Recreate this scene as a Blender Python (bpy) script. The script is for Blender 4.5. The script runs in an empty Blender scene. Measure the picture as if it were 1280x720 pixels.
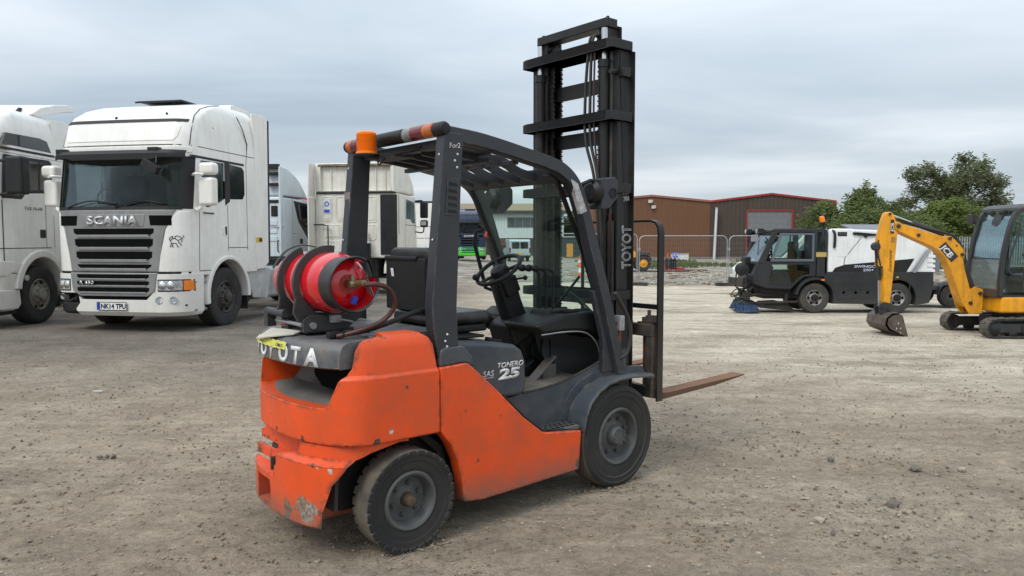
import bpy, bmesh, math, random
from math import pi, sin, cos, tan, radians, sqrt, atan2
from mathutils import Vector as V, Matrix, noise as mnoise
random.seed(7)
scene = bpy.context.scene
COL = scene.collection

# ------------------------------------------------------------------ camera
cam_d = bpy.data.cameras.new("camera")
cam = bpy.data.objects.new("camera", cam_d)
COL.objects.link(cam)
cam_d.sensor_width = 36.0
cam_d.lens = 36.0 * 930.0 / 1280.0
cam_d.clip_start = 0.05
cam_d.clip_end = 3000.0
cam.location = (0.0, 0.0, 1.603)
cam.rotation_euler = (radians(90) - math.atan(58.0 / 930.0), 0, 0)
scene.camera = cam

# ------------------------------------------------------------------ light
SUN_EL, SUN_AZ = radians(48), radians(218)      # azimuth measured clockwise from +Y (north): behind the camera, to the left
world = bpy.data.worlds.new("World")
scene.world = world
world.use_nodes = True
def build_sky():
    nt = world.node_tree; N = nt.nodes; L = nt.links
    N.clear()
    out = N.new('ShaderNodeOutputWorld'); bg = N.new('ShaderNodeBackground')
    bg.inputs['Strength'].default_value = 0.1
    sky = N.new('ShaderNodeTexSky'); sky.sky_type = 'NISHITA'; sky.sun_disc = False
    sky.sun_elevation = SUN_EL; sky.sun_rotation = SUN_AZ; sky.air_density = 1.2; sky.dust_density = 2.0
    tc = N.new('ShaderNodeTexCoord')
    sep = N.new('ShaderNodeSeparateXYZ'); L.new(tc.outputs['Generated'], sep.inputs[0])
    def math_n(op, a, b=None):
        n = N.new('ShaderNodeMath'); n.operation = op
        for i, v in enumerate((a, b)):
            if v is None: continue
            if isinstance(v, (int, float)): n.inputs[i].default_value = v
            else: L.new(v, n.inputs[i])
        return n.outputs[0]
    zc = math_n('MAXIMUM', sep.outputs['Z'], 0.0)
    den = math_n('ADD', zc, 0.10)
    px = math_n('DIVIDE', sep.outputs['X'], den); py = math_n('DIVIDE', sep.outputs['Y'], den)
    cmb = N.new('ShaderNodeCombineXYZ'); L.new(px, cmb.inputs[0]); L.new(py, cmb.inputs[1])
    mp = N.new('ShaderNodeMapping'); mp.inputs['Scale'].default_value = (0.42, 0.80, 1); mp.inputs['Rotation'].default_value = (0, 0, radians(-14))
    mp.inputs['Location'].default_value = (3.1, 1.7, 0)
    L.new(cmb.outputs[0], mp.inputs[0])
    n1 = N.new('ShaderNodeTexNoise'); n1.inputs['Scale'].default_value = 0.75; n1.inputs['Detail'].default_value = 7; n1.inputs['Roughness'].default_value = 0.5
    n1.inputs['Distortion'].default_value = 0.35
    L.new(mp.outputs[0], n1.inputs['Vector'])
    rp = N.new('ShaderNodeValToRGB')
    els = rp.color_ramp.elements
    els[0].position = 0.30; els[0].color = (3.0, 3.6, 4.25, 1)
    els[1].position = 0.72; els[1].color = (6.5, 6.85, 7.25, 1)
    e = els.new(0.5); e.color = (4.3, 4.85, 5.4, 1)
    L.new(n1.outputs['Fac'], rp.inputs[0])
    # overcast sky: brighter towards the zenith
    gain = math_n('ADD', math_n('MULTIPLY', zc, 1.5), 0.92)
    sc = N.new('ShaderNodeVectorMath'); sc.operation = 'SCALE'
    L.new(rp.outputs[0], sc.inputs[0]); L.new(gain, sc.inputs['Scale'])
    mx = N.new('ShaderNodeMix'); mx.data_type = 'RGBA'; mx.inputs[0].default_value = 0.9
    L.new(sky.outputs[0], mx.inputs[6]); L.new(sc.outputs[0], mx.inputs[7])
    L.new(mx.outputs[2], bg.inputs['Color']); L.new(bg.outputs[0], out.inputs['Surface'])
build_sky()
sun_d = bpy.data.lights.new("sun", 'SUN'); sun = bpy.data.objects.new("sun", sun_d); COL.objects.link(sun)
sun_d.energy = 1.3; sun_d.angle = radians(22); sun_d.color = (1.0, 0.965, 0.91)
_sd = V((sin(SUN_AZ) * cos(SUN_EL), cos(SUN_AZ) * cos(SUN_EL), sin(SUN_EL)))
sun.rotation_euler = _sd.to_track_quat('Z', 'Y').to_euler()
vs = scene.view_settings
vs.view_transform = 'Standard'; vs.look = 'None'; vs.exposure = 0.42; vs.gamma = 1.0; vs.use_curve_mapping = False

# ------------------------------------------------------------------ materials
def srgb(r, g, b):
    f = lambda c: (c / 255 / 12.92) if c / 255 <= 0.04045 else ((c / 255 + 0.055) / 1.055) ** 2.4
    return (f(r), f(g), f(b))
class NB:
    """small node builder"""
    def __init__(s, mat): s.nt = mat.node_tree; s.N = s.nt.nodes; s.L = s.nt.links
    def new(s, t): return s.N.new(t)
    def set(s, sock, v):
        if isinstance(v, bpy.types.NodeSocket): s.L.new(v, sock)
        elif isinstance(v, (tuple, list)) and len(v) == 3 and sock.type == 'RGBA': sock.default_value = (*v, 1)
        else: sock.default_value = v
    def math(s, op, a, b=None, c=None, clamp=False):
        n = s.new('ShaderNodeMath'); n.operation = op; n.use_clamp = clamp
        for i, v in enumerate((a, b, c)):
            if v is not None: s.set(n.inputs[i], v)
        return n.outputs[0]
    def mix(s, f, a, b):
        n = s.new('ShaderNodeMix'); n.data_type = 'RGBA'
        s.set(n.inputs[0], f); s.set(n.inputs[6], a); s.set(n.inputs[7], b)
        return n.outputs[2]
    def noise(s, vec, scale, detail=4, rough=0.55, dist=0.0):
        n = s.new('ShaderNodeTexNoise'); n.inputs['Scale'].default_value = scale
        n.inputs['Detail'].default_value = detail; n.inputs['Roughness'].default_value = rough; n.inputs['Distortion'].default_value = dist
        s.set(n.inputs['Vector'], vec); return n.outputs['Fac']
    def ramp(s, f, lo, hi):
        n = s.new('ShaderNodeMapRange'); s.set(n.inputs['Value'], f)
        n.inputs['From Min'].default_value = lo; n.inputs['From Max'].default_value = hi; n.clamp = True
        return n.outputs['Result']
    def mapping(s, vec, scale=(1, 1, 1), rot=(0, 0, 0)):
        n = s.new('ShaderNodeMapping'); s.set(n.inputs['Vector'], vec); n.inputs['Scale'].default_value = scale; n.inputs['Rotation'].default_value = rot
        return n.outputs[0]
MATS = {}
def M(name, col=None, rough=0.6, metal=0.0, var=0.10, vsc=5.0, bump=0.0, bsc=60.0, dirt=0.0, dcol=(0.13, 0.115, 0.09), dsc=3.0,
      streak=0.0, scol=(0.12, 0.11, 0.09), chips=None, top=0.0, tcol=(0.30, 0.27, 0.22), low=None, blots=(), spec=0.5, coat=0.0, edge=None, tread=None):
    if name in MATS: return MATS[name]
    m = bpy.data.materials.new(name); m.use_nodes = True; MATS[name] = m
    b = NB(m); p = b.N['Principled BSDF']
    tc = b.new('ShaderNodeTexCoord'); oc = tc.outputs['Object']
    c = b.mix(b.ramp(b.noise(oc, vsc, 5), 0.3, 0.7), tuple(x * (1 - var) for x in col), tuple(min(1, x * (1 + var)) for x in col))
    r = rough
    if streak > 0:
        f = b.math('MULTIPLY', b.ramp(b.noise(b.mapping(oc, (7, 7, 0.7)), 1.6, 6, 0.6), 0.47, 0.72), streak)
        c = b.mix(f, c, scol)
    if dirt > 0:
        f = b.math('MULTIPLY', b.ramp(b.noise(oc, dsc, 9, 0.68), 0.42, 0.72), dirt)
        c = b.mix(f, c, dcol); r = b.math('ADD', b.math('MULTIPLY', f, 0.35), rough, clamp=True)
    if chips:
        ccol, thr, csc = chips
        f = b.ramp(b.noise(oc, csc, 8, 0.62), thr, thr + 0.03)
        c = b.mix(f, c, ccol)
    for (cx, cy, cz, rad, bc) in blots:
        d = b.new('ShaderNodeVectorMath'); d.operation = 'DISTANCE'; b.set(d.inputs[0], oc); d.inputs[1].default_value = (cx, cy, cz)
        w = b.math('ADD', d.outputs['Value'], b.math('MULTIPLY', b.math('SUBTRACT', b.noise(oc, 22, 7, 0.72), 0.5), rad * 3.4))
        f = b.ramp(w, rad, rad * 0.9)
        bb = b.mix(b.ramp(b.noise(oc, 60, 5), 0.4, 0.6), bc, tuple(x * 0.4 for x in bc))
        c = b.mix(f, c, bb)
    if low:
        z0, z1, lc, amt = low
        sp = b.new('ShaderNodeSeparateXYZ'); b.set(sp.inputs[0], oc)
        zz = b.math('ADD', sp.outputs[2], b.math('MULTIPLY', b.math('SUBTRACT', b.noise(oc, 7, 7, 0.65), 0.5), (z1 - z0) * 1.1))
        f = b.math('MULTIPLY', b.ramp(zz, z1, z0), amt)
        c = b.mix(f, c, lc); 
    if top > 0:
        g = b.new('ShaderNodeNewGeometry'); sp = b.new('ShaderNodeSeparateXYZ'); b.set(sp.inputs[0], g.outputs['Normal'])
        f = b.math('MULTIPLY', b.math('MULTIPLY', b.ramp(sp.outputs[2], 0.35, 0.95), b.ramp(b.noise(oc, 6, 7, 0.65), 0.25, 0.65)), top)
        c = b.mix(f, c, tcol)
    if tread:       # dust ground into the running surface, not the sidewalls
        sp = b.new('ShaderNodeSeparateXYZ'); b.set(sp.inputs[0], tc.outputs['Normal'])
        f = b.math('MULTIPLY', b.ramp(b.math('ABSOLUTE', sp.outputs[1]), 0.75, 0.35), b.math('ADD', b.math('MULTIPLY', b.ramp(b.noise(oc, 9, 6, 0.65), 0.35, 0.65), 0.5), 0.35))
        c = b.mix(f, c, tread)
    if edge:        # paint worn off along exposed edges
        rad, ecol, amt = edge
        bv = b.new('ShaderNodeBevel'); bv.samples = 4; bv.inputs['Radius'].default_value = rad
        g = b.new('ShaderNodeNewGeometry'); d = b.new('ShaderNodeVectorMath'); d.operation = 'DOT_PRODUCT'; b.set(d.inputs[0], bv.outputs[0]); b.set(d.inputs[1], g.outputs['Normal'])
        w = b.math('MULTIPLY', b.ramp(d.outputs['Value'], 0.995, 0.93), b.ramp(b.noise(oc, 16, 8, 0.7), 0.47, 0.55))
        c = b.mix(b.math('MULTIPLY', w, amt), c, ecol)
    b.set(p.inputs['Base Color'], c); b.set(p.inputs['Roughness'], r)
    p.inputs['Metallic'].default_value = metal; p.inputs['Specular IOR Level'].default_value = spec
    p.inputs['Coat Weight'].default_value = coat; p.inputs['Coat Roughness'].default_value = 0.15
    if bump > 0:
        bn = b.new('ShaderNodeBump'); bn.inputs['Strength'].default_value = bump; bn.inputs['Distance'].default_value = 0.01
        b.set(bn.inputs['Height'], b.noise(oc, bsc, 6, 0.6)); b.L.new(bn.outputs[0], p.inputs['Normal'])
    return m
def glass(name, tint, refl=1.0, dirt=0.06, opac=0.0, dust_haze=(0.35, 0.36, 0.34)):
    if name in MATS: return MATS[name]
    m = bpy.data.materials.new(name); m.use_nodes = True; MATS[name] = m
    b = NB(m); out = b.N['Material Output']; b.N.remove(b.N['Principled BSDF'])
    tc = b.new('ShaderNodeTexCoord'); oc = tc.outputs['Object']
    tr = b.new('ShaderNodeBsdfTransparent'); tr.inputs[0].default_value = (*[sqrt(x) for x in tint], 1)
    gl = b.new('ShaderNodeBsdfGlossy'); gl.inputs['Roughness'].default_value = 0.03; gl.inputs[0].default_value = (0.9, 0.95, 1, 1)
    fr = b.new('ShaderNodeFresnel'); fr.inputs[0].default_value = 1.5
    mx = b.new('ShaderNodeMixShader'); b.set(mx.inputs[0], b.math('MULTIPLY', fr.outputs[0], refl, clamp=True)); b.L.new(tr.outputs[0], mx.inputs[1]); b.L.new(gl.outputs[0], mx.inputs[2])
    df = b.new('ShaderNodeBsdfDiffuse'); df.inputs[0].default_value = (*dust_haze, 1)
    m2 = b.new('ShaderNodeMixShader')
    b.set(m2.inputs[0], b.math('ADD', b.math('MULTIPLY', b.ramp(b.noise(oc, 2.5, 7, 0.7), 0.45, 0.8), dirt), opac)); b.L.new(mx.outputs[0], m2.inputs[1]); b.L.new(df.outputs[0], m2.inputs[2])
    b.L.new(m2.outputs[0], out.inputs['Surface'])
    return m

# ------------------------------------------------------------------ mesh building
def _frame(d, up=V((0, 0, 1))):
    d = d.normalized()
    if abs(d.dot(up)) > 0.98: up = V((1, 0, 0))
    x = up.cross(d).normalized(); return x, d.cross(x).normalized()
class MB:
    def __init__(s): s.bm = bmesh.new()
    def add(s, vs, fs):
        bv = [s.bm.verts.new(v) for v in vs]
        for f in fs:
            try: s.bm.faces.new([bv[i] for i in f])
            except ValueError: pass
        return s
    def box(s, c, sz, rot=None):
        hx, hy, hz = (k / 2 for k in sz); c = V(c)
        vs = [V((x, y, z)) for x in (-hx, hx) for y in (-hy, hy) for z in (-hz, hz)]
        if rot is not None:
            R = rot if isinstance(rot, Matrix) else (Matrix.Rotation(rot[2], 3, 'Z') @ Matrix.Rotation(rot[1], 3, 'Y') @ Matrix.Rotation(rot[0], 3, 'X'))
            vs = [R @ v for v in vs]
        return s.add([c + v for v in vs], [(0, 1, 3, 2), (4, 6, 7, 5), (0, 4, 5, 1), (2, 3, 7, 6), (0, 2, 6, 4), (1, 5, 7, 3)])
    def bx(s, x0, x1, y0, y1, z0, z1): return s.box(((x0 + x1) / 2, (y0 + y1) / 2, (z0 + z1) / 2), (abs(x1 - x0), abs(y1 - y0), abs(z1 - z0)))
    def prism(s, poly, a0, a1, axis='y'):
        """polygon in the two remaining axes (x,z for 'y'; y,z for 'x'; x,y for 'z') extruded from a0 to a1"""
        def P(p, a): return {'y': (p[0], a, p[1]), 'x': (a, p[0], p[1]), 'z': (p[0], p[1], a)}[axis]
        n = len(poly)
        return s.add([P(p, a0) for p in poly] + [P(p, a1) for p in poly],
                     [tuple(range(n)), tuple(range(2 * n - 1, n - 1, -1))] + [(i, (i + 1) % n, n + (i + 1) % n, n + i) for i in range(n)])
    def loft(s, rings, caps=True, closed=True):
        n = len(rings[0]); vs = [p for r in rings for p in r]; fs = []
        for k in range(len(rings) - 1):
            for i in range(n if closed else n - 1):
                j = (i + 1) % n
                fs.append((k * n + i, k * n + j, (k + 1) * n + j, (k + 1) * n + i))
        if caps: fs += [tuple(range(n - 1, -1, -1)), tuple(range((len(rings) - 1) * n, len(rings) * n))]
        return s.add(vs, fs)
    def lathe(s, prof, c, axis, n=24, caps=True, arc=None):
        c = V(c); d = V(axis).normalized(); x, y = _frame(d)
        rings = []
        a0, a1 = arc if arc else (0, 2 * pi)
        k = n if not arc else n + 1
        for r, t in prof: rings.append([c + d * t + (x * cos(a0 + (a1 - a0) * i / n) + y * sin(a0 + (a1 - a0) * i / n)) * max(r, 1e-5) for i in range(k)])
        return s.loft(rings, caps, not arc)
    def cyl(s, p0, p1, r0, r1=None, n=12):
        p0, p1 = V(p0), V(p1); d = p1 - p0
        return s.lathe([(r0, 0), (r0 if r1 is None else r1, d.length)], p0, d, n)
    def tube(s, pts, r, n=8, sec=None, up=(0, 0, 1), closed=False):
        pts = [V(p) for p in pts]; m = len(pts); rings = []; upv = V(up); prev = None
        for i in range(m):
            if closed: d = pts[(i + 1) % m] - pts[i - 1]
            else: d = pts[min(i + 1, m - 1)] - pts[max(i - 1, 0)]
            d.normalize()
            if sec is not None: x, y = _frame(d, upv)
            else:
                if prev is None: x, y = _frame(d)
                else:
                    x = (prev - d * prev.dot(d)).normalized(); y = d.cross(x)
                prev = x
            if sec is not None: rings.append([pts[i] + x * a + y * b for a, b in sec])
            else:
                rr = r[i] if isinstance(r, (list, tuple)) else r
                rings.append([pts[i] + (x * cos(2 * pi * k / n) + y * sin(2 * pi * k / n)) * rr for k in range(n)])
        if closed: rings.append(rings[0])
        return s.loft(rings, not closed)
    def sphere(s, c, r, n=12, m=8, sc=(1, 1, 1)):
        c = V(c); rings = []
        for j in range(m + 1):
            t = -pi / 2 + pi * j / m; q = max(cos(t), 1e-3)
            rings.append([c + V((cos(2 * pi * i / n) * q * r * sc[0], sin(2 * pi * i / n) * q * r * sc[1], sin(t) * r * sc[2])) for i in range(n)])
        return s.loft(rings)
    def sheet(s, rows):
        n = len(rows[0])
        return s.add([p for r in rows for p in r], [(k * n + i, k * n + i + 1, (k + 1) * n + i + 1, (k + 1) * n + i) for k in range(len(rows) - 1) for i in range(n - 1)])
    def slab(s, rows, off):
        """sheet with thickness: rows of points and the same rows moved by off (vector or function)"""
        n = len(rows[0]); m = len(rows); A = [p for r in rows for p in map(V, r)]; o = V(off); B = [p + o for p in A]; k = n * m
        fs = []
        for r in range(m - 1):
            for i in range(n - 1):
                q = (r * n + i, r * n + i + 1, (r + 1) * n + i + 1, (r + 1) * n + i); fs += [q, tuple(k + v for v in q[::-1])]
        rim = [i for i in range(n)] + [r * n + n - 1 for r in range(1, m)] + [(m - 1) * n + i for i in range(n - 2, -1, -1)] + [r * n for r in range(m - 2, 0, -1)]
        for i in range(len(rim)):
            a, b2 = rim[i], rim[(i + 1) % len(rim)]; fs.append((a, b2, k + b2, k + a))
        return s.add(A + B, fs)
    def mesh(s, bevel=0.0, seg=2, ang=50, keep=False):
        bm = s.bm
        bmesh.ops.remove_doubles(bm, verts=bm.verts, dist=1e-5)
        bmesh.ops.recalc_face_normals(bm, faces=bm.faces)
        if bevel > 0:
            es = [e for e in bm.edges if len(e.link_faces) == 2 and e.calc_face_angle(0) > radians(ang)]
            if es: bmesh.ops.bevel(bm, geom=es, offset=bevel, offset_type='OFFSET', segments=seg, profile=0.5, affect='EDGES', clamp_overlap=True)
        me = bpy.data.meshes.new("m"); bm.to_mesh(me); bm.free()
        return me
    def build(s, name, mat, parent=None, bevel=0.0, seg=2, smooth=38, ang=50):
        return link(name, s.mesh(bevel, seg, ang), mat, parent, smooth)
def finish(me, smooth=38):
    if smooth:
        me.polygons.foreach_set('use_smooth', [True] * len(me.polygons)); me.set_sharp_from_angle(angle=radians(smooth))
    me.update()
def link(name, me, mat, parent=None, smooth=38):
    me.name = name
    if mat is not None:
        me.materials.clear(); me.materials.append(mat)
    finish(me, smooth)
    o = bpy.data.objects.new(name, me); COL.objects.link(o)
    if parent is not None: o.parent = parent
    if smooth and len(me.polygons) < 6000:      # keeps the large faces flat beside their rounded edges
        w = o.modifiers.new('weighted_normals', 'WEIGHTED_NORMAL'); w.keep_sharp = True; w.weight = 80
    return o
def boolean(me, cutters, op='DIFFERENCE'):
    """apply boolean cutters (MB) to a mesh, return the new mesh"""
    a = bpy.data.objects.new("tmp", me); COL.objects.link(a); tmp = []
    for c in cutters:
        o = bpy.data.objects.new("tmpc", c.mesh()); COL.objects.link(o); tmp.append(o)
        md = a.modifiers.new("b", 'BOOLEAN'); md.operation = op; md.object = o; md.solver = 'EXACT'
    dg = bpy.context.evaluated_depsgraph_get()
    r = bpy.data.meshes.new_from_object(a.evaluated_get(dg), depsgraph=dg)
    for o in tmp + [a]:
        d = o.data; bpy.data.objects.remove(o); bpy.data.meshes.remove(d)
    return r
def rebevel(me, w, seg=2, ang=40):
    bm = bmesh.new(); bm.from_mesh(me)
    bmesh.ops.remove_doubles(bm, verts=bm.verts, dist=1e-4)
    bmesh.ops.dissolve_limit(bm, angle_limit=radians(1), verts=bm.verts, edges=bm.edges)
    es = [e for e in bm.edges if len(e.link_faces) == 2 and e.calc_face_angle(0) > radians(ang)]
    if es: bmesh.ops.bevel(bm, geom=es, offset=w, offset_type='OFFSET', segments=seg, profile=0.5, affect='EDGES', clamp_overlap=True)
    bm.to_mesh(me); bm.free(); return me
def tag(o, label=None, cat=None, group=None, kind=None):
    if label: o['label'] = label
    if cat: o['category'] = cat
    if group: o['group'] = group
    if kind: o['kind'] = kind
    return o
def thing(name, label, cat, loc=(0, 0, 0), rz=0.0, group=None):
    o = bpy.data.objects.new(name, None); COL.objects.link(o); o.empty_display_size = 0.2
    o.location = loc; o.rotation_euler = (0, 0, rz)
    return tag(o, label, cat, group)
def text(parent, s, h, org, xd, yd, mat, ext=0.002, bold=0.0, shear=0.0, wide=1.0, outline=0.0, name='lettering', align='LEFT'):
    """letters of cap height h, baseline start org, reading along xd with up yd"""
    cu = bpy.data.curves.new("t", 'FONT'); cu.body = s; cu.size = 1.0; cu.shear = shear; cu.offset = bold; cu.align_x = align; cu.resolution_u = 3
    if outline: cu.fill_mode = 'NONE'; cu.bevel_depth = outline / (h / 0.69); cu.bevel_resolution = 0
    else: cu.extrude = 0.0
    o = bpy.data.objects.new("t", cu); COL.objects.link(o)
    dg = bpy.context.evaluated_depsgraph_get()
    me = bpy.data.meshes.new_from_object(o.evaluated_get(dg), depsgraph=dg)
    bpy.data.objects.remove(o); bpy.data.curves.remove(cu)
    k = h / 0.69; x, y = V(xd).normalized(), V(yd).normalized(); nrm = x.cross(y); org = V(org)
    if not outline and ext > 0:
        bm = bmesh.new(); bm.from_mesh(me)
        bmesh.ops.remove_doubles(bm, verts=bm.verts, dist=1e-5)
        r = bmesh.ops.extrude_face_region(bm, geom=list(bm.faces))
        for v in r['geom']:
            if isinstance(v, bmesh.types.BMVert): v.co.z += ext / k
        bmesh.ops.recalc_face_normals(bm, faces=bm.faces); bm.to_mesh(me); bm.free()
    for v in me.vertices: v.co = org + x * (v.co.x * k * wide) + y * (v.co.y * k) + nrm * (v.co.z * k)
    return link(name, me, mat, parent, 0)
def arc(c, r, a0, a1, n): return [(c[0] + r * cos(a0 + (a1 - a0) * i / n), c[1] + r * sin(a0 + (a1 - a0) * i / n)) for i in range(n + 1)]
def bez(pts, n=6):
    """Catmull-Rom through the points"""
    P = [V(p) for p in pts]; P = [P[0] * 2 - P[1]] + P + [P[-1] * 2 - P[-2]]; out = []
    for i in range(1, len(P) - 2):
        for k in range(n):
            t = k / n; a, b, c, d = P[i - 1], P[i], P[i + 1], P[i + 2]
            out.append(0.5 * ((2 * b) + (c - a) * t + (2 * a - 5 * b + 4 * c - d) * t * t + (3 * b - a - 3 * c + d) * t ** 3))
    return out + [P[-2]]
def sstep(t): t = max(0.0, min(1.0, t)); return t * t * (3 - 2 * t)
def gz(x, y):
    """height of the yard"""
    return 0.115 * sstep((-x - 1.5) / 3.5) * sstep((y - 6) / 5) - 0.15 * sstep((x - 1) / 5) * sstep((y - 15) / 11)

# shared materials
BLACK = M('black_plastic', (0.0075, 0.008, 0.0085), 0.5, var=0.25, dirt=0.3, dcol=(0.026, 0.024, 0.021), bump=0.1, spec=0.35)
DARKST = M('dark_steel', (0.02, 0.02, 0.021), 0.5, 0.3, var=0.3, dirt=0.5, dcol=(0.06, 0.05, 0.04), bump=0.15)
RUBBER = M('rubber', (0.022, 0.021, 0.020), 0.85, var=0.2, dirt=0.6, dcol=(0.12, 0.108, 0.09), dsc=5, bump=0.25, bsc=40)
CHROME = M('bright_steel', (0.62, 0.62, 0.62), 0.22, 1.0, var=0.1)
ZINC = M('zinc_steel', (0.40, 0.41, 0.42), 0.45, 0.8, var=0.2, dirt=0.3)
AMBER = M('amber_lens', (0.85, 0.21, 0.01), 0.18, var=0.12, spec=0.6)
REDLENS = M('red_lens', (0.13, 0.006, 0.009), 0.2, var=0.15, spec=0.6)
WHITELENS = M('clear_lens', (0.42, 0.42, 0.41), 0.12, var=0.25, vsc=40)
LETTERW = M('white_lettering', (0.72, 0.72, 0.70), 0.6, var=0.15, dirt=0.5, dsc=14)
BLUE = M('blue_plastic', (0.02, 0.08, 0.55), 0.4)
# ------------------------------------------------------------------ ground sheet
def ground():
    xs = []; 
    def spread(a, b, n, p): return [a + (b - a) * (i / n) ** p for i in range(n + 1)]
    pos = spread(0, 16, 130, 1.35) + spread(16, 600, 22, 2.6)[1:]
    xs = [-v for v in pos[::-1]] + pos[1:]
    ys = [-60, -30, -12, -5, -2, 0] + spread(0.3, 34, 230, 1.6) + spread(34, 900, 24, 2.6)[1:]
    rows = []
    for y in ys:
        row = []
        for x in xs:
            z = gz(x, y)
            near = max(0.0, 1 - max(0, y - 2) / 30) * max(0.0, 1 - abs(x) / 18)
            if near > 0:
                p = V((x, y, 0))
                z += near * (0.014 * (mnoise.noise(p * 0.7)) + 0.010 * mnoise.noise(p * 2.3 + V((7, 0, 0))) + 0.006 * mnoise.noise(p * 7 + V((0, 9, 0))))
                d = sqrt((x + 0.2) ** 2 + (y - 4.9) ** 2); z *= min(1, 0.25 + d / 4) if d < 3 else 1
            row.append((x, y, z - 0.004))
        rows.append(row)
    m = bpy.data.materials.new('yard_surface'); m.use_nodes = True
    b = NB(m); p = b.N['Principled BSDF']; tc = b.new('ShaderNodeTexCoord'); oc = tc.outputs['Object']
    sp = b.new('ShaderNodeSeparateXYZ'); b.set(sp.inputs[0], oc); X, Y = sp.outputs[0], sp.outputs[1]
    n_big = b.noise(oc, 0.22, 6, 0.6, 0.4); n_mid = b.noise(oc, 1.1, 7, 0.62); n_grit = b.noise(oc, 24, 8, 0.8); n_clod = b.noise(b.mapping(oc, (0.85, 1.1, 1), (0, 0, radians(-18))), 7, 8, 0.78, 0.8); n_fine = b.noise(oc, 130, 4, 0.7)
    strk = b.noise(b.mapping(oc, (0.65, 1.0, 1), (0, 0, radians(-16))), 0.75, 9, 0.70, 1.3)
    rut = b.noise(b.mapping(oc, (0.35, 9.0, 1), (0, 0, radians(40))), 1.2, 6, 0.65, 0.3)
    brown = b.mix(b.ramp(n_mid, 0.3, 0.7), (0.212, 0.168, 0.121), (0.352, 0.29, 0.216))
    brown = b.mix(b.math('MULTIPLY', b.ramp(strk, 0.40, 0.75), 0.55), brown, (0.44, 0.37, 0.285))
    brown = b.mix(b.math('MULTIPLY', b.ramp(n_big, 0.55, 0.75), 0.5), brown, (0.18, 0.142, 0.106))
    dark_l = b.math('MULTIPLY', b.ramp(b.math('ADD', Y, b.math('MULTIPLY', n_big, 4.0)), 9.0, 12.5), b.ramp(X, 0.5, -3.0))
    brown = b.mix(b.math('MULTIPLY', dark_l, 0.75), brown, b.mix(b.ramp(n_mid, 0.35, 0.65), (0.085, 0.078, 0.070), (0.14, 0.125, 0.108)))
    pale = b.mix(b.ramp(strk, 0.35, 0.70), (0.365, 0.316, 0.242), (0.585, 0.52, 0.415))
    # the pale, dusty concrete area to the right and further back
    a = b.math('ADD', b.math('MULTIPLY', X, 0.55), b.math('SUBTRACT', b.math('MULTIPLY', Y, 0.62), 6.3))
    a = b.math('ADD', a, b.math('MULTIPLY', b.math('SUBTRACT', n_big, 0.5), 4.5)); a = b.math('ADD', a, b.math('MULTIPLY', b.math('SUBTRACT', strk, 0.5), 3.2))
    side = b.ramp(b.math('ADD', X, b.math('MULTIPLY', n_big, 3.0)), -0.5, 3.2)
    f = b.math('MULTIPLY', b.ramp(a, -0.6, 2.6), side)
    c = b.mix(f, brown, pale)
    # rutted reddish soil patches in the pale area, loose earth behind the fence
    c = b.mix(b.math('MULTIPLY', b.ramp(b.noise(b.mapping(oc, (0.45, 1.1, 1), (0, 0, radians(-10))), 0.7, 8, 0.65), 0.51, 0.62), b.math('MULTIPLY', f, 0.75)), c, (0.235, 0.19, 0.135))
    far = b.ramp(Y, 29.2, 29.9)
    c = b.mix(far, c, b.mix(b.ramp(b.noise(oc, 0.9, 8, 0.7), 0.4, 0.62), (0.13, 0.115, 0.09), (0.34, 0.31, 0.26)))
    # grit
    g = b.math('ADD', b.math('MULTIPLY', b.ramp(n_grit, 0.43, 0.57), 0.55), b.math('MULTIPLY', b.ramp(n_clod, 0.40, 0.60), 0.45))
    lane = b.ramp(b.noise(b.mapping(oc, (0.16, 2.6, 1), (0, 0, radians(-24))), 1.0, 4, 0.5, 0.8), 0.42, 0.60); lane2 = b.ramp(b.noise(b.mapping(oc, (0.20, 4.5, 1), (0, 0, radians(36))), 1.0, 4, 0.5, 0.5), 0.44, 0.60)
    stain = b.ramp(b.noise(oc, 1.35, 7, 0.6, 0.4), 0.60, 0.70)
    g = b.math('ADD', b.math('ADD', g, b.math('ADD', b.math('MULTIPLY', lane, 0.12), b.math('MULTIPLY', lane2, 0.10))), b.math('SUBTRACT', b.math('MULTIPLY', stain, -0.14), 0.08))
    sc = b.new('ShaderNodeVectorMath'); sc.operation = 'SCALE'; b.set(sc.inputs[0], c); b.set(sc.inputs['Scale'], b.math('ADD', b.math('MULTIPLY', g, 0.90), 0.84)); c = sc.outputs[0]
    c = b.mix(b.math('MULTIPLY', b.ramp(n_grit, 0.565, 0.62), 0.55), c, (0.10, 0.08, 0.06))
    c = b.mix(b.math('MULTIPLY', b.ramp(n_grit, 0.43, 0.38), 0.35), c, (0.46, 0.40, 0.32))
    c = b.mix(b.math('MULTIPLY', b.ramp(n_fine, 0.48, 0.7), 0.5), c, (0.09, 0.08, 0.068))
    vo = b.new('ShaderNodeTexVoronoi'); b.set(vo.inputs['Vector'], oc); vo.inputs['Scale'].default_value = 34
    wn = b.new('ShaderNodeTexWhiteNoise'); b.set(wn.inputs['Vector'], vo.outputs['Position'])
    peb = b.math('MULTIPLY', b.ramp(vo.outputs['Distance'], 0.30, 0.22), b.math('GREATER_THAN', wn.outputs['Value'], 0.80))
    c = b.mix(b.math('MULTIPLY', peb, 0.6), c, b.mix(wn.outputs['Value'], (0.08, 0.075, 0.07), (0.46, 0.43, 0.38)))
    b.set(p.inputs['Base Color'], c); p.inputs['Roughness'].default_value = 0.95; p.inputs['Specular IOR Level'].default_value = 0.2
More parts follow.
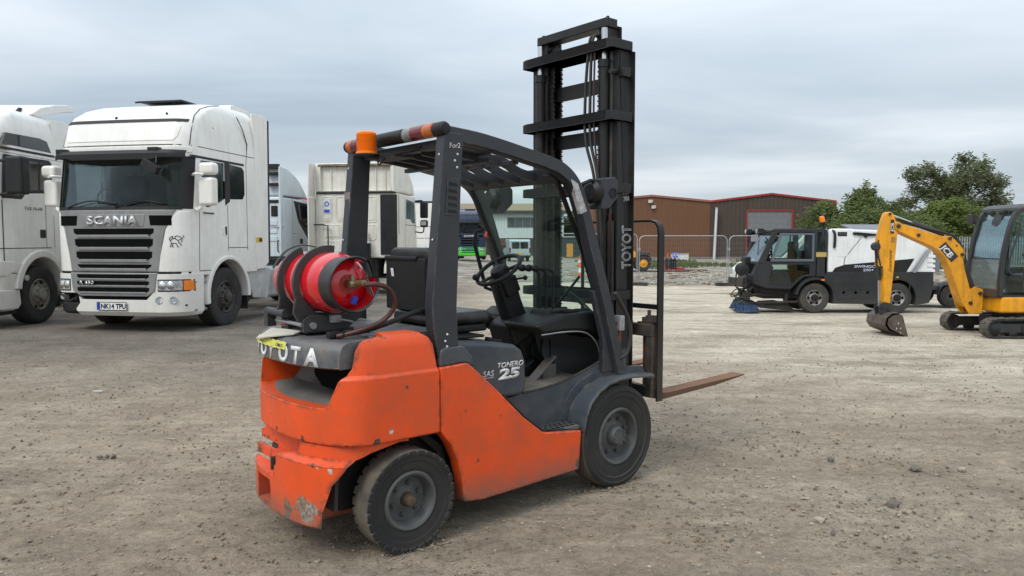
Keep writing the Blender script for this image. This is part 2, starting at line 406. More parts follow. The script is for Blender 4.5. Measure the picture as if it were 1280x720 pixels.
    h = b.math('ADD', b.math('ADD', b.math('MULTIPLY', n_grit, 0.8), b.math('MULTIPLY', n_fine, 0.35)), b.math('ADD', b.math('MULTIPLY', rut, 1.1), b.math('ADD', b.math('ADD', b.math('MULTIPLY', n_mid, 1.2), b.math('MULTIPLY', n_clod, 2.2)), b.math('MULTIPLY', peb, 0.5))))
    bn = b.new('ShaderNodeBump'); bn.inputs['Strength'].default_value = 0.95; bn.inputs['Distance'].default_value = 0.024
    b.set(bn.inputs['Height'], h); b.L.new(bn.outputs[0], p.inputs['Normal'])
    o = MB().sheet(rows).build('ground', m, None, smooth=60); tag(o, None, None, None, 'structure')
ground()
# ------------------------------------------------------------------ the orange forklift
ORANGE = M('orange_paint', srgb(228, 80, 24), 0.42, var=0.07, vsc=3, dirt=0.34, dcol=(0.20, 0.085, 0.045), dsc=5, streak=0.10, scol=(0.22, 0.09, 0.05), bump=0.09, bsc=18,
           chips=((0.10, 0.055, 0.04), 0.675, 11), low=(0.16, 0.36, (0.15, 0.11, 0.085), 0.75), top=0.12, edge=(0.03, (0.09, 0.05, 0.035), 0.9),
           blots=[(-0.468, -0.335, 0.255, 0.060, (0.42, 0.36, 0.30)), (-0.48, -0.29, 0.295, 0.042, (0.34, 0.25, 0.18)), (-0.505, -0.185, 0.25, 0.040, (0.26, 0.17, 0.10)), (-0.50, -0.17, 0.20, 0.030, (0.24, 0.2, 0.16)), (-0.44, -0.42, 0.20, 0.02, (0.16, 0.08, 0.05)),
                  (-0.405, -0.46, 0.485, 0.015, (0.6, 0.58, 0.55)), (-0.435, -0.40, 0.49, 0.018, (0.62, 0.6, 0.57)), (-0.455, -0.37, 0.50, 0.012, (0.2, 0.09, 0.03)), (-0.43, -0.41, 0.45, 0.010, (0.1, 0.06, 0.05)), (-0.47, 0.0, 0.62, 0.02, (0.09, 0.05, 0.03)), (-0.45, -0.26, 0.615, 0.018, (0.16, 0.08, 0.03)), (-0.12, -0.56, 0.655, 0.014, (0.62, 0.6, 0.57)),
                  (-0.2, -0.56, 0.61, 0.02, (0.09, 0.06, 0.04)), (-0.33, -0.49, 0.615, 0.022, (0.10, 0.05, 0.03)), (1.24, -0.56, 0.22, 0.045, (0.10, 0.075, 0.06)), (0.33, -0.56, 0.2, 0.02, (0.08, 0.07, 0.05))])
GUARD = M('charcoal_paint', srgb(43, 46, 51), 0.45, var=0.10, dirt=0.25, dcol=(0.06, 0.058, 0.054), dsc=6, bump=0.06, bsc=120, top=0.15, edge=(0.012, (0.16, 0.16, 0.16), 0.5))
SLATE = M('slate_paint', srgb(54, 62, 71), 0.42, var=0.10, dirt=0.45, dcol=(0.15, 0.14, 0.12), dsc=4, streak=0.1, bump=0.06, bsc=40, top=0.3, tcol=(0.13, 0.125, 0.115), edge=(0.014, (0.17, 0.15, 0.13), 0.6),
          chips=((0.13, 0.07, 0.035), 0.73, 8))
DECK = M('worn_deck_paint', srgb(66, 70, 76), 0.45, var=0.15, dirt=0.6, dcol=(0.22, 0.19, 0.16), dsc=7, top=0.35, tcol=(0.24, 0.22, 0.20), chips=((0.22, 0.13, 0.09), 0.65, 14), edge=(0.014, (0.28, 0.22, 0.17), 0.8))
MAST = M('mast_steel', (0.0075, 0.0075, 0.008), 0.42, 0.0, var=0.3, spec=0.4, dirt=0.4, dcol=(0.035, 0.028, 0.022), dsc=7, streak=0.3, scol=(0.04, 0.03, 0.024), bump=0.12, bsc=50, low=(0.3, 1.0, (0.12, 0.105, 0.085), 0.5))
RUSTY = M('rusty_fork_steel', (0.17, 0.085, 0.045), 0.7, 0.3, var=0.3, vsc=9, dirt=0.6, dcol=(0.06, 0.05, 0.045), dsc=9, streak=0.3, bump=0.3, bsc=60, top=0.5, tcol=(0.32, 0.14, 0.065))
CARR = M('dusty_carriage_steel', (0.05, 0.045, 0.04), 0.65, 0.3, var=0.3, dirt=0.8, dcol=(0.17, 0.13, 0.095), dsc=9, chips=((0.17, 0.08, 0.04), 0.64, 12), bump=0.25)
FLOORM = M('dusty_rubber_mat', (0.17, 0.155, 0.13), 0.9, var=0.25, dirt=0.7, dcol=(0.28, 0.25, 0.205), dsc=5, bump=0.25)
DUSTY = M('dusty_interior', (0.13, 0.12, 0.11), 0.85, var=0.25, dirt=0.6, dcol=(0.26, 0.235, 0.2), dsc=3, bump=0.1)
RIMM = M('grey_rim_paint', (0.085, 0.088, 0.088), 0.55, 0.2, var=0.2, dirt=0.6, dcol=(0.13, 0.12, 0.10), dsc=8, bump=0.1)
TYREF = M('dusty_tyre', (0.017, 0.0165, 0.016), 0.8, var=0.15, dirt=0.4, dcol=(0.075, 0.066, 0.053), dsc=3.5, bump=0.3, bsc=60, tread=(0.16, 0.138, 0.105))
VINYL = M('black_vinyl', (0.012, 0.012, 0.013), 0.38, var=0.3, dirt=0.35, dcol=(0.09, 0.085, 0.08), dsc=9, bump=0.15, bsc=90, top=0.12)
STICKY = M('yellow_sticker', (0.62, 0.60, 0.10), 0.6, var=0.15, dirt=0.5, dsc=16, dcol=(0.2, 0.19, 0.12))
FL_A = 0.701
fork_lift = thing('forklift', 'orange and charcoal forklift truck with a tall black mast, in the middle of the yard', 'forklift', (-0.878, 4.204, -0.007), FL_A)
T = fork_lift
def fw(x, y, z):
    return V((-0.878 + cos(FL_A) * x - sin(FL_A) * y, 4.204 + sin(FL_A) * x + cos(FL_A) * y, z))
def plan_half(dx=0.0):
    c = bez([(-0.20, 0.56, 0), (-0.285, 0.545, 0), (-0.36, 0.485, 0), (-0.425, 0.37, 0), (-0.47, 0.21, 0), (-0.485, 0.0, 0)], 5)
    return [(p.x + dx * sstep((0.555 - p.y) / 0.09), p.y) for p in c]
def plan_ring(z, ins=0.0, fi=0.0, dx=0.0, xf=0.177):
    h = plan_half(dx); r = []
    pts = [(xf, 0.56)] + h + [(x, -y) for x, y in h[::-1][1:]] + [(xf, -0.56)]
    for x, y in pts:
        x2 = x - fi if x > 0.1 else x + ins * max(0, min(1, -x / 0.35)); r.append(V((x2, y * (1 - ins / 0.56), z)))
    return r
def rear_x(y, dx=0.0):
    h = plan_half(dx); y = abs(y)
    for (xa, ya), (xb, yb) in zip(h, h[1:]):
        if yb <= y <= ya: t = (y - ya) / (yb - ya + 1e-9); return xa + (xb - xa) * t
    return h[0][0]
# counterweight, upper casting
m = MB().loft([plan_ring(0.598, 0.008), plan_ring(0.610), plan_ring(0.925), plan_ring(0.937, 0.006, 0.002), plan_ring(0.950, 0.018, 0.005), plan_ring(1.07, 0.030, 0.02), plan_ring(1.11, 0.040, 0.045), plan_ring(1.135, 0.060, 0.085), plan_ring(1.147, 0.095, 0.13)]).mesh()
duct = [(-0.40, 0.785), (-0.425, 0.80), (-0.50, 0.985), (-0.50, 1.3), (0.50, 1.3), (0.50, 0.985), (0.425, 0.80), (0.40, 0.785)]
m = boolean(m, [MB().prism(duct, -1.0, -0.13, 'x'), MB().prism([(-0.43, 1.08), (-0.43, 1.4), (0.43, 1.4), (0.43, 1.08)], -1.0, 0.5, 'x')])
cw = link('counterweight', rebevel(m, 0.010, 3, 48), ORANGE, T)
# lower casting with towing recesses and wheel arches
m = MB().loft([plan_ring(0.172, 0.02, 0, -0.035), plan_ring(0.19, 0, 0, -0.035), plan_ring(0.505, 0, 0, -0.035), plan_ring(0.525, 0.026, 0, -0.02), plan_ring(0.594, 0.028, 0, -0.02)]).mesh()
archp = [(-0.445, 0.0), (-0.435, 0.27), (-0.405, 0.41), (-0.34, 0.505), (-0.22, 0.555), (-0.05, 0.585), (0.12, 0.57), (0.25, 0.48), (0.40, 0.33), (0.45, 0.0)]
cuts = [MB().prism(archp, -0.8, -0.26, 'y'), MB().prism(archp, 0.26, 0.8, 'y'), MB().bx(0.0, 0.5, -0.7, 0.7, 0.0, 0.9),
        MB().prism([(-0.235, 0.61), (-0.205, 0.535), (-0.055, 0.51), (-0.055, 0.44), (0.60, 0.44), (0.60, 0.61)], -0.8, -0.37, 'x'),
        MB().prism([(-0.04, 0.44), (-0.02, 0.375), (0.6, 0.375), (0.6, 0.44)], -0.8, -0.41, 'x'),
        MB().prism([(0.03, 0.345), (0.015, 0.31), (0.01, 0.23), (0.045, 0.205), (0.22, 0.205), (0.22, 0.345)], -0.8, -0.40, 'x')]
m = boolean(m, cuts)
link('lower_counterweight', rebevel(m, 0.008, 2, 40), ORANGE, T)
MB().cyl((-0.46, 0.10, 0.37), (-0.46, 0.10, 0.44), 0.02).build('tow_pin', DARKST, T)
# duct liner and black block painted for the shade inside the radiator hole
mb = MB(); mb.slab([[V((-0.42 + 0.10 * (abs(y) / 0.41) ** 2, y, 0.792)), V((-0.30, y, 0.80)), V((-0.20, y, 0.806)), V((-0.155, y, 0.812 if y < 0.1 else 0.86)), V((-0.14, y, 0.82 if y < 0.1 else 0.98))] for y in (-0.41, -0.28, -0.12, 0.0, 0.12, 0.28, 0.41)], (0, 0, -0.006))
mb.build('duct_liner', DUSTY, T)
mb = MB(); mb.prism([(-0.44, 0.84), (-0.30, 0.822), (-0.02, 0.818), (0.07, 0.87), (0.09, 0.985), (-0.47, 0.985)], -0.235, -0.146, 'x'); mb.build('outlet_shade', M('black_void', (0.004, 0.004, 0.004), 0.9, spec=0.1), T, 0.01)
# dark deck above the duct with the worn letters
ys = [0.485 - 0.97 * i / 20 for i in range(21)]
def deck_ring(z, o): return [V((0.22, 0.43, z))] + [V((rear_x(y) - 0.006 + o, y * (1 - max(0, o) * 0.4), z)) for y in ys] + [V((0.22, -0.43, z))]
MB().loft([deck_ring(0.982, 0.012), deck_ring(0.990, 0.0), deck_ring(1.065, 0.006), deck_ring(1.095, 0.022), deck_ring(1.110, 0.05), deck_ring(1.115, 0.09)]).build('counterweight_deck', DECK, T, 0.0)
mb = MB()
for s in (-1, 1): mb.prism([(-0.16, s * 0.425), (0.26, s * 0.425), (0.26, s * 0.30), (-0.16, s * 0.30)], 1.08, 1.128, 'z')
mb.bx(-0.05, 0.30, -0.30, 0.30, 1.10, 1.124)
mb.build('deck_cover', DECK, T, 0.008)
# letters on the rear band, each following the curve
for ch, yy in zip('TOYOTA', [0.345, 0.215, 0.085, -0.05, -0.185, -0.30]):
    x0 = rear_x(yy) - 0.006; x1 = rear_x(yy - 0.09) - 0.006
    text(T, ch, 0.082, (x0 - 0.001, yy, 0.996), (x1 - x0, -0.09, 0), (0.09, 0, 1), LETTERW, 0.003, 0.045, 0, 1.05)
mb = MB(); n = 14; P0 = []; P1 = []
for i in range(n + 1):
    y = 0.30 - 0.43 * i / n; x = rear_x(y) - 0.010
    z = 1.060 + 0.004 * (i % 2); P0.append((x, y, z - 0.006)); P1.append((x + 0.012, y, z + 0.032))
mb.slab([P0, P1], (-0.002, 0, 0.001)); st = mb.build('warning_sticker', STICKY, T, 0, smooth=0)
text(st, 'UNLEADED GAS ONLY', 0.016, (rear_x(0.24) - 0.016, 0.24, 1.067), (rear_x(-0.1) - rear_x(0.24), -0.34, 0), (0.35, 0, 1), BLACK, 0.001, 0.01, 0, 1.5)
# side panels
pan = [(0.184, 0.945), (0.36, 0.952), (0.375, 0.945), (0.56, 0.785), (0.768, 0.591), (0.915, 0.482), (0.95, 0.470), (1.247, 0.434), (1.226, 0.190), (0.471, 0.169), (0.336, 0.185), (0.325, 0.306), (0.295, 0.42), (0.25, 0.52), (0.185, 0.603)]
for s in (-1, 1): MB().prism(pan, s * 0.56, s * 0.47, 'y').build('side_panel', ORANGE, T, 0.011, 3)
for s in (-1, 1):   # rubbing lip of the step edge
    mb = MB(); mb.tube([(0.62, s * 0.548, 0.735), (0.78, s * 0.548, 0.588), (0.925, s * 0.545, 0.484), (1.245, s * 0.54, 0.442)], 0.008, 6); mb.build('panel_seam', BLACK, T)
# chassis, axles
mb = MB(); mb.bx(-0.30, 1.75, -0.34, 0.34, 0.22, 0.64); mb.bx(0.30, 1.25, -0.38, 0.38, 0.20, 0.60); mb.bx(-0.2, 0.2, -0.3, 0.3, 0.55, 0.80)
mb.build('chassis', BLACK, T, 0.01)
mb = MB(); mb.cyl((0, -0.45, 0.265), (0, 0.45, 0.265), 0.05); mb.bx(-0.09, 0.09, -0.36, 0.36, 0.2, 0.34); mb.build('steer_axle', DARKST, T, 0.01)
mb = MB(); mb.cyl((1.6, -0.5, 0.335), (1.6, 0.5, 0.335), 0.07); mb.sphere((1.6, 0, 0.335), 0.17); mb.build('drive_axle', DARKST, T)
mb = MB()   # rough dirt-caked inner arch liner
for s in (-1, 1): mb.prism([(-0.34, 0.25), (-0.33, 0.42), (-0.27, 0.5), (-0.1, 0.55), (0.15, 0.55), (0.26, 0.45), (0.32, 0.3), (0.34, 0.3), (0.3, 0.47), (0.17, 0.585), (-0.1, 0.60), (-0.29, 0.53), (-0.35, 0.43), (-0.36, 0.25)], s * 0.40, s * 0.28, 'y')
mb.build('arch_liner', M('mud_caked_liner', (0.035, 0.032, 0.028), 0.9, var=0.3, dirt=0.8, dcol=(0.11, 0.10, 0.085), bump=0.5, bsc=30), T)

def forklift_wheel(x, s, r, w, rr, tread, nuts, hub_r, hubm, depth):
    yo = s * 0.565; c = (x, 0, r); ax = (0, s, 0)
    mb = MB(); o = abs(yo)
    mb.lathe([(rr - 0.004, o - w + 0.01), (r * 0.90, o - w), (r * 0.985, o - w + 0.012), (r, o - w + 0.035), (r, o - 0.035), (r * 0.985, o - 0.012), (r * 0.945, o - 0.002), (r * 0.90, o), (r * 0.885, o - 0.005), (r * 0.80, o - 0.004), (r * 0.785, o - 0.010), (r * 0.70, o - 0.009), (rr + 0.006, o - 0.012), (rr - 0.004, o - 0.02)], c, ax, 56, False)
    if tread:   # lugs across each shoulder
        for k in range(30):
            a = 2 * pi * (k + 0.5) / 30
            R = Matrix.Rotation(-a, 3, 'Y')
            for yy in (o - 0.012, o - w + 0.012):
                mb.box(V((x, s * yy, r)) + R @ V((r - 0.0118, 0, 0)), (0.022, 0.030, 0.042), R)
    rim_pr = [(rr, o - 0.016), (rr - 0.010, o - 0.006), (rr - 0.022, o - 0.010), (rr - 0.030, o - 0.03), (rr - 0.042, o - depth), (hub_r + 0.045, o - depth - 0.004), (hub_r + 0.02, o - depth * 0.85), (hub_r, o - depth * 0.8), (hub_r * 0.5, o - depth * 0.8)]
    wb = MB().lathe(rim_pr + [(0.0, o - depth * 0.8)], c, ax, 40, False); wb.lathe([(rr - 0.01, o - w + 0.02), (0.05, o - w + 0.03)], c, ax, 24)
    wh = wb.build('wheel', RIMM, T)
    mb.build('tyre', TYREF, wh, 0.004 if tread else 0, 1)
    hb = MB().lathe([(hub_r + 0.012, o - depth - 0.002), (hub_r, o - depth * 0.3), (hub_r * 0.85, o - depth * 0.12), (hub_r * 0.5, o - depth * 0.08), (0.0, o - depth * 0.08)], c, ax, 20)
    hb.build('hub', hubm, wh)
    nb = MB()
    for k in range(nuts):
        a = 2 * pi * k / nuts + 0.3; q = hub_r + (rr - 0.042 - hub_r) * 0.62
        p = V((x + q * cos(a), s * (o - depth), r + q * sin(a))); nb.lathe([(0.013, 0), (0.013, 0.014), (0.007, 0.016), (0.007, 0.026)], p, ax, 6)
    tag(nb.build('wheel_nuts', RIMM, wh), kind='stuff')
RUSTHUB = M('rusty_hub', (0.13, 0.09, 0.055), 0.55, 0.4, var=0.4, vsc=20, dirt=0.6, dcol=(0.04, 0.03, 0.025), dsc=12)
for s in (-1, 1):
    forklift_wheel(0.0, s, 0.267, 0.15, 0.158, True, 6, 0.030, RUSTHUB, 0.075)
    forklift_wheel(1.6, s, 0.335, 0.185, 0.19, False, 8, 0.062, RIMM, 0.07)
mb = MB()   # bolt-studded drive hub face
for s in (-1, 1):
    for k in range(10): mb.cyl((1.6 + 0.048 * cos(k * pi / 5), s * 0.545, 0.335 + 0.048 * sin(k * pi / 5)), (1.6 + 0.048 * cos(k * pi / 5), s * 0.566, 0.335 + 0.048 * sin(k * pi / 5)), 0.008, n=6)
tag(mb.build('hub_bolts', RIMM, T), kind='stuff')

# hood under the seat
hood = [(0.18, 1.055), (0.36, 1.055), (0.60, 1.03), (0.80, 1.0), (0.855, 0.965), (0.885, 0.90), (0.893, 0.72), (0.85, 0.69), (0.72, 0.69), (0.45, 0.69), (0.18, 0.85)]
MB().prism(hood, -0.445, 0.445, 'y').build('hood', SLATE, T, 0.028, 4)
MB().prism([(0.30, 1.052), (0.66, 1.046), (0.66, 1.062), (0.30, 1.068)], -0.33, 0.33, 'y').build('hood_pad', BLACK, T, 0.006)
mb = MB(); mb.box((0.78, -0.26, 1.008), (0.10, 0.05, 0.022), (0, radians(10), 0)); mb.box((0.745, -0.26, 1.022), (0.04, 0.035, 0.02), (0, radians(10), 0)); mb.build('hood_latch', BLACK, T, 0.005)
for s in (-1, 1):
    side = -0.4475 if s < 0 else 0.4475
    xd = (1, 0, 0) if s < 0 else (-1, 0, 0)
    x0 = (lambda a, b: a) if s < 0 else (lambda a, b: b)
    text(T, 'TONERO', 0.030, (x0(0.655, 0.84), side, 0.874), xd, (0, 0, 1), LETTERW, 0.0015, 0.02, 0.25, 1.12)
    text(T, '25', 0.056, (x0(0.668, 0.84), side, 0.808), xd, (0, 0, 1), LETTERW, 0.0015, 0.05, 0.12, 1.95)
    text(T, 'SAS', 0.033, (x0(0.553, 0.648), side, 0.833), xd, (0, 0, 1), LETTERW, 0.0015, 0.01, 0.1, 1.05)
    MB().bx(x0(0.555, 0.58), x0(0.635, 0.64), side - 0.0006, side + 0.0006, 0.824, 0.827).build('badge_underline', LETTERW, T)
# sills under the rear pillars
for s in (-1, 1):
    MB().prism([(0.186, 0.948), (0.195, 1.03), (0.22, 1.045), (0.35, 1.045), (0.40, 0.985), (0.425, 0.935), (0.40, 0.93), (0.36, 0.956)], s * 0.548, s * 0.43, 'y').build('side_sill', SLATE, T, 0.01)

# floor, cowl and front fenders
mb = MB(); mb.bx(0.85, 1.56, -0.40, 0.40, 0.665, 0.70); mb.build('floor_plate', SLATE, T)
mb = MB(); mb.bx(0.895, 1.53, -0.40, 0.40, 0.70, 0.706)
for k in range(26): mb.bx(0.90, 1.51, -0.40 + k * 0.031, -0.40 + k * 0.031 + 0.014, 0.706, 0.711)
tag(mb.build('floor_mat', FLOORM, T), kind='stuff')
cowl = [(0.70, 0.69), (0.97, 0.705), (1.11, 0.737), (1.25, 0.765), (1.40, 0.80), (1.50, 0.845), (1.60, 0.91), (1.74, 0.93), (1.80, 0.74), (1.56, 0.715), (1.42, 0.67), (1.33, 0.58), (1.28, 0.45), (0.90, 0.45)]
for s in (-1, 1):
    ct = [(0.72, 0.405, 0.672), (0.89, 0.405, 0.689), (1.05, 0.405, 0.695), (1.19, 0.412, 0.716), (1.33, 0.43, 0.754), (1.44, 0.452, 0.796), (1.54, 0.472, 0.84), (1.63, 0.486, 0.888), (1.74, 0.488, 0.90)]
    cb = [(0.72, 0.45), (0.89, 0.45), (1.05, 0.45), (1.27, 0.45), (1.33, 0.58), (1.42, 0.67), (1.52, 0.71), (1.62, 0.72), (1.76, 0.72)]
    MB().slab([[V((x, s * y, z)) for x, y, z in ct], [V((x, s * y, (z + z2) / 2)) for (x, y, z), (_, z2) in zip(ct, cb)], [V((x2, s * y, z2)) for (x, y, z), (x2, z2) in zip(ct, cb)]], (0, -s * 0.03, 0)).build('cowl_side', SLATE, T, 0.008)
    MB().tube([V((x, s * (y - 0.004), z + 0.002)) for x, y, z in ct[1:]], 0.008, 6).build('cowl_lip', RUBBER, T)
    path = [(1.255, 0.44), (1.275, 0.53), (1.32, 0.61), (1.39, 0.672), (1.48, 0.714), (1.58, 0.733), (1.70, 0.735), (1.80, 0.728), (1.93, 0.715)]
    mb = MB(); mb.slab([[V((x, s * y, z + (0.012 if y < 0.5 else 0) - (0.012 if y > 0.57 else 0))) for x, z in path] for y in (0.38, 0.50, 0.555, 0.578)], (0, 0, -0.014))
    mb.slab([[V((x, s * (0.42 + 0.07 * min(1, max(0, (x - 1.25) / 0.35))), z)) for x, z in path], [V((x - (0.045 if i < 6 else 0.02), s * (0.415 + 0.07 * min(1, max(0, (x - 1.25) / 0.35))), z + 0.045)) for i, (x, z) in enumerate(path)]], (0, -s * 0.02, 0))
    mb.build('fender', SLATE, T, 0.003)
    mb = MB(); mb.bx(0.935, 1.24, s * 0.548, s * 0.405, 0.44, 0.468)
    st = mb.build('step_plate', M('step_grey', (0.10, 0.10, 0.098), 0.7, dirt=0.6), T, 0.005)
    mb = MB()
    for i in range(7):
        for j in range(3): mb.bx(0.955 + i * 0.040 + 0.012 * (j % 2), 0.982 + i * 0.040 + 0.012 * (j % 2), s * (0.425 + j * 0.038), s * (0.448 + j * 0.038), 0.4685, 0.4705)
    tag(mb.build('step_grip', BLACK, st, 0.003), kind='stuff')
mb = MB()   # bulkhead in front of the pedals
mb.prism([(1.54, 0.70), (1.66, 0.86), (1.66, 1.10), (1.72, 1.10), (1.78, 0.70)], -0.42, 0.42, 'y'); mb.build('front_bulkhead', BLACK, T, 0.01)
mb = MB()   # dashboard
mb.prism([(0.99, 1.085), (1.02, 1.105), (1.22, 1.145), (1.50, 1.155), (1.66, 1.10), (1.66, 0.98), (1.58, 0.96), (1.45, 1.03), (1.25, 1.045), (1.05, 1.04)], -0.42, -0.08, 'y')
mb.prism([(1.20, 1.10), (1.30, 1.15), (1.66, 1.12), (1.66, 0.96), (1.40, 1.02)], -0.085, 0.42, 'y')
dash = mb.build('dashboard', BLACK, T, 0.022, 3)
mb = MB(); mb.bx(1.30, 1.42, -0.36, -0.16, 1.150, 1.163); mb.lathe([(0.045, 0), (0.048, 0.012), (0.036, 0.012), (0.034, 0.0)], (1.51, -0.28, 1.148), (0, 0, 1), 20)
for k in range(6): mb.bx(1.305 + 0.019 * k, 1.315 + 0.019 * k, -0.35, -0.17, 1.163, 1.168)
tag(mb.build('dash_tray', BLACK, dash, 0.003), kind='stuff')
mb = MB(); mb.tube(bez([(1.03, -0.422, 1.036), (1.25, -0.422, 1.04), (1.42, -0.422, 1.02), (1.52, -0.425, 0.94), (1.56, -0.43, 0.82)], 4), 0.005, 6); mb.build('dash_trim', ZINC, dash)
# steering column and wheel
mb = MB(); mb.tube([(1.36, 0.02, 0.72), (1.24, 0.02, 0.98), (1.14, 0.02, 1.20), (1.08, 0.02, 1.36)], 0.05, 12, sec=[(-0.07, -0.055), (0.07, -0.055), (0.085, 0), (0.07, 0.06), (-0.07, 0.06), (-0.085, 0)], up=(0, 1, 0))
mb.box((1.10, 0.02, 1.32), (0.12, 0.17, 0.12), (0, radians(-25), 0)); mb.build('steering_column', BLACK, T, 0.015)
mb = MB(); mb.box((1.14, 0.02, 1.02), (0.16, 0.24, 0.16), (0, radians(-20), 0)); mb.cyl((1.02, 0.16, 1.10), (1.12, 0.16, 1.04), 0.05, 0.04); mb.build('column_shroud', BLACK, T, 0.025, 3)
sw_c = V((1.05, 0.02, 1.425)); nrm = V((-0.58, 0, 0.81)).normalized(); sx, sy = _frame(nrm)
mb = MB(); mb.tube([sw_c + (sx * cos(a) + sy * sin(a)) * 0.158 for a in [2 * pi * k / 32 for k in range(32)]], 0.0145, 8, closed=True)
for a in (0.4, 2.5, 4.4): mb.cyl(sw_c - nrm * 0.025, sw_c + (sx * cos(a) + sy * sin(a)) * 0.155, 0.013, 0.010, 8)
mb.lathe([(0.06, -0.05), (0.068, -0.02), (0.055, 0.012), (0.025, 0.024), (0, 0.024)], sw_c, nrm, 20)
sw = mb.build('steering_wheel', BLACK, T)
kp = sw_c + V((-0.115, 0.065, -0.085)); MB().cyl(kp, kp + nrm * 0.03, 0.008).sphere(kp + nrm * 0.045, 0.022).build('spinner_knob', BLACK, sw)
MB().tube(bez([(1.10, -0.04, 1.36), (1.12, -0.11, 1.37), (1.13, -0.15, 1.375)], 4), 0.008, 6).sphere((1.13, -0.155, 1.376), 0.016).build('direction_lever', BLACK, T)
for k, yk in enumerate((-0.155, -0.205, -0.255)):
    mb = MB(); mb.tube([(1.25 + 0.015 * k, yk, 1.13), (1.255 + 0.015 * k, yk, 1.30), (1.25 + 0.02 * k, yk, 1.40), (1.22 + 0.02 * k, yk, 1.425), (1.12 + 0.012 * k, yk, 1.438)], 0.008, 6)
    lv = mb.build('hydraulic_lever', BLACK, T); MB().sphere((1.105 + 0.012 * k, yk, 1.441), 0.026, 10, 8, (1.25, 0.9, 0.9)).build('lever_knob', BLACK, lv)
MB().prism([(1.18, 1.12), (1.22, 1.17), (1.36, 1.17), (1.40, 1.12)], -0.30, -0.11, 'y').build('lever_console', BLACK, dash, 0.015)
# pedals
MB().box((1.245, -0.19, 0.775), (0.25, 0.075, 0.02), (0, radians(-38), 0)).bx(1.24, 1.36, -0.21, -0.17, 0.70, 0.80).build('accelerator_pedal', DUSTY, T, 0.006)
MB().box((1.22, -0.045, 0.79), (0.10, 0.11, 0.03), (0, radians(-30), 0)).bx(1.18, 1.32, -0.09, 0.0, 0.71, 0.78).build('brake_pedal', BLACK, T, 0.01)
MB().box((1.24, 0.20, 0.80), (0.09, 0.08, 0.025), (0, radians(-30), 0)).tube([(1.26, 0.2, 0.80), (1.34, 0.2, 0.95)], 0.012).build('inching_pedal', BLACK, T, 0.006)
mb = MB()
for k in range(5):
    mb.tube(bez([(1.28 + 0.02 * k, 0.06 - 0.05 * k, 0.95), (1.20 + 0.03 * k, 0.05 - 0.06 * k, 0.88), (1.34, 0.03 - 0.05 * k, 0.80), (1.46, -0.02 * k, 0.78)], 5), 0.007, 5)
tag(mb.build('wiring', BLACK, T), kind='stuff')
MB().tube(bez([(1.06, 0.30, 1.08), (1.0, 0.31, 1.10), (0.99, 0.32, 1.02), (1.05, 0.32, 0.9), (1.15, 0.32, 0.75)], 5), 0.02, 8).build('parking_brake_lever', BLACK, T)

# seat
mb = MB(); mb.loft([[V((x0 + 0.0, y, z)) for x0, y in [(xb, -w), (xb, w), (xb + d * 0.6, w * 1.02), (xb + d, w * 0.75), (xb + d, -w * 0.75), (xb + d * 0.6, -w * 1.02)]] for xb, w, d, z in
    [(0.40, 0.215, 0.10, 1.17), (0.385, 0.24, 0.12, 1.26), (0.365, 0.245, 0.13, 1.42), (0.345, 0.235, 0.12, 1.53), (0.345, 0.20, 0.09, 1.575)]])
seat = mb.build('seat_backrest', VINYL, T, 0.028, 3)
mb = MB(); mb.bx(0.325, 0.355, -0.205, 0.235, 1.20, 1.515); mb.bx(0.315, 0.345, -0.12, 0.24, 1.495, 1.525); mb.build('document_pouch', BLACK, seat, 0.012, 2)
mb = MB(); mb.prism([(0.316, 1.45), (0.322, 1.40), (0.322, 1.42)], 0.13, 0.16, 'y'); mb.build('paper_scrap', LETTERW, seat)
mb = MB(); mb.loft([[V((x, y, z)) for x, y in [(0.36, -0.22), (0.36, 0.22), (0.78, 0.235), (0.81, 0.18), (0.81, -0.18), (0.78, -0.235)]] for z in (1.115, 1.15, 1.19)]); mb.build('seat_cushion', VINYL, T, 0.03, 3)
mb = MB(); mb.bx(0.38, 0.76, -0.215, 0.215, 1.068, 1.112); mb.bx(0.40, 0.79, -0.19, 0.19, 1.062, 1.085); mb.build('seat_base', BLACK, T, 0.012)
MB().bx(0.44, 0.50, -0.22, -0.26, 1.11, 1.20).box((0.47, -0.245, 1.21), (0.035, 0.03, 0.05)).build('seat_belt_buckle', BLACK, T, 0.006)

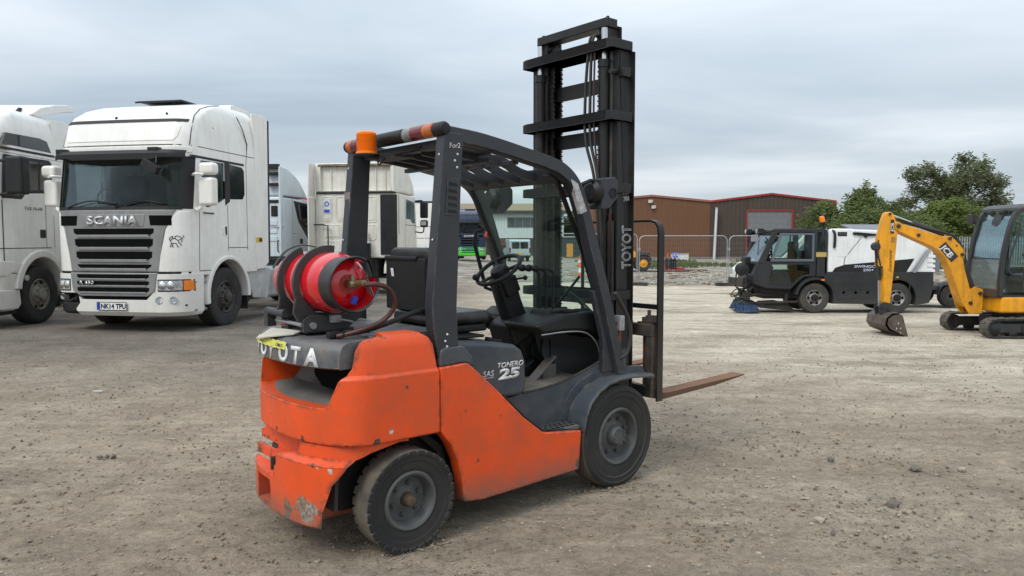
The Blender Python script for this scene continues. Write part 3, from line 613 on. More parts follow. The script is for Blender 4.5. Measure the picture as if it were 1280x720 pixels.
# overhead guard
for s in (-1, 1):
    pil = [(0.235, 2.19), (0.365, 2.19), (0.352, 2.06), (0.312, 1.25), (0.322, 1.05), (0.368, 0.945), (0.198, 0.945), (0.158, 1.15), (0.150, 1.27)]
    po = MB().prism(pil, s * 0.535, s * 0.455, 'y').build('rear_pillar', GUARD, T, 0.012, 2)
    mb = MB()
    for x, z in [(0.318, 2.075), (0.300, 2.040), (0.315, 2.005), (0.245, 1.115), (0.232, 1.08), (0.243, 1.05)]: mb.lathe([(0.007, 0), (0.005, 0.004), (0, 0.005)], (x - 0.0, s * 0.535, z), (0, s, 0), 8)
    for z in (2.07, 1.62): mb.lathe([(0.007, 0), (0.004, 0.004), (0, 0.005)], (0.222 - (2.07 - z) * 0.1, s * 0.50, z), (-1, 0, 0.1), 8)
    tag(mb.build('rivets', M('rivet_paint', (0.6, 0.6, 0.6), 0.5), po), kind='stuff')
    mb = MB(); mb.prism([(0.248, 1.945), (0.325, 1.945), (0.322, 1.75), (0.236, 1.75)], s * 0.5355, s * 0.540, 'y'); g = mb.build('vent_panel', GUARD, po, 0.002)
    mb = MB()
    for k in range(5): mb.prism([(0.258 - k * 0.002, 1.925 - k * 0.036), (0.305 - k * 0.001, 1.920 - k * 0.036), (0.315 - k * 0.001, 1.903 - k * 0.036), (0.257 - k * 0.002, 1.907 - k * 0.036)], s * 0.5402, s * 0.5415, 'y')
    tag(mb.build('vent_slots', BLACK, g), kind='stuff')
text(T, 'For2', 0.026, (0.262, -0.5375, 2.105), (1, 0, 0.05), (-0.05, 0, 1), LETTERW, 0.001, 0, 0.1, 1.0, name='chalk_writing')
mb = MB(); mb.bx(0.2, 0.205, 0.458, 0.530, 1.80, 1.92); o = mb.build('faded_label', M('faded_label', (0.20, 0.16, 0.16), 0.6, var=0.6, vsc=60), T); o.location = (0.006, 0, 0)
# D-section side tubes that run from the light bar to the cowl
sec = [(-0.035, -0.045), (0.035, -0.045), (0.043, -0.02), (0.043, 0.022), (0.026, 0.043), (-0.026, 0.043), (-0.043, 0.022), (-0.043, -0.02)]
tp = [(0.255, 2.185), (0.50, 2.165), (0.79, 2.118), (1.03, 2.072), (1.14, 2.03), (1.225, 1.955), (1.29, 1.83), (1.385, 1.575), (1.50, 1.24), (1.58, 0.99), (1.65, 0.76)]
for s in (-1, 1):
    mb = MB(); mb.tube([V((p.x, s * 0.485, p.y)) for p in bez([(x, z, 0) for x, z in tp], 5)], 0, sec=sec, up=(0, 1, 0)); g = mb.build('guard_tube', GUARD, T, 0, smooth=55)
    mb = MB(); mb.prism([(1.17, 1.99), (1.23, 1.965), (1.31, 1.80), (1.26, 1.78)], s * 0.5, s * 0.5315, 'y'); mb.build('worn_patch', M('worn_silver_tape', (0.42, 0.41, 0.40), 0.5, var=0.4, vsc=30), g) if s < 0 else mb.bm.free()
    mb = MB(); mb.prism([(1.40, 1.30), (1.51, 1.28), (1.60, 0.99), (1.68, 0.76), (1.50, 0.76), (1.50, 0.98)], s * 0.50, s * 0.46, 'y'); mb.build('pillar_gusset', GUARD, T, 0.006)
    mb = MB(); mb.tube([(1.22, s * 0.40, 1.70), (1.155, s * 0.40, 1.68), (1.14, s * 0.40, 1.60), (1.24, s * 0.40, 1.28), (1.34, s * 0.40, 1.25)], 0.014, 8)
    if s > 0: mb.build('grab_handle', BLACK, T)
    else: mb.bm.free()
mb = MB(); mb.box((1.30, 0.452, 1.665), (0.03, 0.02, 0.05), (0, radians(20), 0)); mb.build('orange_tag', ORANGE, T)
mb = MB(); mb.prism([(1.05, 2.055), (1.12, 2.03), (1.16, 1.985), (1.135, 1.965), (1.06, 2.01)], -0.45, 0.45, 'y'); mb.build('guard_front_header', GUARD, T, 0.008)
mb = MB(); mb.bx(0.30, 0.36, -0.45, 0.45, 2.12, 2.17); mb.prism([(0.34, 2.155), (0.62, 2.125), (0.62, 2.105), (0.34, 2.135)], -0.45, 0.45, 'y'); mb.build('guard_rear_plate', GUARD, T, 0.005)
for k in range(5):
    y = -0.32 + 0.16 * k; mb = MB()
    mb.tube(bez([(0.34, y, 2.13), (0.62, y, 2.10), (0.80, y, 2.085), (0.93, y, 2.03), (1.07, y, 2.005)], 4), 0, sec=[(-0.028, -0.012), (0.028, -0.012), (0.028, 0.012), (-0.028, 0.012)], up=(0, 1, 0)); mb.build('guard_bar', GUARD, T, 0.003)
for x in (0.62, 0.80):
    MB().bx(x - 0.02, x + 0.02, -0.45, 0.45, 2.06, 2.085).build('guard_cross_bar', GUARD, T, 0.004)
# light bar with lamps
lb = (0.24, 2.205); GREYL = M('grey_clear_lens', (0.17, 0.17, 0.17), 0.25, var=0.3, vsc=40); AMB2 = M('dull_amber_lens', (0.42, 0.10, 0.012), 0.25, var=0.2, vsc=30)
def lamp_seg(y0, y1, nm, mt, r=0.0415): return MB().lathe([(r - 0.004, 0), (r, 0.004), (r, y0 - y1 - 0.004), (r - 0.004, y0 - y1)], (lb[0], y0, lb[1]), (0, -1, 0), 20, True, arc=(radians(105), radians(255))).build(nm, mt, T)
MB().lathe([(0.02, 0), (0.034, 0.008), (0.038, 0.02), (0.038, 1.07), (0.030, 1.085), (0.015, 1.09)], (lb[0], 0.545, lb[1]), (0, -1, 0), 20).build('light_bar', BLACK, T)
for y0, y1, nm, mt in [(0.50, 0.44, 'indicator_lens', AMB2), (0.44, 0.36, 'brake_lens', REDLENS), (0.36, 0.30, 'reversing_lens', GREYL), (-0.16, -0.24, 'reversing_lens', GREYL), (-0.24, -0.36, 'brake_lens', REDLENS), (-0.36, -0.455, 'indicator_lens', AMB2)]: lamp_seg(y0, y1, nm, mt)
lamp_seg(0.28, -0.14, 'light_bar_sleeve', BLACK, 0.0415)
# amber beacon on its bracket
mb = MB(); mb.lathe([(0.075, 0), (0.075, 0.008), (0.05, 0.012)], (0.12, 0.085, 2.105), (0, 0, 1), 24); mb.bx(0.12, 0.26, 0.045, 0.125, 2.10, 2.108); mb.bx(0.16, 0.30, -0.16, 0.13, 2.085, 2.10); bk = mb.build('beacon_bracket', BLACK, T)
mb = MB(); prof = [(0.062, 0.0), (0.062, 0.01), (0.056, 0.014)]
for k in range(14): prof += [(0.0590, 0.018 + k * 0.007), (0.0540, 0.0215 + k * 0.007)]
prof += [(0.056, 0.118), (0.048, 0.128), (0.02, 0.131), (0, 0.131)]
mb.lathe(prof, (0.12, 0.085, 2.115), (0, 0, 1), 28); mb.build('beacon', AMBER, T, smooth=25)
MB().tube(bez([(0.16, 0.035, 2.09), (0.15, -0.005, 2.05), (0.18, -0.035, 2.09), (0.24, -0.105, 2.115), (0.27, -0.155, 2.12), (0.30, -0.215, 2.15)], 5), 0.005, 6).build('beacon_cable', BLACK, T)

# windscreen
g0, g1 = (1.14, 1.985), (1.60, 0.99)
mb = MB(); nx, nz = 0.0, 0.0; d = V((g1[0] - g0[0], 0, g1[1] - g0[1])).normalized(); nn = V((-d.z, 0, d.x)) * 0.005
mb.slab([[V((g0[0], y, g0[1])) for y in (-0.445, 0.445)], [V((1.345, y, 1.60)) for y in (-0.445, 0.445)], [V((g1[0], y, g1[1])) for y in (-0.445, 0.445)]], nn)
mb.build('windscreen', glass('tinted_screen', (0.80, 0.95, 0.91), 0.05, 0.04, 0.012, (0.45, 0.60, 0.56)), T, smooth=0)  # teal haze painted into the pane to lighten it as reflections would
mb = MB()
for y in (-0.44, 0.44): mb.tube([(g0[0], y, g0[1]), (1.345, y, 1.60), (g1[0], y, g1[1])], 0, sec=[(-0.012, -0.01), (0.012, -0.01), (0.012, 0.01), (-0.012, 0.01)], up=(0, 1, 0))
tag(mb.build('windscreen_seal', BLACK, T), kind='stuff')
mb = MB(); mb.tube([(1.60, -0.36, 1.10), (1.56, -0.22, 1.22), (1.535, -0.10, 1.29)], 0.008, 6); mb.tube([(1.60, -0.34, 1.10), (1.57, -0.20, 1.20), (1.545, -0.08, 1.27)], 0.006, 6); mb.tube([(1.46, -0.32, 1.38), (1.53, -0.10, 1.23), (1.60, 0.12, 1.10)], 0.009, 6); mb.build('wiper', BLACK, T)
# work lamps in square housings
for s in (-1, 1):
    hz = [(1.40, 2.005), (1.52, 2.02), (1.55, 1.995), (1.55, 1.89), (1.47, 1.82), (1.40, 1.81)]
    hb = MB().prism(hz, s * 0.575, s * 0.46, 'y').build('work_lamp_housing', GUARD, T, 0.012, 2)
    mb = MB(); mb.lathe([(0.034, 0.0), (0.034, 0.003), (0.026, 0.003), (0.024, -0.015), (0, -0.015)], (1.50, s * 0.576, 1.915), (0, s, 0), 20); mb.build('housing_port', BLACK, hb)
    mb = MB(); mb.tube([(1.25, s * 0.50, 1.95), (1.34, s * 0.53, 1.99), (1.43, s * 0.53, 1.99)], 0.012, 6); mb.tube([(1.30, s * 0.50, 1.80), (1.36, s * 0.53, 1.84), (1.43, s * 0.53, 1.86)], 0.012, 6)
    mb.lathe([(0.05, 0), (0.075, 0.02), (0.075, 0.06), (0.05, 0.08)], (1.35, s * 0.51, 1.92), (1, 0, 0), 16)
    mb.build('lamp_bracket', BLACK, hb)

# mast
def channel(xa, xb, y0, y1, z0, z1, web):      # C section: web on one side, two flanges
    mb = MB(); t = 0.016; lo, hi = min(y0, y1), max(y0, y1)
    wy = (lo, lo + t) if web < 0 else (hi - t, hi)
    mb.bx(xa + t, xb - t, wy[0], wy[1], z0, z1); mb.bx(xa, xa + t, lo, hi, z0, z1); mb.bx(xb - t, xb, lo, hi, z0, z1); return mb
for s in (-1, 1):
    orl = channel(1.71, 1.885, s * 0.335, s * 0.42, 0.12, 2.885, s).build('outer_mast_rail', MAST, T, 0.004); MB().bx(1.7075, 1.709, s * 0.352, s * 0.375, 1.3, 2.87).build('worn_strip', M('rubbed_steel', (0.16, 0.15, 0.14), 0.4, 0.6, var=0.4, vsc=12, dirt=0.6, dcol=(0.03, 0.025, 0.02)), orl)
    for z in (2.84, 2.35): MB().cyl((1.77, s * 0.30, z), (1.77, s * 0.336, z), 0.045, n=20).cyl((1.77, s * 0.29, z), (1.77, s * 0.30, z), 0.015).build('mast_roller', DARKST, orl)
    channel(1.70, 1.845, s * 0.255, s * 0.333, 0.50, 3.06, s).build('inner_mast_rail', MAST, T, 0.004)
    cyl = MB().cyl((1.69, s * 0.315, 0.30), (1.69, s * 0.315, 2.80), 0.036, n=16).lathe([(0.042, 0), (0.042, 0.05)], (1.69, s * 0.315, 2.77), (0, 0, 1), 16).build('lift_cylinder', MAST, T)
    MB().cyl((1.69, s * 0.315, 2.80), (1.69, s * 0.315, 3.03), 0.022, n=14).build('cylinder_rod', CHROME, cyl)
    ch = MB(); zt = 2.98; xc = 1.735; yc = s * 0.238
    for k in range(150):
        z = zt - k * 0.0165; ch.bx(xc - 0.008, xc + 0.008, yc - (0.02 if k % 2 else 0.013), yc + (0.02 if k % 2 else 0.013), z - 0.0065, z + 0.0065)
    for k in range(150):
        z = zt - k * 0.0165; ch.bx(xc + 0.072, xc + 0.088, yc - (0.02 if k % 2 else 0.013), yc + (0.02 if k % 2 else 0.013), z - 0.0065, z + 0.0065)
    tag(ch.build('lift_chain', MAST, T, 0), kind='stuff')
    pu = MB().lathe([(0.03, -0.022), (0.056, -0.022), (0.056, -0.016), (0.042, -0.012), (0.042, 0.012), (0.056, 0.016), (0.056, 0.022), (0.03, 0.022)], (1.775, yc, 2.965), (0, 1, 0), 20); pu.build('chain_pulley', MAST, T)
def bent_tie(z, h, x, w, t=0.022, back=0.10):
    pts = [(x + back, -w, z), (x + 0.01, -w + 0.005, z), (x, -w + 0.03, z), (x, w - 0.03, z), (x + 0.01, w - 0.005, z), (x + back, w, z)]
    return MB().tube(pts, 0, sec=[(-h / 2, -t / 2), (h / 2, -t / 2), (h / 2, t / 2), (-h / 2, t / 2)], up=(1, 0, 0)) if False else _tie(pts, h, t)
def _tie(pts, h, t):
    mb = MB(); c = V((1.8, 0, 0)); A = []; 
    inner = []
    for x, y, z in pts:
        d = V((c.x - x, -y, 0)); d.normalize(); inner.append((x + t if abs(y) < 0.395 else x, y - (t if abs(y) >= 0.395 else 0) * (1 if y > 0 else -1), z))
    poly = [(p[0], p[1]) for p in pts] + [(p[0], p[1]) for p in inner[::-1]]
    return mb.prism(poly, pts[0][2] - h / 2, pts[0][2] + h / 2, 'z')
for z in (2.905, 2.44, 1.965, 1.25): bent_tie(z, 0.062, 1.62, 0.45, 0.025, 0.20).build('outer_mast_tie', MAST, T, 0.004)
mb = MB(); mb.prism([(1.685, -0.35), (1.675, -0.33), (1.675, 0.33), (1.685, 0.35), (1.78, 0.35), (1.78, -0.35)], 3.035, 3.095, 'z'); mb.cyl((1.72, -0.315, 3.09), (1.72, -0.315, 3.115), 0.012); mb.cyl((1.72, 0.315, 3.09), (1.72, 0.315, 3.115), 0.012); mb.build('inner_mast_head', MAST, T, 0.006)
for z in (2.68, 2.33, 0.75): MB().bx(1.78, 1.81, -0.26, 0.26, z - 0.05, z + 0.05).build('inner_mast_tie', MAST, T, 0.004)
mb = MB(); mb.bx(1.72, 1.80, -0.42, -0.452, 2.70, 2.76); mb.bx(1.74, 1.80, -0.42, -0.446, 1.94, 2.0); mb.cyl((1.66, -0.40, 2.73), (1.72, -0.40, 2.73), 0.02); tag(mb.build('mast_bracket', MAST, T, 0.004), kind='stuff')
HOSE = M('hydraulic_hose', (0.018, 0.017, 0.016), 0.6, var=0.3, dirt=0.3)
for k, dy in enumerate((0.0, 0.045)):
    MB().tube(bez([(1.74, -0.29 + dy * 0.6, 2.80), (1.71, -0.275 + dy * 0.6, 2.97), (1.67, -0.26 + dy * 0.6, 2.99), (1.645, -0.245 + dy * 0.6, 2.93), (1.64, -0.235 + dy, 2.6), (1.64, -0.24 + dy, 2.3), (1.645, -0.30 + dy * 0.7, 2.05), (1.65, -0.33 + dy * 0.5, 1.7), (1.65, -0.35 + dy * 0.4, 1.2)], 6), 0.0105, 8).build('mast_hose', HOSE, T)
MB().tube(bez([(1.64, -0.275, 2.9), (1.64, -0.27, 2.4), (1.65, -0.31, 2.0), (1.66, -0.34, 1.6)], 5), 0.007, 6).build('mast_hose', M('red_brown_hose', (0.045, 0.018, 0.014), 0.6), T)
MB().tube([(1.695, -0.375, 1.80), (1.695, -0.375, 0.8)], 0.012, 8).build('mast_hose', M('red_brown_hose', (0.10, 0.03, 0.02), 0.6), T)
for k in range(2): MB().tube(bez([(1.70, -0.39 + 0.03 * k, 1.75), (1.69, -0.40 + 0.03 * k, 1.3), (1.66, -0.42 + 0.03 * k, 0.98), (1.62, -0.40, 0.80)], 6), 0.012, 8).build('mast_hose', HOSE, T)
MB().tube(bez([(1.56, -0.545, 1.28), (1.68, -0.545, 1.12), (1.715, -0.545, 1.0), (1.69, -0.54, 0.88), (1.64, -0.52, 0.84)], 6), 0.014, 8).build('tilt_hose', HOSE, T)
MB().tube(bez([(1.66, -0.47, 1.08), (1.685, -0.475, 1.0), (1.68, -0.47, 0.9), (1.66, -0.46, 0.84)], 6), 0.011, 8).build('tilt_hose', M('orange_hose', (0.30, 0.07, 0.03), 0.6), T)
mb = MB(); mb.bx(1.66, 1.71, -0.50, -0.43, 1.02, 1.12); mb.build('connector_block', WHITELENS, T, 0.006)
text(T, 'TOYOT', 0.088, (1.850, -0.4222, 1.425), (0, 0, 1), (-1, 0, 0), LETTERW, 0, 0, 0, 0.66, outline=0.0024, name='mast_lettering')
text(T, '523', 0.030, (1.765, -0.4222, 1.925), (1, 0, 0.15), (-0.15, 0, 1), LETTERW, 0, 0, 0, 1, outline=0.0015, name='chalk_writing')
text(T, '701', 0.030, (1.772, -0.4222, 1.880), (1, 0, 0.15), (-0.15, 0, 1), LETTERW, 0, 0, 0, 1, outline=0.0015, name='chalk_writing')
# carriage, load backrest, forks
mb = MB()
mb.bx(1.97, 2.02, -0.51, 0.51, 0.955, 1.04); mb.bx(1.97, 2.02, -0.51, 0.51, 0.53, 0.61)
for s in (-1, 1): mb.bx(1.86, 2.0, s * 0.14, s * 0.20, 0.50, 1.08); mb.bx(1.975, 2.015, s * 0.455, s * 0.51, 0.61, 0.955)
for k in range(9): mb.bx(1.985, 2.02, -0.41 + k * 0.10, -0.37 + k * 0.10, 1.04, 1.052)
tag(mb.build('fork_carriage', CARR, T, 0.005), kind='stuff')
bk = [(-0.525, 0.50), (-0.525, 1.66), (-0.517, 1.71), (-0.495, 1.74), (-0.455, 1.752), (0.455, 1.752), (0.495, 1.74), (0.517, 1.71), (0.525, 1.66), (0.525, 0.50)]
mb = MB(); mb.tube([(2.045, y, z) for y, z in bk], 0, sec=[(-0.008, -0.03), (0.008, -0.03), (0.008, 0.03), (-0.008, 0.03)], up=(1, 0, 0)); 
br = mb.build('load_backrest', MAST, T, 0.003)
MB().bx(2.03, 2.05, -0.51, 0.51, 1.14, 1.175).build('backrest_rail', MAST, T, 0.003)
for y in (-0.22, 0.0, 0.22): MB().bx(2.035, 2.05, y - 0.012, y + 0.012, 1.04, 1.745).build('backrest_bar', MAST, T, 0.002)
for s in (-1, 1):
    yc = s * 0.45
    mb = MB(); mb.prism([(2.025, 1.06), (2.07, 1.06), (2.075, 0.60), (2.085, 0.575), (2.11, 0.552), (2.16, 0.546), (3.13, 0.566), (3.13, 0.556), (2.75, 0.525), (2.12, 0.502), (2.07, 0.506), (2.04, 0.53), (2.025, 0.58)], yc - 0.06, yc + 0.06, 'y')
    f = mb.build('fork', RUSTY, T, 0.005)
    MB().bx(1.995, 2.055, yc - 0.045, yc + 0.045, 1.03, 1.085).box((2.02, yc, 1.10), (0.02, 0.02, 0.07)).bx(1.99, 2.04, yc - 0.07, yc + 0.01, 1.052, 1.10).build('fork_hook', CARR, f, 0.004)

# gas bottle cradle on the counterweight
CRAD = M('cradle_paint', (0.028, 0.029, 0.031), 0.5, var=0.2, dirt=0.4, dcol=(0.10, 0.09, 0.08))
bc = (-0.215, 1.385)
def strap(y, a0, a1, r0, r1, th):
    n = 20; out = [(bc[0] + (r1 + 0.0) * cos(a), bc[1] + r1 * sin(a)) for a in [a0 + (a1 - a0) * i / n for i in range(n + 1)]]
    inn = [(bc[0] + r0 * cos(a), bc[1] + r0 * sin(a)) for a in [a1 + (a0 - a1) * i / n for i in range(n + 1)]]
    return MB().prism(out + inn, y - th / 2, y + th / 2, 'y')
for y in (0.115, -0.085):
    mb = strap(y, radians(108 if y > 0 else 80), radians(248), 0.168, 0.206, 0.022)
    mb.prism([(bc[0] - 0.19, bc[1] - 0.06), (bc[0] - 0.155, bc[1] - 0.07), (bc[0] - 0.06, bc[1] - 0.18), (bc[0] - 0.02, 1.155), (bc[0] - 0.16, 1.155), (bc[0] - 0.205, 1.24)], y - 0.012, y + 0.012, 'y')
    mb.build('cradle_arm', CRAD, T, 0.003)
for y in (0.115, -0.085):
    MB().prism([(bc[0] - 0.17, 1.135), (bc[0] - 0.17, 1.20), (bc[0] - 0.13, 1.225), (bc[0] + 0.05, 1.215), (bc[0] + 0.14, 1.235), (bc[0] + 0.18, 1.30), (bc[0] + 0.21, 1.30), (bc[0] + 0.17, 1.20), (bc[0] + 0.08, 1.14)], y - 0.05, y - 0.036, 'y').build('cradle_plate', CRAD, T, 0.004)
mb = MB(); mb.bx(bc[0] - 0.15, bc[0] + 0.13, -0.12, 0.20, 1.128, 1.145); mb.bx(bc[0] - 0.10, bc[0] - 0.05, -0.1, 0.26, 1.145, 1.20); mb.bx(bc[0] + 0.05, bc[0] + 0.10, -0.1, 0.26, 1.145, 1.205); mb.build('cradle_base', CRAD, T, 0.004)
mb = MB(); mb.cyl((bc[0] - 0.17, 0.21, 1.175), (bc[0] - 0.17, -0.12, 1.175), 0.011); mb.cyl((bc[0] - 0.12, -0.15, 1.17), (bc[0] - 0.12, -0.118, 1.17), 0.018, n=12); mb.build('cradle_rod', ZINC, T)
MB().cyl((bc[0] - 0.19, 0.28, 1.225), (bc[0] - 0.19, 0.04, 1.225), 0.022).bx(bc[0] - 0.21, bc[0] - 0.16, 0.24, 0.29, 1.14, 1.24).build('cradle_hinge', CRAD, T)
MB().box((bc[0] - 0.0, -0.155, 1.20), (0.06, 0.03, 0.04)).tube([(bc[0] + 0.0, -0.165, 1.20), (bc[0] + 0.07, -0.17, 1.185), (bc[0] + 0.10, -0.17, 1.175)], 0.009, 6).build('cradle_latch', ZINC, T, 0.004)
MB().slab([[(bc[0] - 0.22, 0.16, 1.135), (bc[0] - 0.2, 0.0, 1.14), (bc[0] - 0.14, -0.05, 1.13)], [(bc[0] - 0.30, 0.18, 1.085), (bc[0] - 0.285, 0.04, 1.105), (bc[0] - 0.2, -0.08, 1.122)]], (0, 0, 0.006)).build('rag', M('pale_rag', (0.52, 0.49, 0.42), 0.9, var=0.2, dirt=0.4), T, smooth=60)
MB().tube(bez([(bc[0] + 0.04, 0.1, bc[1] + 0.19), (bc[0] - 0.05, 0.14, bc[1] + 0.205), (bc[0] - 0.13, 0.17, bc[1] + 0.17), (bc[0] - 0.19, 0.2, bc[1] + 0.08)], 4), 0, sec=[(-0.003, -0.010), (0.003, -0.010), (0.003, 0.010), (-0.003, 0.010)], up=(0, 1, 0)).build('cradle_strap', M('webbing', (0.06, 0.065, 0.055), 0.9, var=0.3), T)
# rubber hoses
MB().tube(bez([(-0.21, -0.47, 1.395), (-0.15, -0.50, 1.395), (-0.08, -0.50, 1.36), (-0.045, -0.48, 1.28), (-0.10, -0.44, 1.20), (-0.22, -0.40, 1.155), (-0.30, -0.34, 1.13)], 7), 0.0125, 8).build('gas_hose', M('red_black_hose', (0.06, 0.018, 0.014), 0.55, var=0.5, vsc=9), T)
MB().tube(bez([(-0.28, -0.36, 1.14), (-0.15, -0.40, 1.16), (0.0, -0.42, 1.20), (0.12, -0.43, 1.235), (0.3, -0.42, 1.25)], 7), 0.014, 8).build('gas_hose', BLACK, T)
MB().box((-0.30, -0.31, 1.135), (0.07, 0.05, 0.035)).build('hose_anchor', BLACK, T, 0.008)

# ---- the gas cylinder itself lies in the cradle
GRED = M('red_gas_paint', srgb(205, 12, 28), 0.2, var=0.10, dirt=0.18, dcol=(0.20, 0.02, 0.02), dsc=6, coat=0.9, top=0.06, chips=((0.25, 0.12, 0.1), 0.75, 18))
gb = thing('gas_cylinder', 'red propane gas cylinder strapped on its side behind the forklift seat', 'gas cylinder', fw(bc[0], 0.05, 1.22), FL_A)
off = V((bc[0], 0.05, 1.22)); gc = V((bc[0], 0, bc[1])) - off
R = 0.163
prof = [(0.02, 0.335), (0.07, 0.333), (0.12, 0.318), (0.148, 0.29), (0.160, 0.25), (R, 0.22), (R, 0.06), (R + 0.003, 0.05), (R + 0.003, 0.03), (R, 0.02), (R, -0.16), (0.158, -0.20), (0.145, -0.24), (0.118, -0.275), (0.08, -0.298), (0.04, -0.305), (0.01, -0.306)]
MB().lathe([(r, -t) for r, t in prof], gc, (0, -1, 0), 40).build('bottle_body', GRED, gb, smooth=50)
GB2 = M('collar_paint', (0.02, 0.02, 0.021), 0.4, var=0.2)
MB().lathe([(0.140, 0.225), (0.140, 0.36), (0.146, 0.372), (0.140, 0.384), (0.131, 0.374), (0.131, 0.24)], gc, (0, -1, 0), 36, False, arc=(radians(60), radians(372))).build('bottle_collar', GB2, gb)
MB().lathe([(0.130, 0.24), (0.130, 0.365)], gc, (0, -1, 0), 36, False, arc=(radians(60), radians(372))).build('collar_lining', GRED, gb)
MB().lathe([(0.13, 0.30), (0.13, 0.345), (0.12, 0.345)], gc, (0, 1, 0), 30, False).build('foot_ring', GRED, gb)
BRASS = M('brass', (0.30, 0.24, 0.14), 0.4, 0.8, var=0.3, dirt=0.5)
v0 = gc + V((0, -0.30, 0)); mb = MB(); mb.cyl(v0, v0 + V((0, -0.07, 0)), 0.022, 0.018); mb.cyl(v0 + V((0, -0.055, 0)), v0 + V((0.0, -0.055, 0.045)), 0.014); mb.cyl(v0 + V((-0.03, -0.07, 0.0)), v0 + V((0.03, -0.07, 0.0)), 0.02); mb.cyl(v0 + V((0.0, -0.07, 0.005)), v0 + V((0.003, -0.17, 0.012)), 0.013, 0.016); mb.build('cylinder_valve', BRASS, gb)
MB().lathe([(0.05, 0), (0.05, 0.004), (0, 0.004)], gc + V((0, -0.302, 0)), (0, -1, 0), 20).build('valve_label', M('red_label', (0.35, 0.03, 0.02), 0.5, var=0.4, vsc=50), gb)
MB().box(gc + V((0.02, -0.33, -0.085)), (0.03, 0.02, 0.04), (0.3, 0.2, 0)).build('blue_tag', BLUE, gb, 0.004)
MB().slab([[gc + V((0.075 + 0.02 * k, -0.31 - 0.06 * j, 0.03 - 0.06 * k * 0.8)) for k in range(3)] for j in range(2)], (0.002, 0, 0)).build('data_plate', ZINC, gb)
# ------------------------------------------------------------------ lorries
WHITE = M('white_cab_paint', srgb(236, 234, 228), 0.32, var=0.02, dirt=0.2, dcol=(0.40, 0.36, 0.29), dsc=2.2, streak=0.16, scol=(0.36, 0.33, 0.28), coat=0.3, low=(0.9, 1.5, (0.42, 0.39, 0.34), 0.30))
IVORY = M('ivory_cab_paint', srgb(224, 221, 210), 0.4, var=0.04, dirt=0.25, dcol=(0.30, 0.26, 0.2), dsc=2, streak=0.35, scol=(0.34, 0.29, 0.22))
ICE = M('pale_grey_cab_paint', srgb(210, 219, 224), 0.35, var=0.03, dirt=0.2, dcol=(0.3, 0.3, 0.29), dsc=2, streak=0.2)
SILVER = M('silver_grille_paint', srgb(142, 142, 141), 0.35, 0.35, var=0.06, dirt=0.3, dcol=(0.14, 0.13, 0.12), dsc=4, streak=0.2)
TRIM = M('truck_black_trim', (0.008, 0.0085, 0.009), 0.5, var=0.2, dirt=0.25, dcol=(0.04, 0.038, 0.034), spec=0.4)
MESHB = M('grille_mesh', (0.003, 0.003, 0.003), 0.8, var=0.3, bump=0.5, bsc=120, spec=0.1)
DGLASS = M('dark_tinted_glass', (0.012, 0.016, 0.018), 0.05, var=0.4, vsc=2, spec=0.8)
CGLASS = glass('cab_glass', (0.36, 0.41, 0.40), 0.32, 0.06, 0.0, (0.25, 0.25, 0.24))
SEAM = M('panel_gap', (0.03, 0.03, 0.03), 0.8)
CHASS = M('lorry_chassis', (0.022, 0.021, 0.020), 0.75, var=0.3, dirt=0.7, dcol=(0.08, 0.07, 0.06), bump=0.2)
TRIMD = M('truck_tyre', (0.018, 0.018, 0.018), 0.85, var=0.2, dirt=0.6, dcol=(0.075, 0.068, 0.058), dsc=4, bump=0.2)
DARKRIM = M('dirty_dark_rim', (0.05, 0.047, 0.042), 0.6, 0.3, var=0.4, vsc=12, dirt=0.7, dcol=(0.14, 0.12, 0.10), dsc=9)
PALERIM = M('dusty_pale_rim', (0.26, 0.245, 0.21), 0.65, var=0.3, vsc=8, dirt=0.7, dcol=(0.08, 0.065, 0.05), dsc=6)
HEADL = M('headlamp_glass', (0.42, 0.44, 0.45), 0.12, 0.2, var=0.5, vsc=30, spec=0.8)
PLATEW = M('number_plate', (0.75, 0.76, 0.74), 0.4, var=0.04)
HAZARD = M('yellow_label', (0.70, 0.42, 0.02), 0.5, var=0.1)
INTER = M('cab_interior', (0.03, 0.03, 0.03), 0.8, var=0.3)
CURT = M('pale_curtain', (0.45, 0.44, 0.40), 0.9, var=0.15)

class Cab:
    def __init__(s, zp, bulge=0.05): s.zp, s.b = zp, bulge
    def at(s, z):
        p = s.zp
        if z <= p[0][0]: return p[0][1:]
        for a, b in zip(p, p[1:]):
            if z <= b[0]:
                t = (z - a[0]) / (b[0] - a[0]); return tuple(u + (v - u) * t for u, v in zip(a[1:], b[1:]))
        return p[-1][1:]
    def fx(s, y, z):
        xf, xb, w, r = s.at(z); t = max(0.0, min(1.0, (abs(y) - (w - r)) / r))
        return xf - s.b * (y / w) ** 2 - r * 0.9 * (1 - sqrt(max(0.0, 1 - t * t)))
    def ring(s, z, off=0.0):
        xf, xb, w, r = s.at(z); pts = []
        ys = [-(w - r) - r * sin(a * pi / 12) for a in range(6, 0, -1)] + [-(w - r) + 2 * (w - r) * k / 10 for k in range(11)] + [(w - r) + r * sin(a * pi / 12) for a in range(1, 7)]
        k = (w - off) / w
        for y in ys: pts.append(V((s.fx(y, z) - off, y * k, z)))
        return pts + [V((xb + off + 0.06, (w - off), z)), V((xb + off, (w - off - 0.06), z)), V((xb + off, -(w - off - 0.06), z)), V((xb + off + 0.06, -(w - off), z))]
    def loft(s, zs, off=0.0): return MB().loft([s.ring(z, off) for z in zs])
    def panel(s, mb, rows, off, th, n=12):
        rr = [[V((s.fx(y0 + (y1 - y0) * i / n, z) + off, y0 + (y1 - y0) * i / n, z)) for i in range(n + 1)] for z, y0, y1 in rows]
        return mb.slab(rr, (-th, 0, 0))
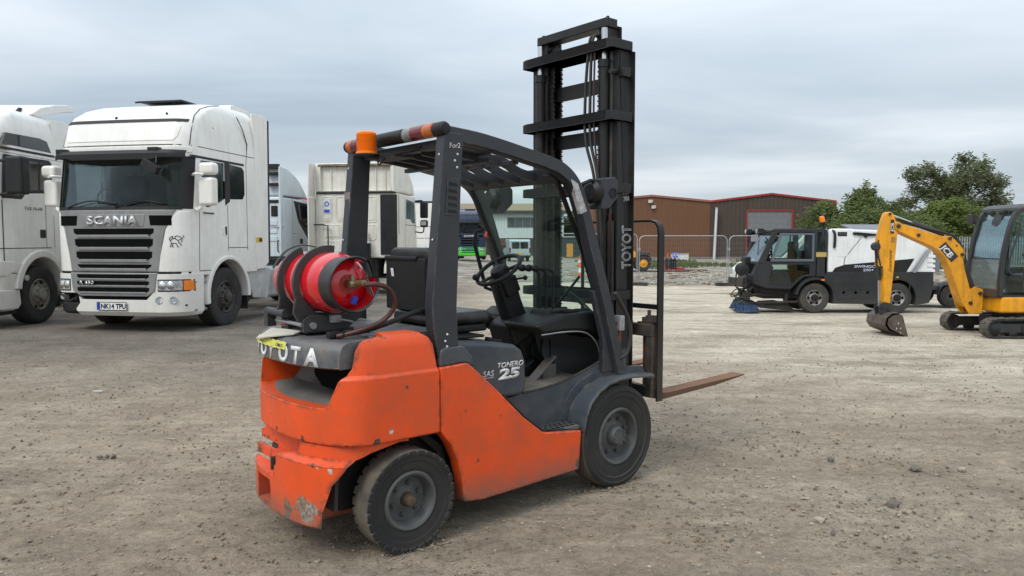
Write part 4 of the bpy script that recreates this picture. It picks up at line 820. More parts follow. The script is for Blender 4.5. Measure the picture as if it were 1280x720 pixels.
def truck_wheel(T, x, s, yo, r, w, rimm, front=True, nm='wheel'):
    c = (x, 0, r); ax = (0, s, 0); o = yo; rr = r * 0.56
    rim = MB()
    if front: pr = [(rr, o - 0.03), (rr - 0.02, o - 0.012), (rr - 0.035, o - 0.03), (rr - 0.05, o - 0.07), (rr - 0.10, o - 0.055), (0.155, o + 0.0), (0.14, o + 0.012), (0.10, o + 0.012), (0.095, o + 0.05), (0.06, o + 0.06), (0, o + 0.06)]
    else: pr = [(rr, o - 0.03), (rr - 0.02, o - 0.012), (rr - 0.04, o - 0.05), (rr - 0.06, o - 0.16), (0.17, o - 0.19), (0.16, o - 0.05), (0.10, o - 0.04), (0, o - 0.04)]
    rim.lathe(pr[::-1], c, ax, 32, False); rim.lathe([(rr, o - w + 0.03), (0.0, o - w + 0.05)], c, ax, 24, False)
    wh = rim.build(nm, rimm, T)
    mb = MB().lathe([(rr - 0.01, o - w + 0.03), (rr + 0.04, o - w), (r * 0.93, o - w), (r * 0.985, o - w + 0.02), (r, o - w + 0.05), (r, o - w * 0.5 - 0.006), (r - 0.012, o - w * 0.5), (r, o - w * 0.5 + 0.006), (r, o - 0.05), (r * 0.985, o - 0.02), (r * 0.93, o), (r * 0.85, o + 0.004), (rr + 0.04, o), (rr - 0.01, o - 0.03)], c, ax, 48, False)
    mb.build('tyre', TRIMD, wh)
    nb = MB()
    for k in range(10):
        a = 2 * pi * k / 10; q = 0.168; p = V((x + q * cos(a), s * (o + (-0.005 if front else -0.16)), r + q * sin(a))); nb.lathe([(0.019, 0), (0.017, 0.035), (0.010, 0.04)], p, ax, 6)
    tag(nb.build('wheel_nuts', rimm, wh), kind='stuff')
    hb = MB()
    for k in range(8):
        a = 2 * pi * (k + 0.5) / 8; q = (rr - 0.06); p = V((x + q * cos(a), s * (o - 0.053 if front else o - 0.15), r + q * sin(a))); hb.lathe([(0.028, 0), (0.028, 0.006), (0, 0.006)], p, ax, 10)
    tag(hb.build('rim_holes', MESHB, wh), kind='stuff')
    return wh
def tractor_tail(T, xback, xaxle, rimm, paint, guards=True):
    """ladder frame, drive axle and mudguards behind the cab (x forward, rear negative)"""
    mb = MB()
    for s in (-1, 1): mb.bx(xaxle - 0.9, xback + 1.2, s * 0.36, s * 0.46, 0.72, 1.00)
    for x in (xaxle - 0.85, xaxle - 0.2, xback - 0.3): mb.bx(x, x + 0.1, -0.4, 0.4, 0.76, 0.95)
    mb.bx(xaxle - 0.35, xaxle + 0.45, -0.45, 0.45, 1.0, 1.10); mb.cyl((xaxle, -0.9, 0.52), (xaxle, 0.9, 0.52), 0.09); mb.sphere((xaxle, 0, 0.52), 0.24)
    mb.build('chassis_frame', CHASS, T, 0.01)
    MB().lathe([(0.45, 0), (0.45, 0.04), (0.2, 0.04), (0.1, 0.02)], (xaxle + 0.1, 0, 1.13), (0, 0, 1), 24).build('fifth_wheel', CHASS, T)
    for s in (-1, 1):
        truck_wheel(T, xaxle, s, 1.22, 0.51, 0.58, rimm, False)
        mb = MB(); a = arc((xaxle, 0.52), 0.58, radians(15), radians(165), 12); b = arc((xaxle, 0.52), 0.60, radians(165), radians(15), 12); mb.prism(a + b, s * 0.66, s * 1.22, 'y'); mb.build('mudguard', TRIM, T)
        MB().bx(xaxle - 0.92, xaxle - 0.88, s * 0.75, s * 1.15, 0.75, 0.90).build('tail_lamp', REDLENS, T, 0.01)
def scania(name, label, loc, rz, paint, grillem, bumpm, curtain, lowerm, broken=False, plate=None):
    T = thing(name, label, 'lorry', loc, rz, 'lorries parked in the yard')
    cab = Cab([(0.95, 0.0, -2.36, 1.235, 0.42), (2.03, 0.0, -2.36, 1.235, 0.40), (2.92, -0.16, -2.36, 1.235, 0.34), (3.08, -0.16, -2.36, 1.235, 0.34), (3.45, -0.27, -2.38, 1.215, 0.34), (3.60, -0.38, -2.40, 1.20, 0.34),
               (3.74, -0.60, -2.42, 1.16, 0.34), (3.84, -0.88, -2.45, 1.11, 0.34), (3.92, -1.25, -2.45, 1.03, 0.34), (3.965, -1.65, -2.45, 0.92, 0.34)])
    zs = [0.95, 1.2, 1.6, 2.03, 2.5, 2.92, 3.08, 3.25, 3.45, 3.53, 3.60, 3.67, 3.74, 3.79, 3.84, 3.88, 3.92, 3.945, 3.965]
    me = cab.loft(zs).mesh()
    wind = [(-1.13, 2.05), (1.13, 2.05), (1.10, 2.90), (-1.10, 2.90)]
    dwin = [(-0.55, 2.14), (-0.60, 2.20), (-0.56, 2.86), (-1.26, 2.88), (-1.27, 2.26), (-1.15, 2.20), (-0.75, 2.08)]
    rwin = [(-1.42, 2.26), (-1.42, 2.88), (-1.83, 2.86), (-1.90, 2.80), (-1.91, 2.38), (-1.84, 2.28)]
    archc = [(-1.31 + 0.66 * cos(a), 0.56 + 0.66 * sin(a)) for a in [radians(-20 + 220 * i / 20) for i in range(21)]] + [(-1.31, -0.2)]
    hollow = Cab([(1.3, -0.10, -2.2, 1.16, 0.40), (2.92, -0.24, -2.2, 1.16, 0.34), (3.3, -0.45, -2.2, 1.1, 0.34)]).loft([1.3, 2.0, 2.92, 3.3])
    me = boolean(me, [hollow, MB().prism(wind, -0.75, 0.5, 'x'), MB().prism(dwin, -1.6, 1.6, 'y'), MB().prism(rwin, -1.6, 1.6, 'y'), MB().prism(archc, 0.7, 1.5, 'y'), MB().prism(archc, -1.5, -0.7, 'y')])
    link('cab_shell', me, paint, T, 30)
    mb = MB(); cab.panel(mb, [(z, -1.15, 1.15) for z in (2.03, 2.3, 2.6, 2.93)], -0.03, 0.006, 24); mb.build('windscreen', CGLASS, T)
    for s in (-1, 1):
        MB().prism(dwin, s * 1.215, s * 1.210, 'y').build('side_window', CGLASS, T, smooth=0)
        MB().prism(rwin, s * 1.240, s * 1.215, 'y').build('rear_side_window', DGLASS, T, 0.004)
        # black A pillar cover
        mb = MB(); y0, y1 = sorted((s * 1.10, s * 1.225)); cab.panel(mb, [(z, y0, y1) for z in (2.04, 2.3, 2.6, 2.90)], 0.008, 0.03, 5); mb.build('pillar_cover', TRIM, T)
        MB().prism([(-1.265, 2.14), (-1.265, 2.90), (-1.42, 2.90), (-1.42, 2.22)], s * 1.2385, s * 1.20, 'y').build('window_pillar', TRIM, T)
        MB().prism([(-0.30, 2.89), (-0.32, 2.93), (-1.90, 2.93), (-1.90, 2.89)], s * 1.2395, s * 1.2, 'y').build('window_top_trim', TRIM, T)
        # side deflector with black rubber edge
        MB().prism([(-2.30, 0.98), (-2.26, 1.5), (-2.28, 3.3), (-2.20, 3.90), (-2.66, 3.93), (-2.78, 3.85), (-2.74, 1.10), (-2.55, 0.99)], s * 1.245, s * 1.205, 'y').build('side_deflector', paint, T, 0.012)
        MB().prism([(-2.735, 1.08), (-2.775, 3.86), (-2.83, 3.86), (-2.80, 1.08)], s * 1.25, s * 1.19, 'y').build('deflector_edge', TRIM, T, 0.008)
        # door gaps, belt crease
        mb = MB()
        for p in ([(-0.28, 1.02), (-0.268, 1.02), (-0.30, 2.04), (-0.312, 2.04)], ):
            pass
        def gap(x0, z0, x1, z1, w=0.012):
            d = V((x1 - x0, z1 - z0)).normalized(); nn = V((-d.y, d.x)) * w / 2
            mb.prism([(x0 + nn.x, z0 + nn.y), (x1 + nn.x, z1 + nn.y), (x1 - nn.x, z1 - nn.y), (x0 - nn.x, z0 - nn.y)], s * 1.2372, s * 1.225, 'y')
        for q in [(-0.46, 1.02, -0.50, 2.05), (-1.34, 1.35, -1.34, 2.15), (-1.98, 1.35, -1.98, 2.93), (-0.46, 1.02, -0.88, 1.02), (-1.34, 1.40, -1.98, 1.40), (-0.5, 3.08, -2.3, 3.08), (-1.98, 2.93, -2.04, 3.3), (-2.04, 3.3, -1.90, 3.55), (-1.90, 3.55, -1.7, 3.75)]: gap(*q)
        tag(mb.build('door_gaps', SEAM, T, smooth=0), kind='stuff')
        h = MB().prism([(-1.18, 1.62), (-1.16, 1.76), (-1.30, 1.79), (-1.31, 1.60)], s * 1.246, s * 1.22, 'y').build('door_handle', paint, T, 0.008)
        MB().prism([(-1.235, 1.63), (-1.225, 1.77), (-1.285, 1.78), (-1.29, 1.62)], s * 1.249, s * 1.235, 'y').build('handle_grip', TRIM, h, 0.004)
        # wheel arch lip
        a1 = [(-1.31 + 0.70 * cos(a), 0.56 + 0.70 * sin(a)) for a in [radians(-10 + 195 * i / 18) for i in range(19)]]
        a2 = [(-1.31 + 0.60 * cos(a), 0.56 + 0.63 * sin(a)) for a in [radians(185 - 195 * i / 18) for i in range(19)]]
        MB().prism(a1 + a2, s * 1.275, s * 1.0, 'y').build('wheel_arch', paint, T, 0.02, 3)
        mb = MB(); a3 = [(-1.31 + 0.60 * cos(a), 0.56 + 0.60 * sin(a)) for a in [radians(-10 + 195 * i / 18) for i in range(19)]]; a4 = [(-1.31 + 0.58 * cos(a), 0.56 + 0.58 * sin(a)) for a in [radians(185 - 195 * i / 18) for i in range(19)]]
        mb.prism(a3 + a4, s * 0.99, s * 0.7, 'y'); mb.build('arch_liner', TRIM, T)
        # entry steps
        mb = MB(); mb.bx(-0.66, -0.30, s * 1.0, s * 1.20, 0.33, 0.95); st = mb.build('entry_step', bumpm, T, 0.03)
        MB().bx(-0.65, -0.31, s * 1.12, s * 1.235, 0.355, 0.395).build('step_tread', SILVER, st, 0.008)
        MB().bx(-0.65, -0.31, s * 1.12, s * 1.24, 0.82, 0.86).build('step_tread', SILVER, st, 0.008)
        MB().bx(-0.62, -0.34, s * 1.19, s * 1.206, 0.41, 0.62).build('step_recess', SILVER, st, 0.01)
        MB().bx(-0.47, -0.44, s * 1.2, s * 1.21, 0.74, 0.79).build('side_reflector', REDLENS, T)
        truck_wheel(T, -1.31, s, 1.20, 0.525, 0.32, DARKRIM)
        # mirrors
        mb = MB(); mb.tube(bez([(-0.36, s * 1.22, 2.60), (-0.26, s * 1.33, 2.61), (-0.30, s * 1.45, 2.60)], 4), 0.022, 8); mb.tube(bez([(-0.42, s * 1.22, 2.06), (-0.36, s * 1.30, 2.03), (-0.36, s * 1.36, 2.08)], 4), 0.03, 8)
        ar = tag(mb.build('mirror_arm', paint, T), kind='stuff')
        MB().bx(-0.50, -0.32, s * 1.32, s * 1.60, 2.10, 2.56).build('mirror_housing', paint, ar, 0.055, 4)
        MB().bx(-0.50, -0.30, s * 1.34, s * 1.62, 2.60, 2.80).build('wide_angle_mirror', paint, ar, 0.06, 4)
        MB().bx(-0.514, -0.50, s * 1.36, s * 1.56, 2.15, 2.52).build('mirror_glass', CHROME, ar)
    MB().bx(-2.42, -2.36, -1.1, 1.1, 1.05, 3.7).build('cab_back_wall', paint, T, 0.02)
    # roof fairing details
    mb = MB(); cab.panel(mb, [(3.475, -1.12, 1.12), (3.525, -1.12, 1.12)], 0.022, 0.03, 20); mb.build('roof_bar', TRIM, T, 0.006)
    mb = MB(); cab.panel(mb, [(3.075, -1.2, 1.2), (3.09, -1.2, 1.2)], 0.004, 0.02, 20); mb.build('roof_seam', SEAM, T)
    mb = MB(); cab.panel(mb, [(3.15, -0.98, 0.98), (3.22, -1.03, 1.03), (3.40, -1.06, 1.06), (3.42, -1.04, 1.04)], 0.012, 0.03, 20); mb.build('roof_front_panel', paint, T, 0.012, 3)
    mb = MB()
    for s in (-1, 1): mb.tube([(cab.fx(1.16 * s * k, z) + 0.004, 1.16 * s * k, z) for k, z in [(1.02, 3.09), (1.01, 3.3), (1.0, 3.5), (0.985, 3.6), (0.95, 3.74), (0.92, 3.84), (0.87, 3.92)]], 0.008, 5)
    tag(mb.build('fairing_seam', SEAM, T), kind='stuff')
    MB().slab([[(-1.15, -0.4, 3.985), (-1.15, 0.4, 3.985)], [(-1.28, -0.42, 4.02), (-1.28, 0.42, 4.02)], [(-1.75, -0.42, 4.02), (-1.75, 0.42, 4.02)]], (0, 0, -0.03)).build('roof_hatch', TRIM, T)
    MB().prism([(-1.95, 3.9), (-2.0, 4.03), (-2.1, 4.05), (-2.62, 4.02), (-2.66, 3.88)], -0.95, 0.95, 'y').build('roof_deflector', paint, T, 0.02)
    tag(MB().sphere((cab.fx(-0.15, 3.56), -0.15, 3.56), 0.025).sphere((-0.98, 1.2, 3.45), 0.02).sphere((-1.8, 1.19, 3.42), 0.02).sphere((cab.fx(0.75, 3.6), 0.75, 3.62), 0.02).build('fixing_plugs', TRIM, T), kind='stuff')
    # sun visor
    mb = MB(); rows = []
    for z, o in ((2.86, 0.16), (2.93, 0.17), (2.99, 0.12)): rows.append([V((cab.fx(y * 0.985, z) + o, y, z - (0.03 if abs(y) < 0.8 and z < 2.9 else 0))) for y in [-1.2 + 2.4 * i / 20 for i in range(21)]])
    mb.slab(rows, (-0.03, 0, 0)); mb.build('sun_visor', TRIM, T, 0.006)
    mb = MB(); cab.panel(mb, [(2.96, -1.2, 1.2), (3.0, -1.215, 1.215), (3.06, -1.215, 1.215)], 0.03, 0.06, 20); mb.build('visor_lip', paint, T, 0.012)
    for y in (-1.0, 0.72): MB().bx(cab.fx(y, 2.95) + 0.02, cab.fx(y, 2.95) + 0.14, y - 0.09, y + 0.09, 2.95, 3.03).build('visor_bracket', TRIM, T, 0.01)
    mb = MB(); mb.tube([(0.02, 0.84, 2.88), (0.10, 0.88, 2.74)], 0.015, 6); mb.box((0.12, 0.80, 2.70), (0.10, 0.30, 0.13), (radians(-30), 0, 0)); mb.build('front_mirror', TRIM, T, 0.03)
    for y0, y1 in ((-0.85, 0.1), (0.05, 0.95)):
        MB().tube([V((cab.fx(y0 + (y1 - y0) * t, 2.05) + 0.02, y0 + (y1 - y0) * t, 2.06 + 0.11 * sin(pi * min(1, t * 1.2) * 0.8))) for t in [i / 8 for i in range(9)]], 0.012, 5).build('wiper', TRIM, T)
    mb = MB(); cab.panel(mb, [(2.025, -1.14, 1.14), (2.075, -1.14, 1.14)], 0.012, 0.03, 24); mb.build('windscreen_seal', TRIM, T)
    mb = MB(); cab.panel(mb, [(0.985, -1.2, 1.2), (1.012, -1.2, 1.2)], 0.012, 0.04, 20); mb.build('bonnet_gap', MESHB, T)
    for s in (-1, 1): MB().bx(-0.9, -0.6, s * 1.236, s * 1.252, 1.98, 2.0).build('door_moulding', TRIM, T)
    # grille: silver surround, slats and dark mesh, all following the curved nose
    mb = MB(); cab.panel(mb, [(1.02, -0.80, 0.80), (1.30, -0.84, 0.84), (1.70, -0.92, 0.92), (1.98, -1.05, 1.05), (2.02, -1.08, 1.08)], 0.018, 0.05, 20); g = mb.build('grille', grillem, T, 0.012, 3)
    for s in (-1, 1):
        mb = MB(); y0, y1 = sorted((s * 1.02, s * 0.66)); rows = [(1.77, y0 if s < 0 else y0 + 0.02, y1 if s > 0 else y1 - 0.02), (1.93, y0, y1)]; cab.panel(mb, rows, 0.026, 0.03, 6); mb.build('air_inlet', MESHB, g, 0.004)
        # white flank beside the grille
        mb = MB(); rows = []
        for z, yi in [(1.02, 0.80), (1.3, 0.84), (1.7, 0.935), (1.9, 1.03), (2.0, 1.12)]: rows.append((z, *sorted((s * yi, s * 1.215))))
        cab.panel(mb, rows, 0.02, 0.05, 8); mb.build('corner_panel', paint, T, 0.01)
    mb = MB(); cab.panel(mb, [(1.745, -0.56, 0.56), (1.95, -0.60, 0.60)], 0.026, 0.02, 12); mb.build('badge_panel', grillem, g, 0.02, 3)
    zb = [(1.60, 1.72), (1.40, 1.55), (1.20, 1.345), (1.055, 1.135)]
    for k, (za, zc) in enumerate(zb):
        mb = MB(); w = 0.74 - 0.02 * k; cab.panel(mb, [(za, -w + 0.10, w - 0.10), (za + 0.05, -w + 0.01, w - 0.01), (zc, -w, w)], 0.027, 0.02, 14); mb.build('grille_opening', MESHB, g, 0.004)
        mb = MB(); cab.panel(mb, [(za - 0.03, -w + 0.06, w - 0.06), (za, -w + 0.09, w - 0.09), (za + 0.02, -w + 0.08, w - 0.08)], 0.045, 0.03, 14); mb.build('grille_slat', grillem, g, 0.008)
    text(T, 'SCANIA', 0.135, (cab.fx(0, 1.82) + 0.03, -0.46, 1.785), (0, 1, 0), (0, 0, 1), M('badge_silver', (0.50, 0.50, 0.50), 0.35, 0.4), 0.012, 0.04, 0, 1.34)
    # bumper
    bc2 = Cab([(0.29, 0.0, -0.62, 1.19, 0.40), (0.36, 0.06, -0.62, 1.235, 0.42), (0.98, 0.055, -0.62, 1.245, 0.42)], 0.06)
    me = bc2.loft([0.29, 0.36, 0.68, 0.98]).mesh()
    cuts = [MB().prism([(-0.60, 0.56), (0.60, 0.56), (0.70, 0.66), (0.70, 1.1), (-0.70, 1.1), (-0.70, 0.66)], -0.12, 0.5, 'x')]
    if broken: cuts.append(MB().prism([(-1.4, 0.2), (-0.74, 0.2), (-0.66, 0.30), (-0.71, 0.40), (-0.63, 0.50), (-0.66, 0.665), (-1.4, 0.665)], -0.30, 0.5, 'x'))
    me = boolean(me, cuts); link('bumper', rebevel(me, 0.012, 2, 45), bumpm, T, 35)
    if broken:
        mb = MB(); bc2.panel(mb, [(0.31, -1.2, -0.72), (0.36, -1.22, -0.69), (0.50, -1.22, -0.69)], -0.03, 0.2, 8); mb.build('bare_bumper_beam', TRIM, T, 0.02)
        tag(MB().bx(-0.26, -0.16, -1.1, -0.68, 0.5, 0.66).cyl((-0.2, -0.95, 0.58), (-0.04, -0.95, 0.58), 0.05).cyl((-0.2, -0.78, 0.6), (-0.05, -0.8, 0.56), 0.03).tube([(-0.1, -1.1, 0.62), (-0.06, -0.9, 0.52), (-0.08, -0.7, 0.63)], 0.02).build('exposed_brackets', CHASS, T), kind='stuff')
        MB().lathe([(0.055, 0), (0.06, 0.04), (0.05, 0.05), (0, 0.052)], (-0.20, -1.12, 0.585), (0.9, -0.25, 0), 16).build('fog_lamp', HEADL, T)
    mb = MB(); bc2.panel(mb, [(0.615, -0.62, 0.62), (0.70, -0.76, 0.76), (1.0, -0.80, 0.80)], 0.012, 0.20, 16); lg = mb.build('lower_grille', lowerm, T, 0.015, 3)
    for za, zc in ((0.90, 0.975), (0.79, 0.865), (0.68, 0.76)):
        mb = MB(); bc2.panel(mb, [(za, -0.60, 0.60), (za + 0.03, -0.66, 0.66), (zc, -0.66, 0.66)], 0.018, 0.02, 14); mb.build('grille_opening', MESHB, lg, 0.004)
        mb = MB(); bc2.panel(mb, [(za - 0.018, -0.62, 0.62), (za + 0.01, -0.60, 0.60)], 0.030, 0.025, 14); mb.build('grille_slat', lowerm, lg, 0.006)
    mb = MB(); bc2.panel(mb, [(0.50, -0.50, 0.50), (0.615, -0.60, 0.60)], -0.02, 0.05, 10); mb.build('lower_intake', MESHB, T)
    text(T, 'R 450', 0.055, (bc2.fx(-0.5, 0.84) + 0.035, -0.60, 0.81), (0.06, 1, 0), (0, 0, 1), CHROME, 0.006, 0.03, 0, 1.5)
    for s in (-1, 1):
        y0, y1 = sorted((s * 0.80, s * 1.235)); mb = MB(); bc2.panel(mb, [(0.695, y0, y1), (0.895, y0, y1)], 0.004, 0.06, 10); hl = mb.build('headlight', TRIM, T, 0.006)
        y0, y1 = sorted((s * 0.815, s * 1.145)); mb = MB(); bc2.panel(mb, [(0.715, y0, y1), (0.875, y0, y1)], 0.010, 0.03, 8); mb.build('headlight_lens', HEADL, hl, 0.006)
        for yy in (0.88, 1.0): MB().lathe([(0.06, 0), (0.064, 0.01), (0.05, 0.02), (0, 0.03)], (bc2.fx(yy, 0.8) + 0.004, s * yy, 0.795), (1, s * 0.2, 0), 16).build('reflector', CHROME, hl)
        y0, y1 = sorted((s * 1.155, s * 1.234)); mb = MB(); bc2.panel(mb, [(0.715, y0, y1), (0.875, y0, y1)], 0.012, 0.03, 6); mb.build('indicator', AMBER, hl, 0.006)
        if not (broken and s < 0):
            for yy in (0.83, 1.03):
                f = MB().lathe([(0.066, 0), (0.066, 0.006), (0.05, 0.01), (0.04, -0.005), (0, -0.004)], (bc2.fx(yy, 0.55) + 0.002, s * yy, 0.56), (0.9, s * 0.4, 0), 16).build('fog_lamp', HEADL, T)
        MB().cyl((bc2.fx(1.17, 0.5) - 0.02, s * 1.17, 0.47), (bc2.fx(1.17, 0.5) + 0.01, s * 1.175, 0.47), 0.016).build('tow_cover', TRIM, T)
    if plate:
        pl = MB().bx(bc2.fx(0, 0.45) + 0.01, bc2.fx(0, 0.45) + 0.022, -0.28, 0.26, 0.395, 0.515).build('number_plate', PLATEW, T, 0.003)
        xx = bc2.fx(0, 0.45) + 0.0235
        MB().bx(xx - 0.002, xx, -0.275, -0.225, 0.40, 0.51).build('plate_band', M('plate_blue', (0.01, 0.05, 0.36), 0.4), pl)
        fr = MB()
        for a in ((-0.285, 0.265, 0.388, 0.396), (-0.285, 0.265, 0.514, 0.522)): fr.bx(xx - 0.004, xx + 0.002, *a)
        for a in ((-0.285, -0.278), (0.258, 0.265)): fr.bx(xx - 0.004, xx + 0.002, *a, 0.388, 0.522)
        tag(fr.build('plate_frame', TRIM, pl), kind='stuff')
        text(pl, plate, 0.075, (xx, 0.018, 0.418), (0, 1, 0), (0, 0, 1), TRIM, 0.002, 0.035, 0, 0.94, align='CENTER')
    # interior
    mb = MB(); mb.prism([(-0.12, 1.5), (-0.16, 2.02), (-0.55, 2.12), (-0.75, 1.95), (-0.75, 1.4)], -1.1, 1.1, 'y'); mb.build('cab_dashboard', INTER, T, 0.03)
    for y in (-0.62, 0.62):
        MB().bx(-1.45, -1.30, y - 0.26, y + 0.26, 1.9, 2.70).bx(-1.43, -0.9, y - 0.26, y + 0.26, 1.80, 1.95).build('cab_seat', INTER, T, 0.05)
    MB().tube([(-0.72 + 0.08 * sin(a), -0.62 + 0.23 * cos(a), 2.20 + 0.21 * sin(a)) for a in [2 * pi * k / 20 for k in range(20)]], 0.018, 6, closed=True).build('cab_steering_wheel', TRIM, T)
    MB().slab([[(-0.95 - 0.04 * (i % 2), 0.30 + 0.09 * i + 0.02 * j, 2.75 - 0.32 * j) for i in range(7)] for j in range(3)], (0.01, 0, 0)).build('cab_curtain', curtain, T)
    mb = MB(); mb.bx(-2.25, -0.2, -1.1, 1.1, 1.22, 1.29); mb.build('cab_floor', INTER, T)
    # underneath and behind
    MB().bx(-2.3, -0.3, -0.65, 0.65, 0.40, 0.98).build('engine', CHASS, T, 0.05)
    MB().cyl((-1.31, -1.0, 0.52), (-1.31, 1.0, 0.52), 0.08).build('front_axle', CHASS, T)
    tractor_tail(T, -2.4, -4.95, DARKRIM, paint)
    for s in (-1, 1):
        MB().bx(-3.75, -2.30, s * 0.62, s * 1.18, 0.40, 1.00).build('fuel_tank', ZINC, T, 0.07, 4)
        MB().prism([(-2.10, 1.02), (-2.02, 0.98), (-2.2, 0.45), (-2.75, 0.40), (-2.9, 0.95), (-2.5, 1.04)], s * 1.20, s * 1.17, 'y').build('side_skirt', M('skirt_grey', (0.42, 0.42, 0.41), 0.5, dirt=0.5), T, 0.01)
        MB().bx(-2.05, -2.03, s * 0.85, s * 1.18, 0.25, 0.62).build('mud_flap', RUBBER, T)
    return T, cab
scT, scCab = scania('tractor_unit', 'white lorry tractor with a silver grille and a broken bumper corner', (-6.508, 12.18, 0.096), -(pi / 2 + 0.184), WHITE, SILVER, WHITE, CURT, SILVER, True, 'NK14 TPU')
MB().prism([(-2.27, 1.49), (-2.27, 1.59), (-2.50, 1.59), (-2.50, 1.49)], 1.2455, 1.2485, 'y').build('hazard_label', HAZARD, scT)
tag(MB().prism([(-2.38, 1.505), (-2.38, 1.575), (-2.49, 1.575), (-2.49, 1.505)], 1.2486, 1.2495, 'y').build('label_print', TRIM, scT), kind='stuff')
def gryphon(T):
    """small dark rearing-beast emblem on the corner panel"""
    mb = MB(); 
    strokes = [[(0, 0), (0.03, 0.06), (0.02, 0.12), (0.06, 0.16), (0.12, 0.155), (0.16, 0.13), (0.20, 0.14)], [(0.02, 0.12), (-0.01, 0.15), (0.02, 0.19), (0.07, 0.20), (0.05, 0.17)], [(0.12, 0.155), (0.11, 0.20), (0.17, 0.21), (0.22, 0.18), (0.24, 0.13), (0.21, 0.09)],
               [(0.03, 0.06), (0.09, 0.075), (0.14, 0.06), (0.15, 0.01), (0.18, 0.0)], [(0.06, 0.05), (0.05, 0.01), (0.08, 0.0)], [(0.20, 0.14), (0.24, 0.17), (0.27, 0.20), (0.25, 0.22)], [(0.16, 0.13), (0.18, 0.08), (0.22, 0.05), (0.21, 0.02)]]
    for st in strokes:
        P = bez([(0.99 + a * 0.62, b * 0.85, 0) for a, b in st], 3)
        mb.tube([V((scCab.fx(p.x, 1.42 + p.y) + 0.022, p.x, 1.42 + p.y)) for p in P], 0.0055, 4)
    tag(mb.build('beast_emblem', TRIM, T), kind='stuff')
gryphon(scT)
NAVY = M('navy_cab_paint', srgb(24, 38, 68), 0.3, var=0.06, dirt=0.2, coat=0.3)
GREEN = M('green_bumper_paint', srgb(78, 196, 40), 0.4, var=0.06, dirt=0.2)
MINT = M('mint_grille_paint', srgb(98, 205, 140), 0.4, var=0.06)
scania('tractor_unit', 'navy blue lorry tractor with a bright green bumper, far behind the forklift', (-3.27, 58.0, gz(-3.3, 58) + 0.12), -(pi / 2 - 0.03), NAVY, NAVY, GREEN, INTER, MINT)

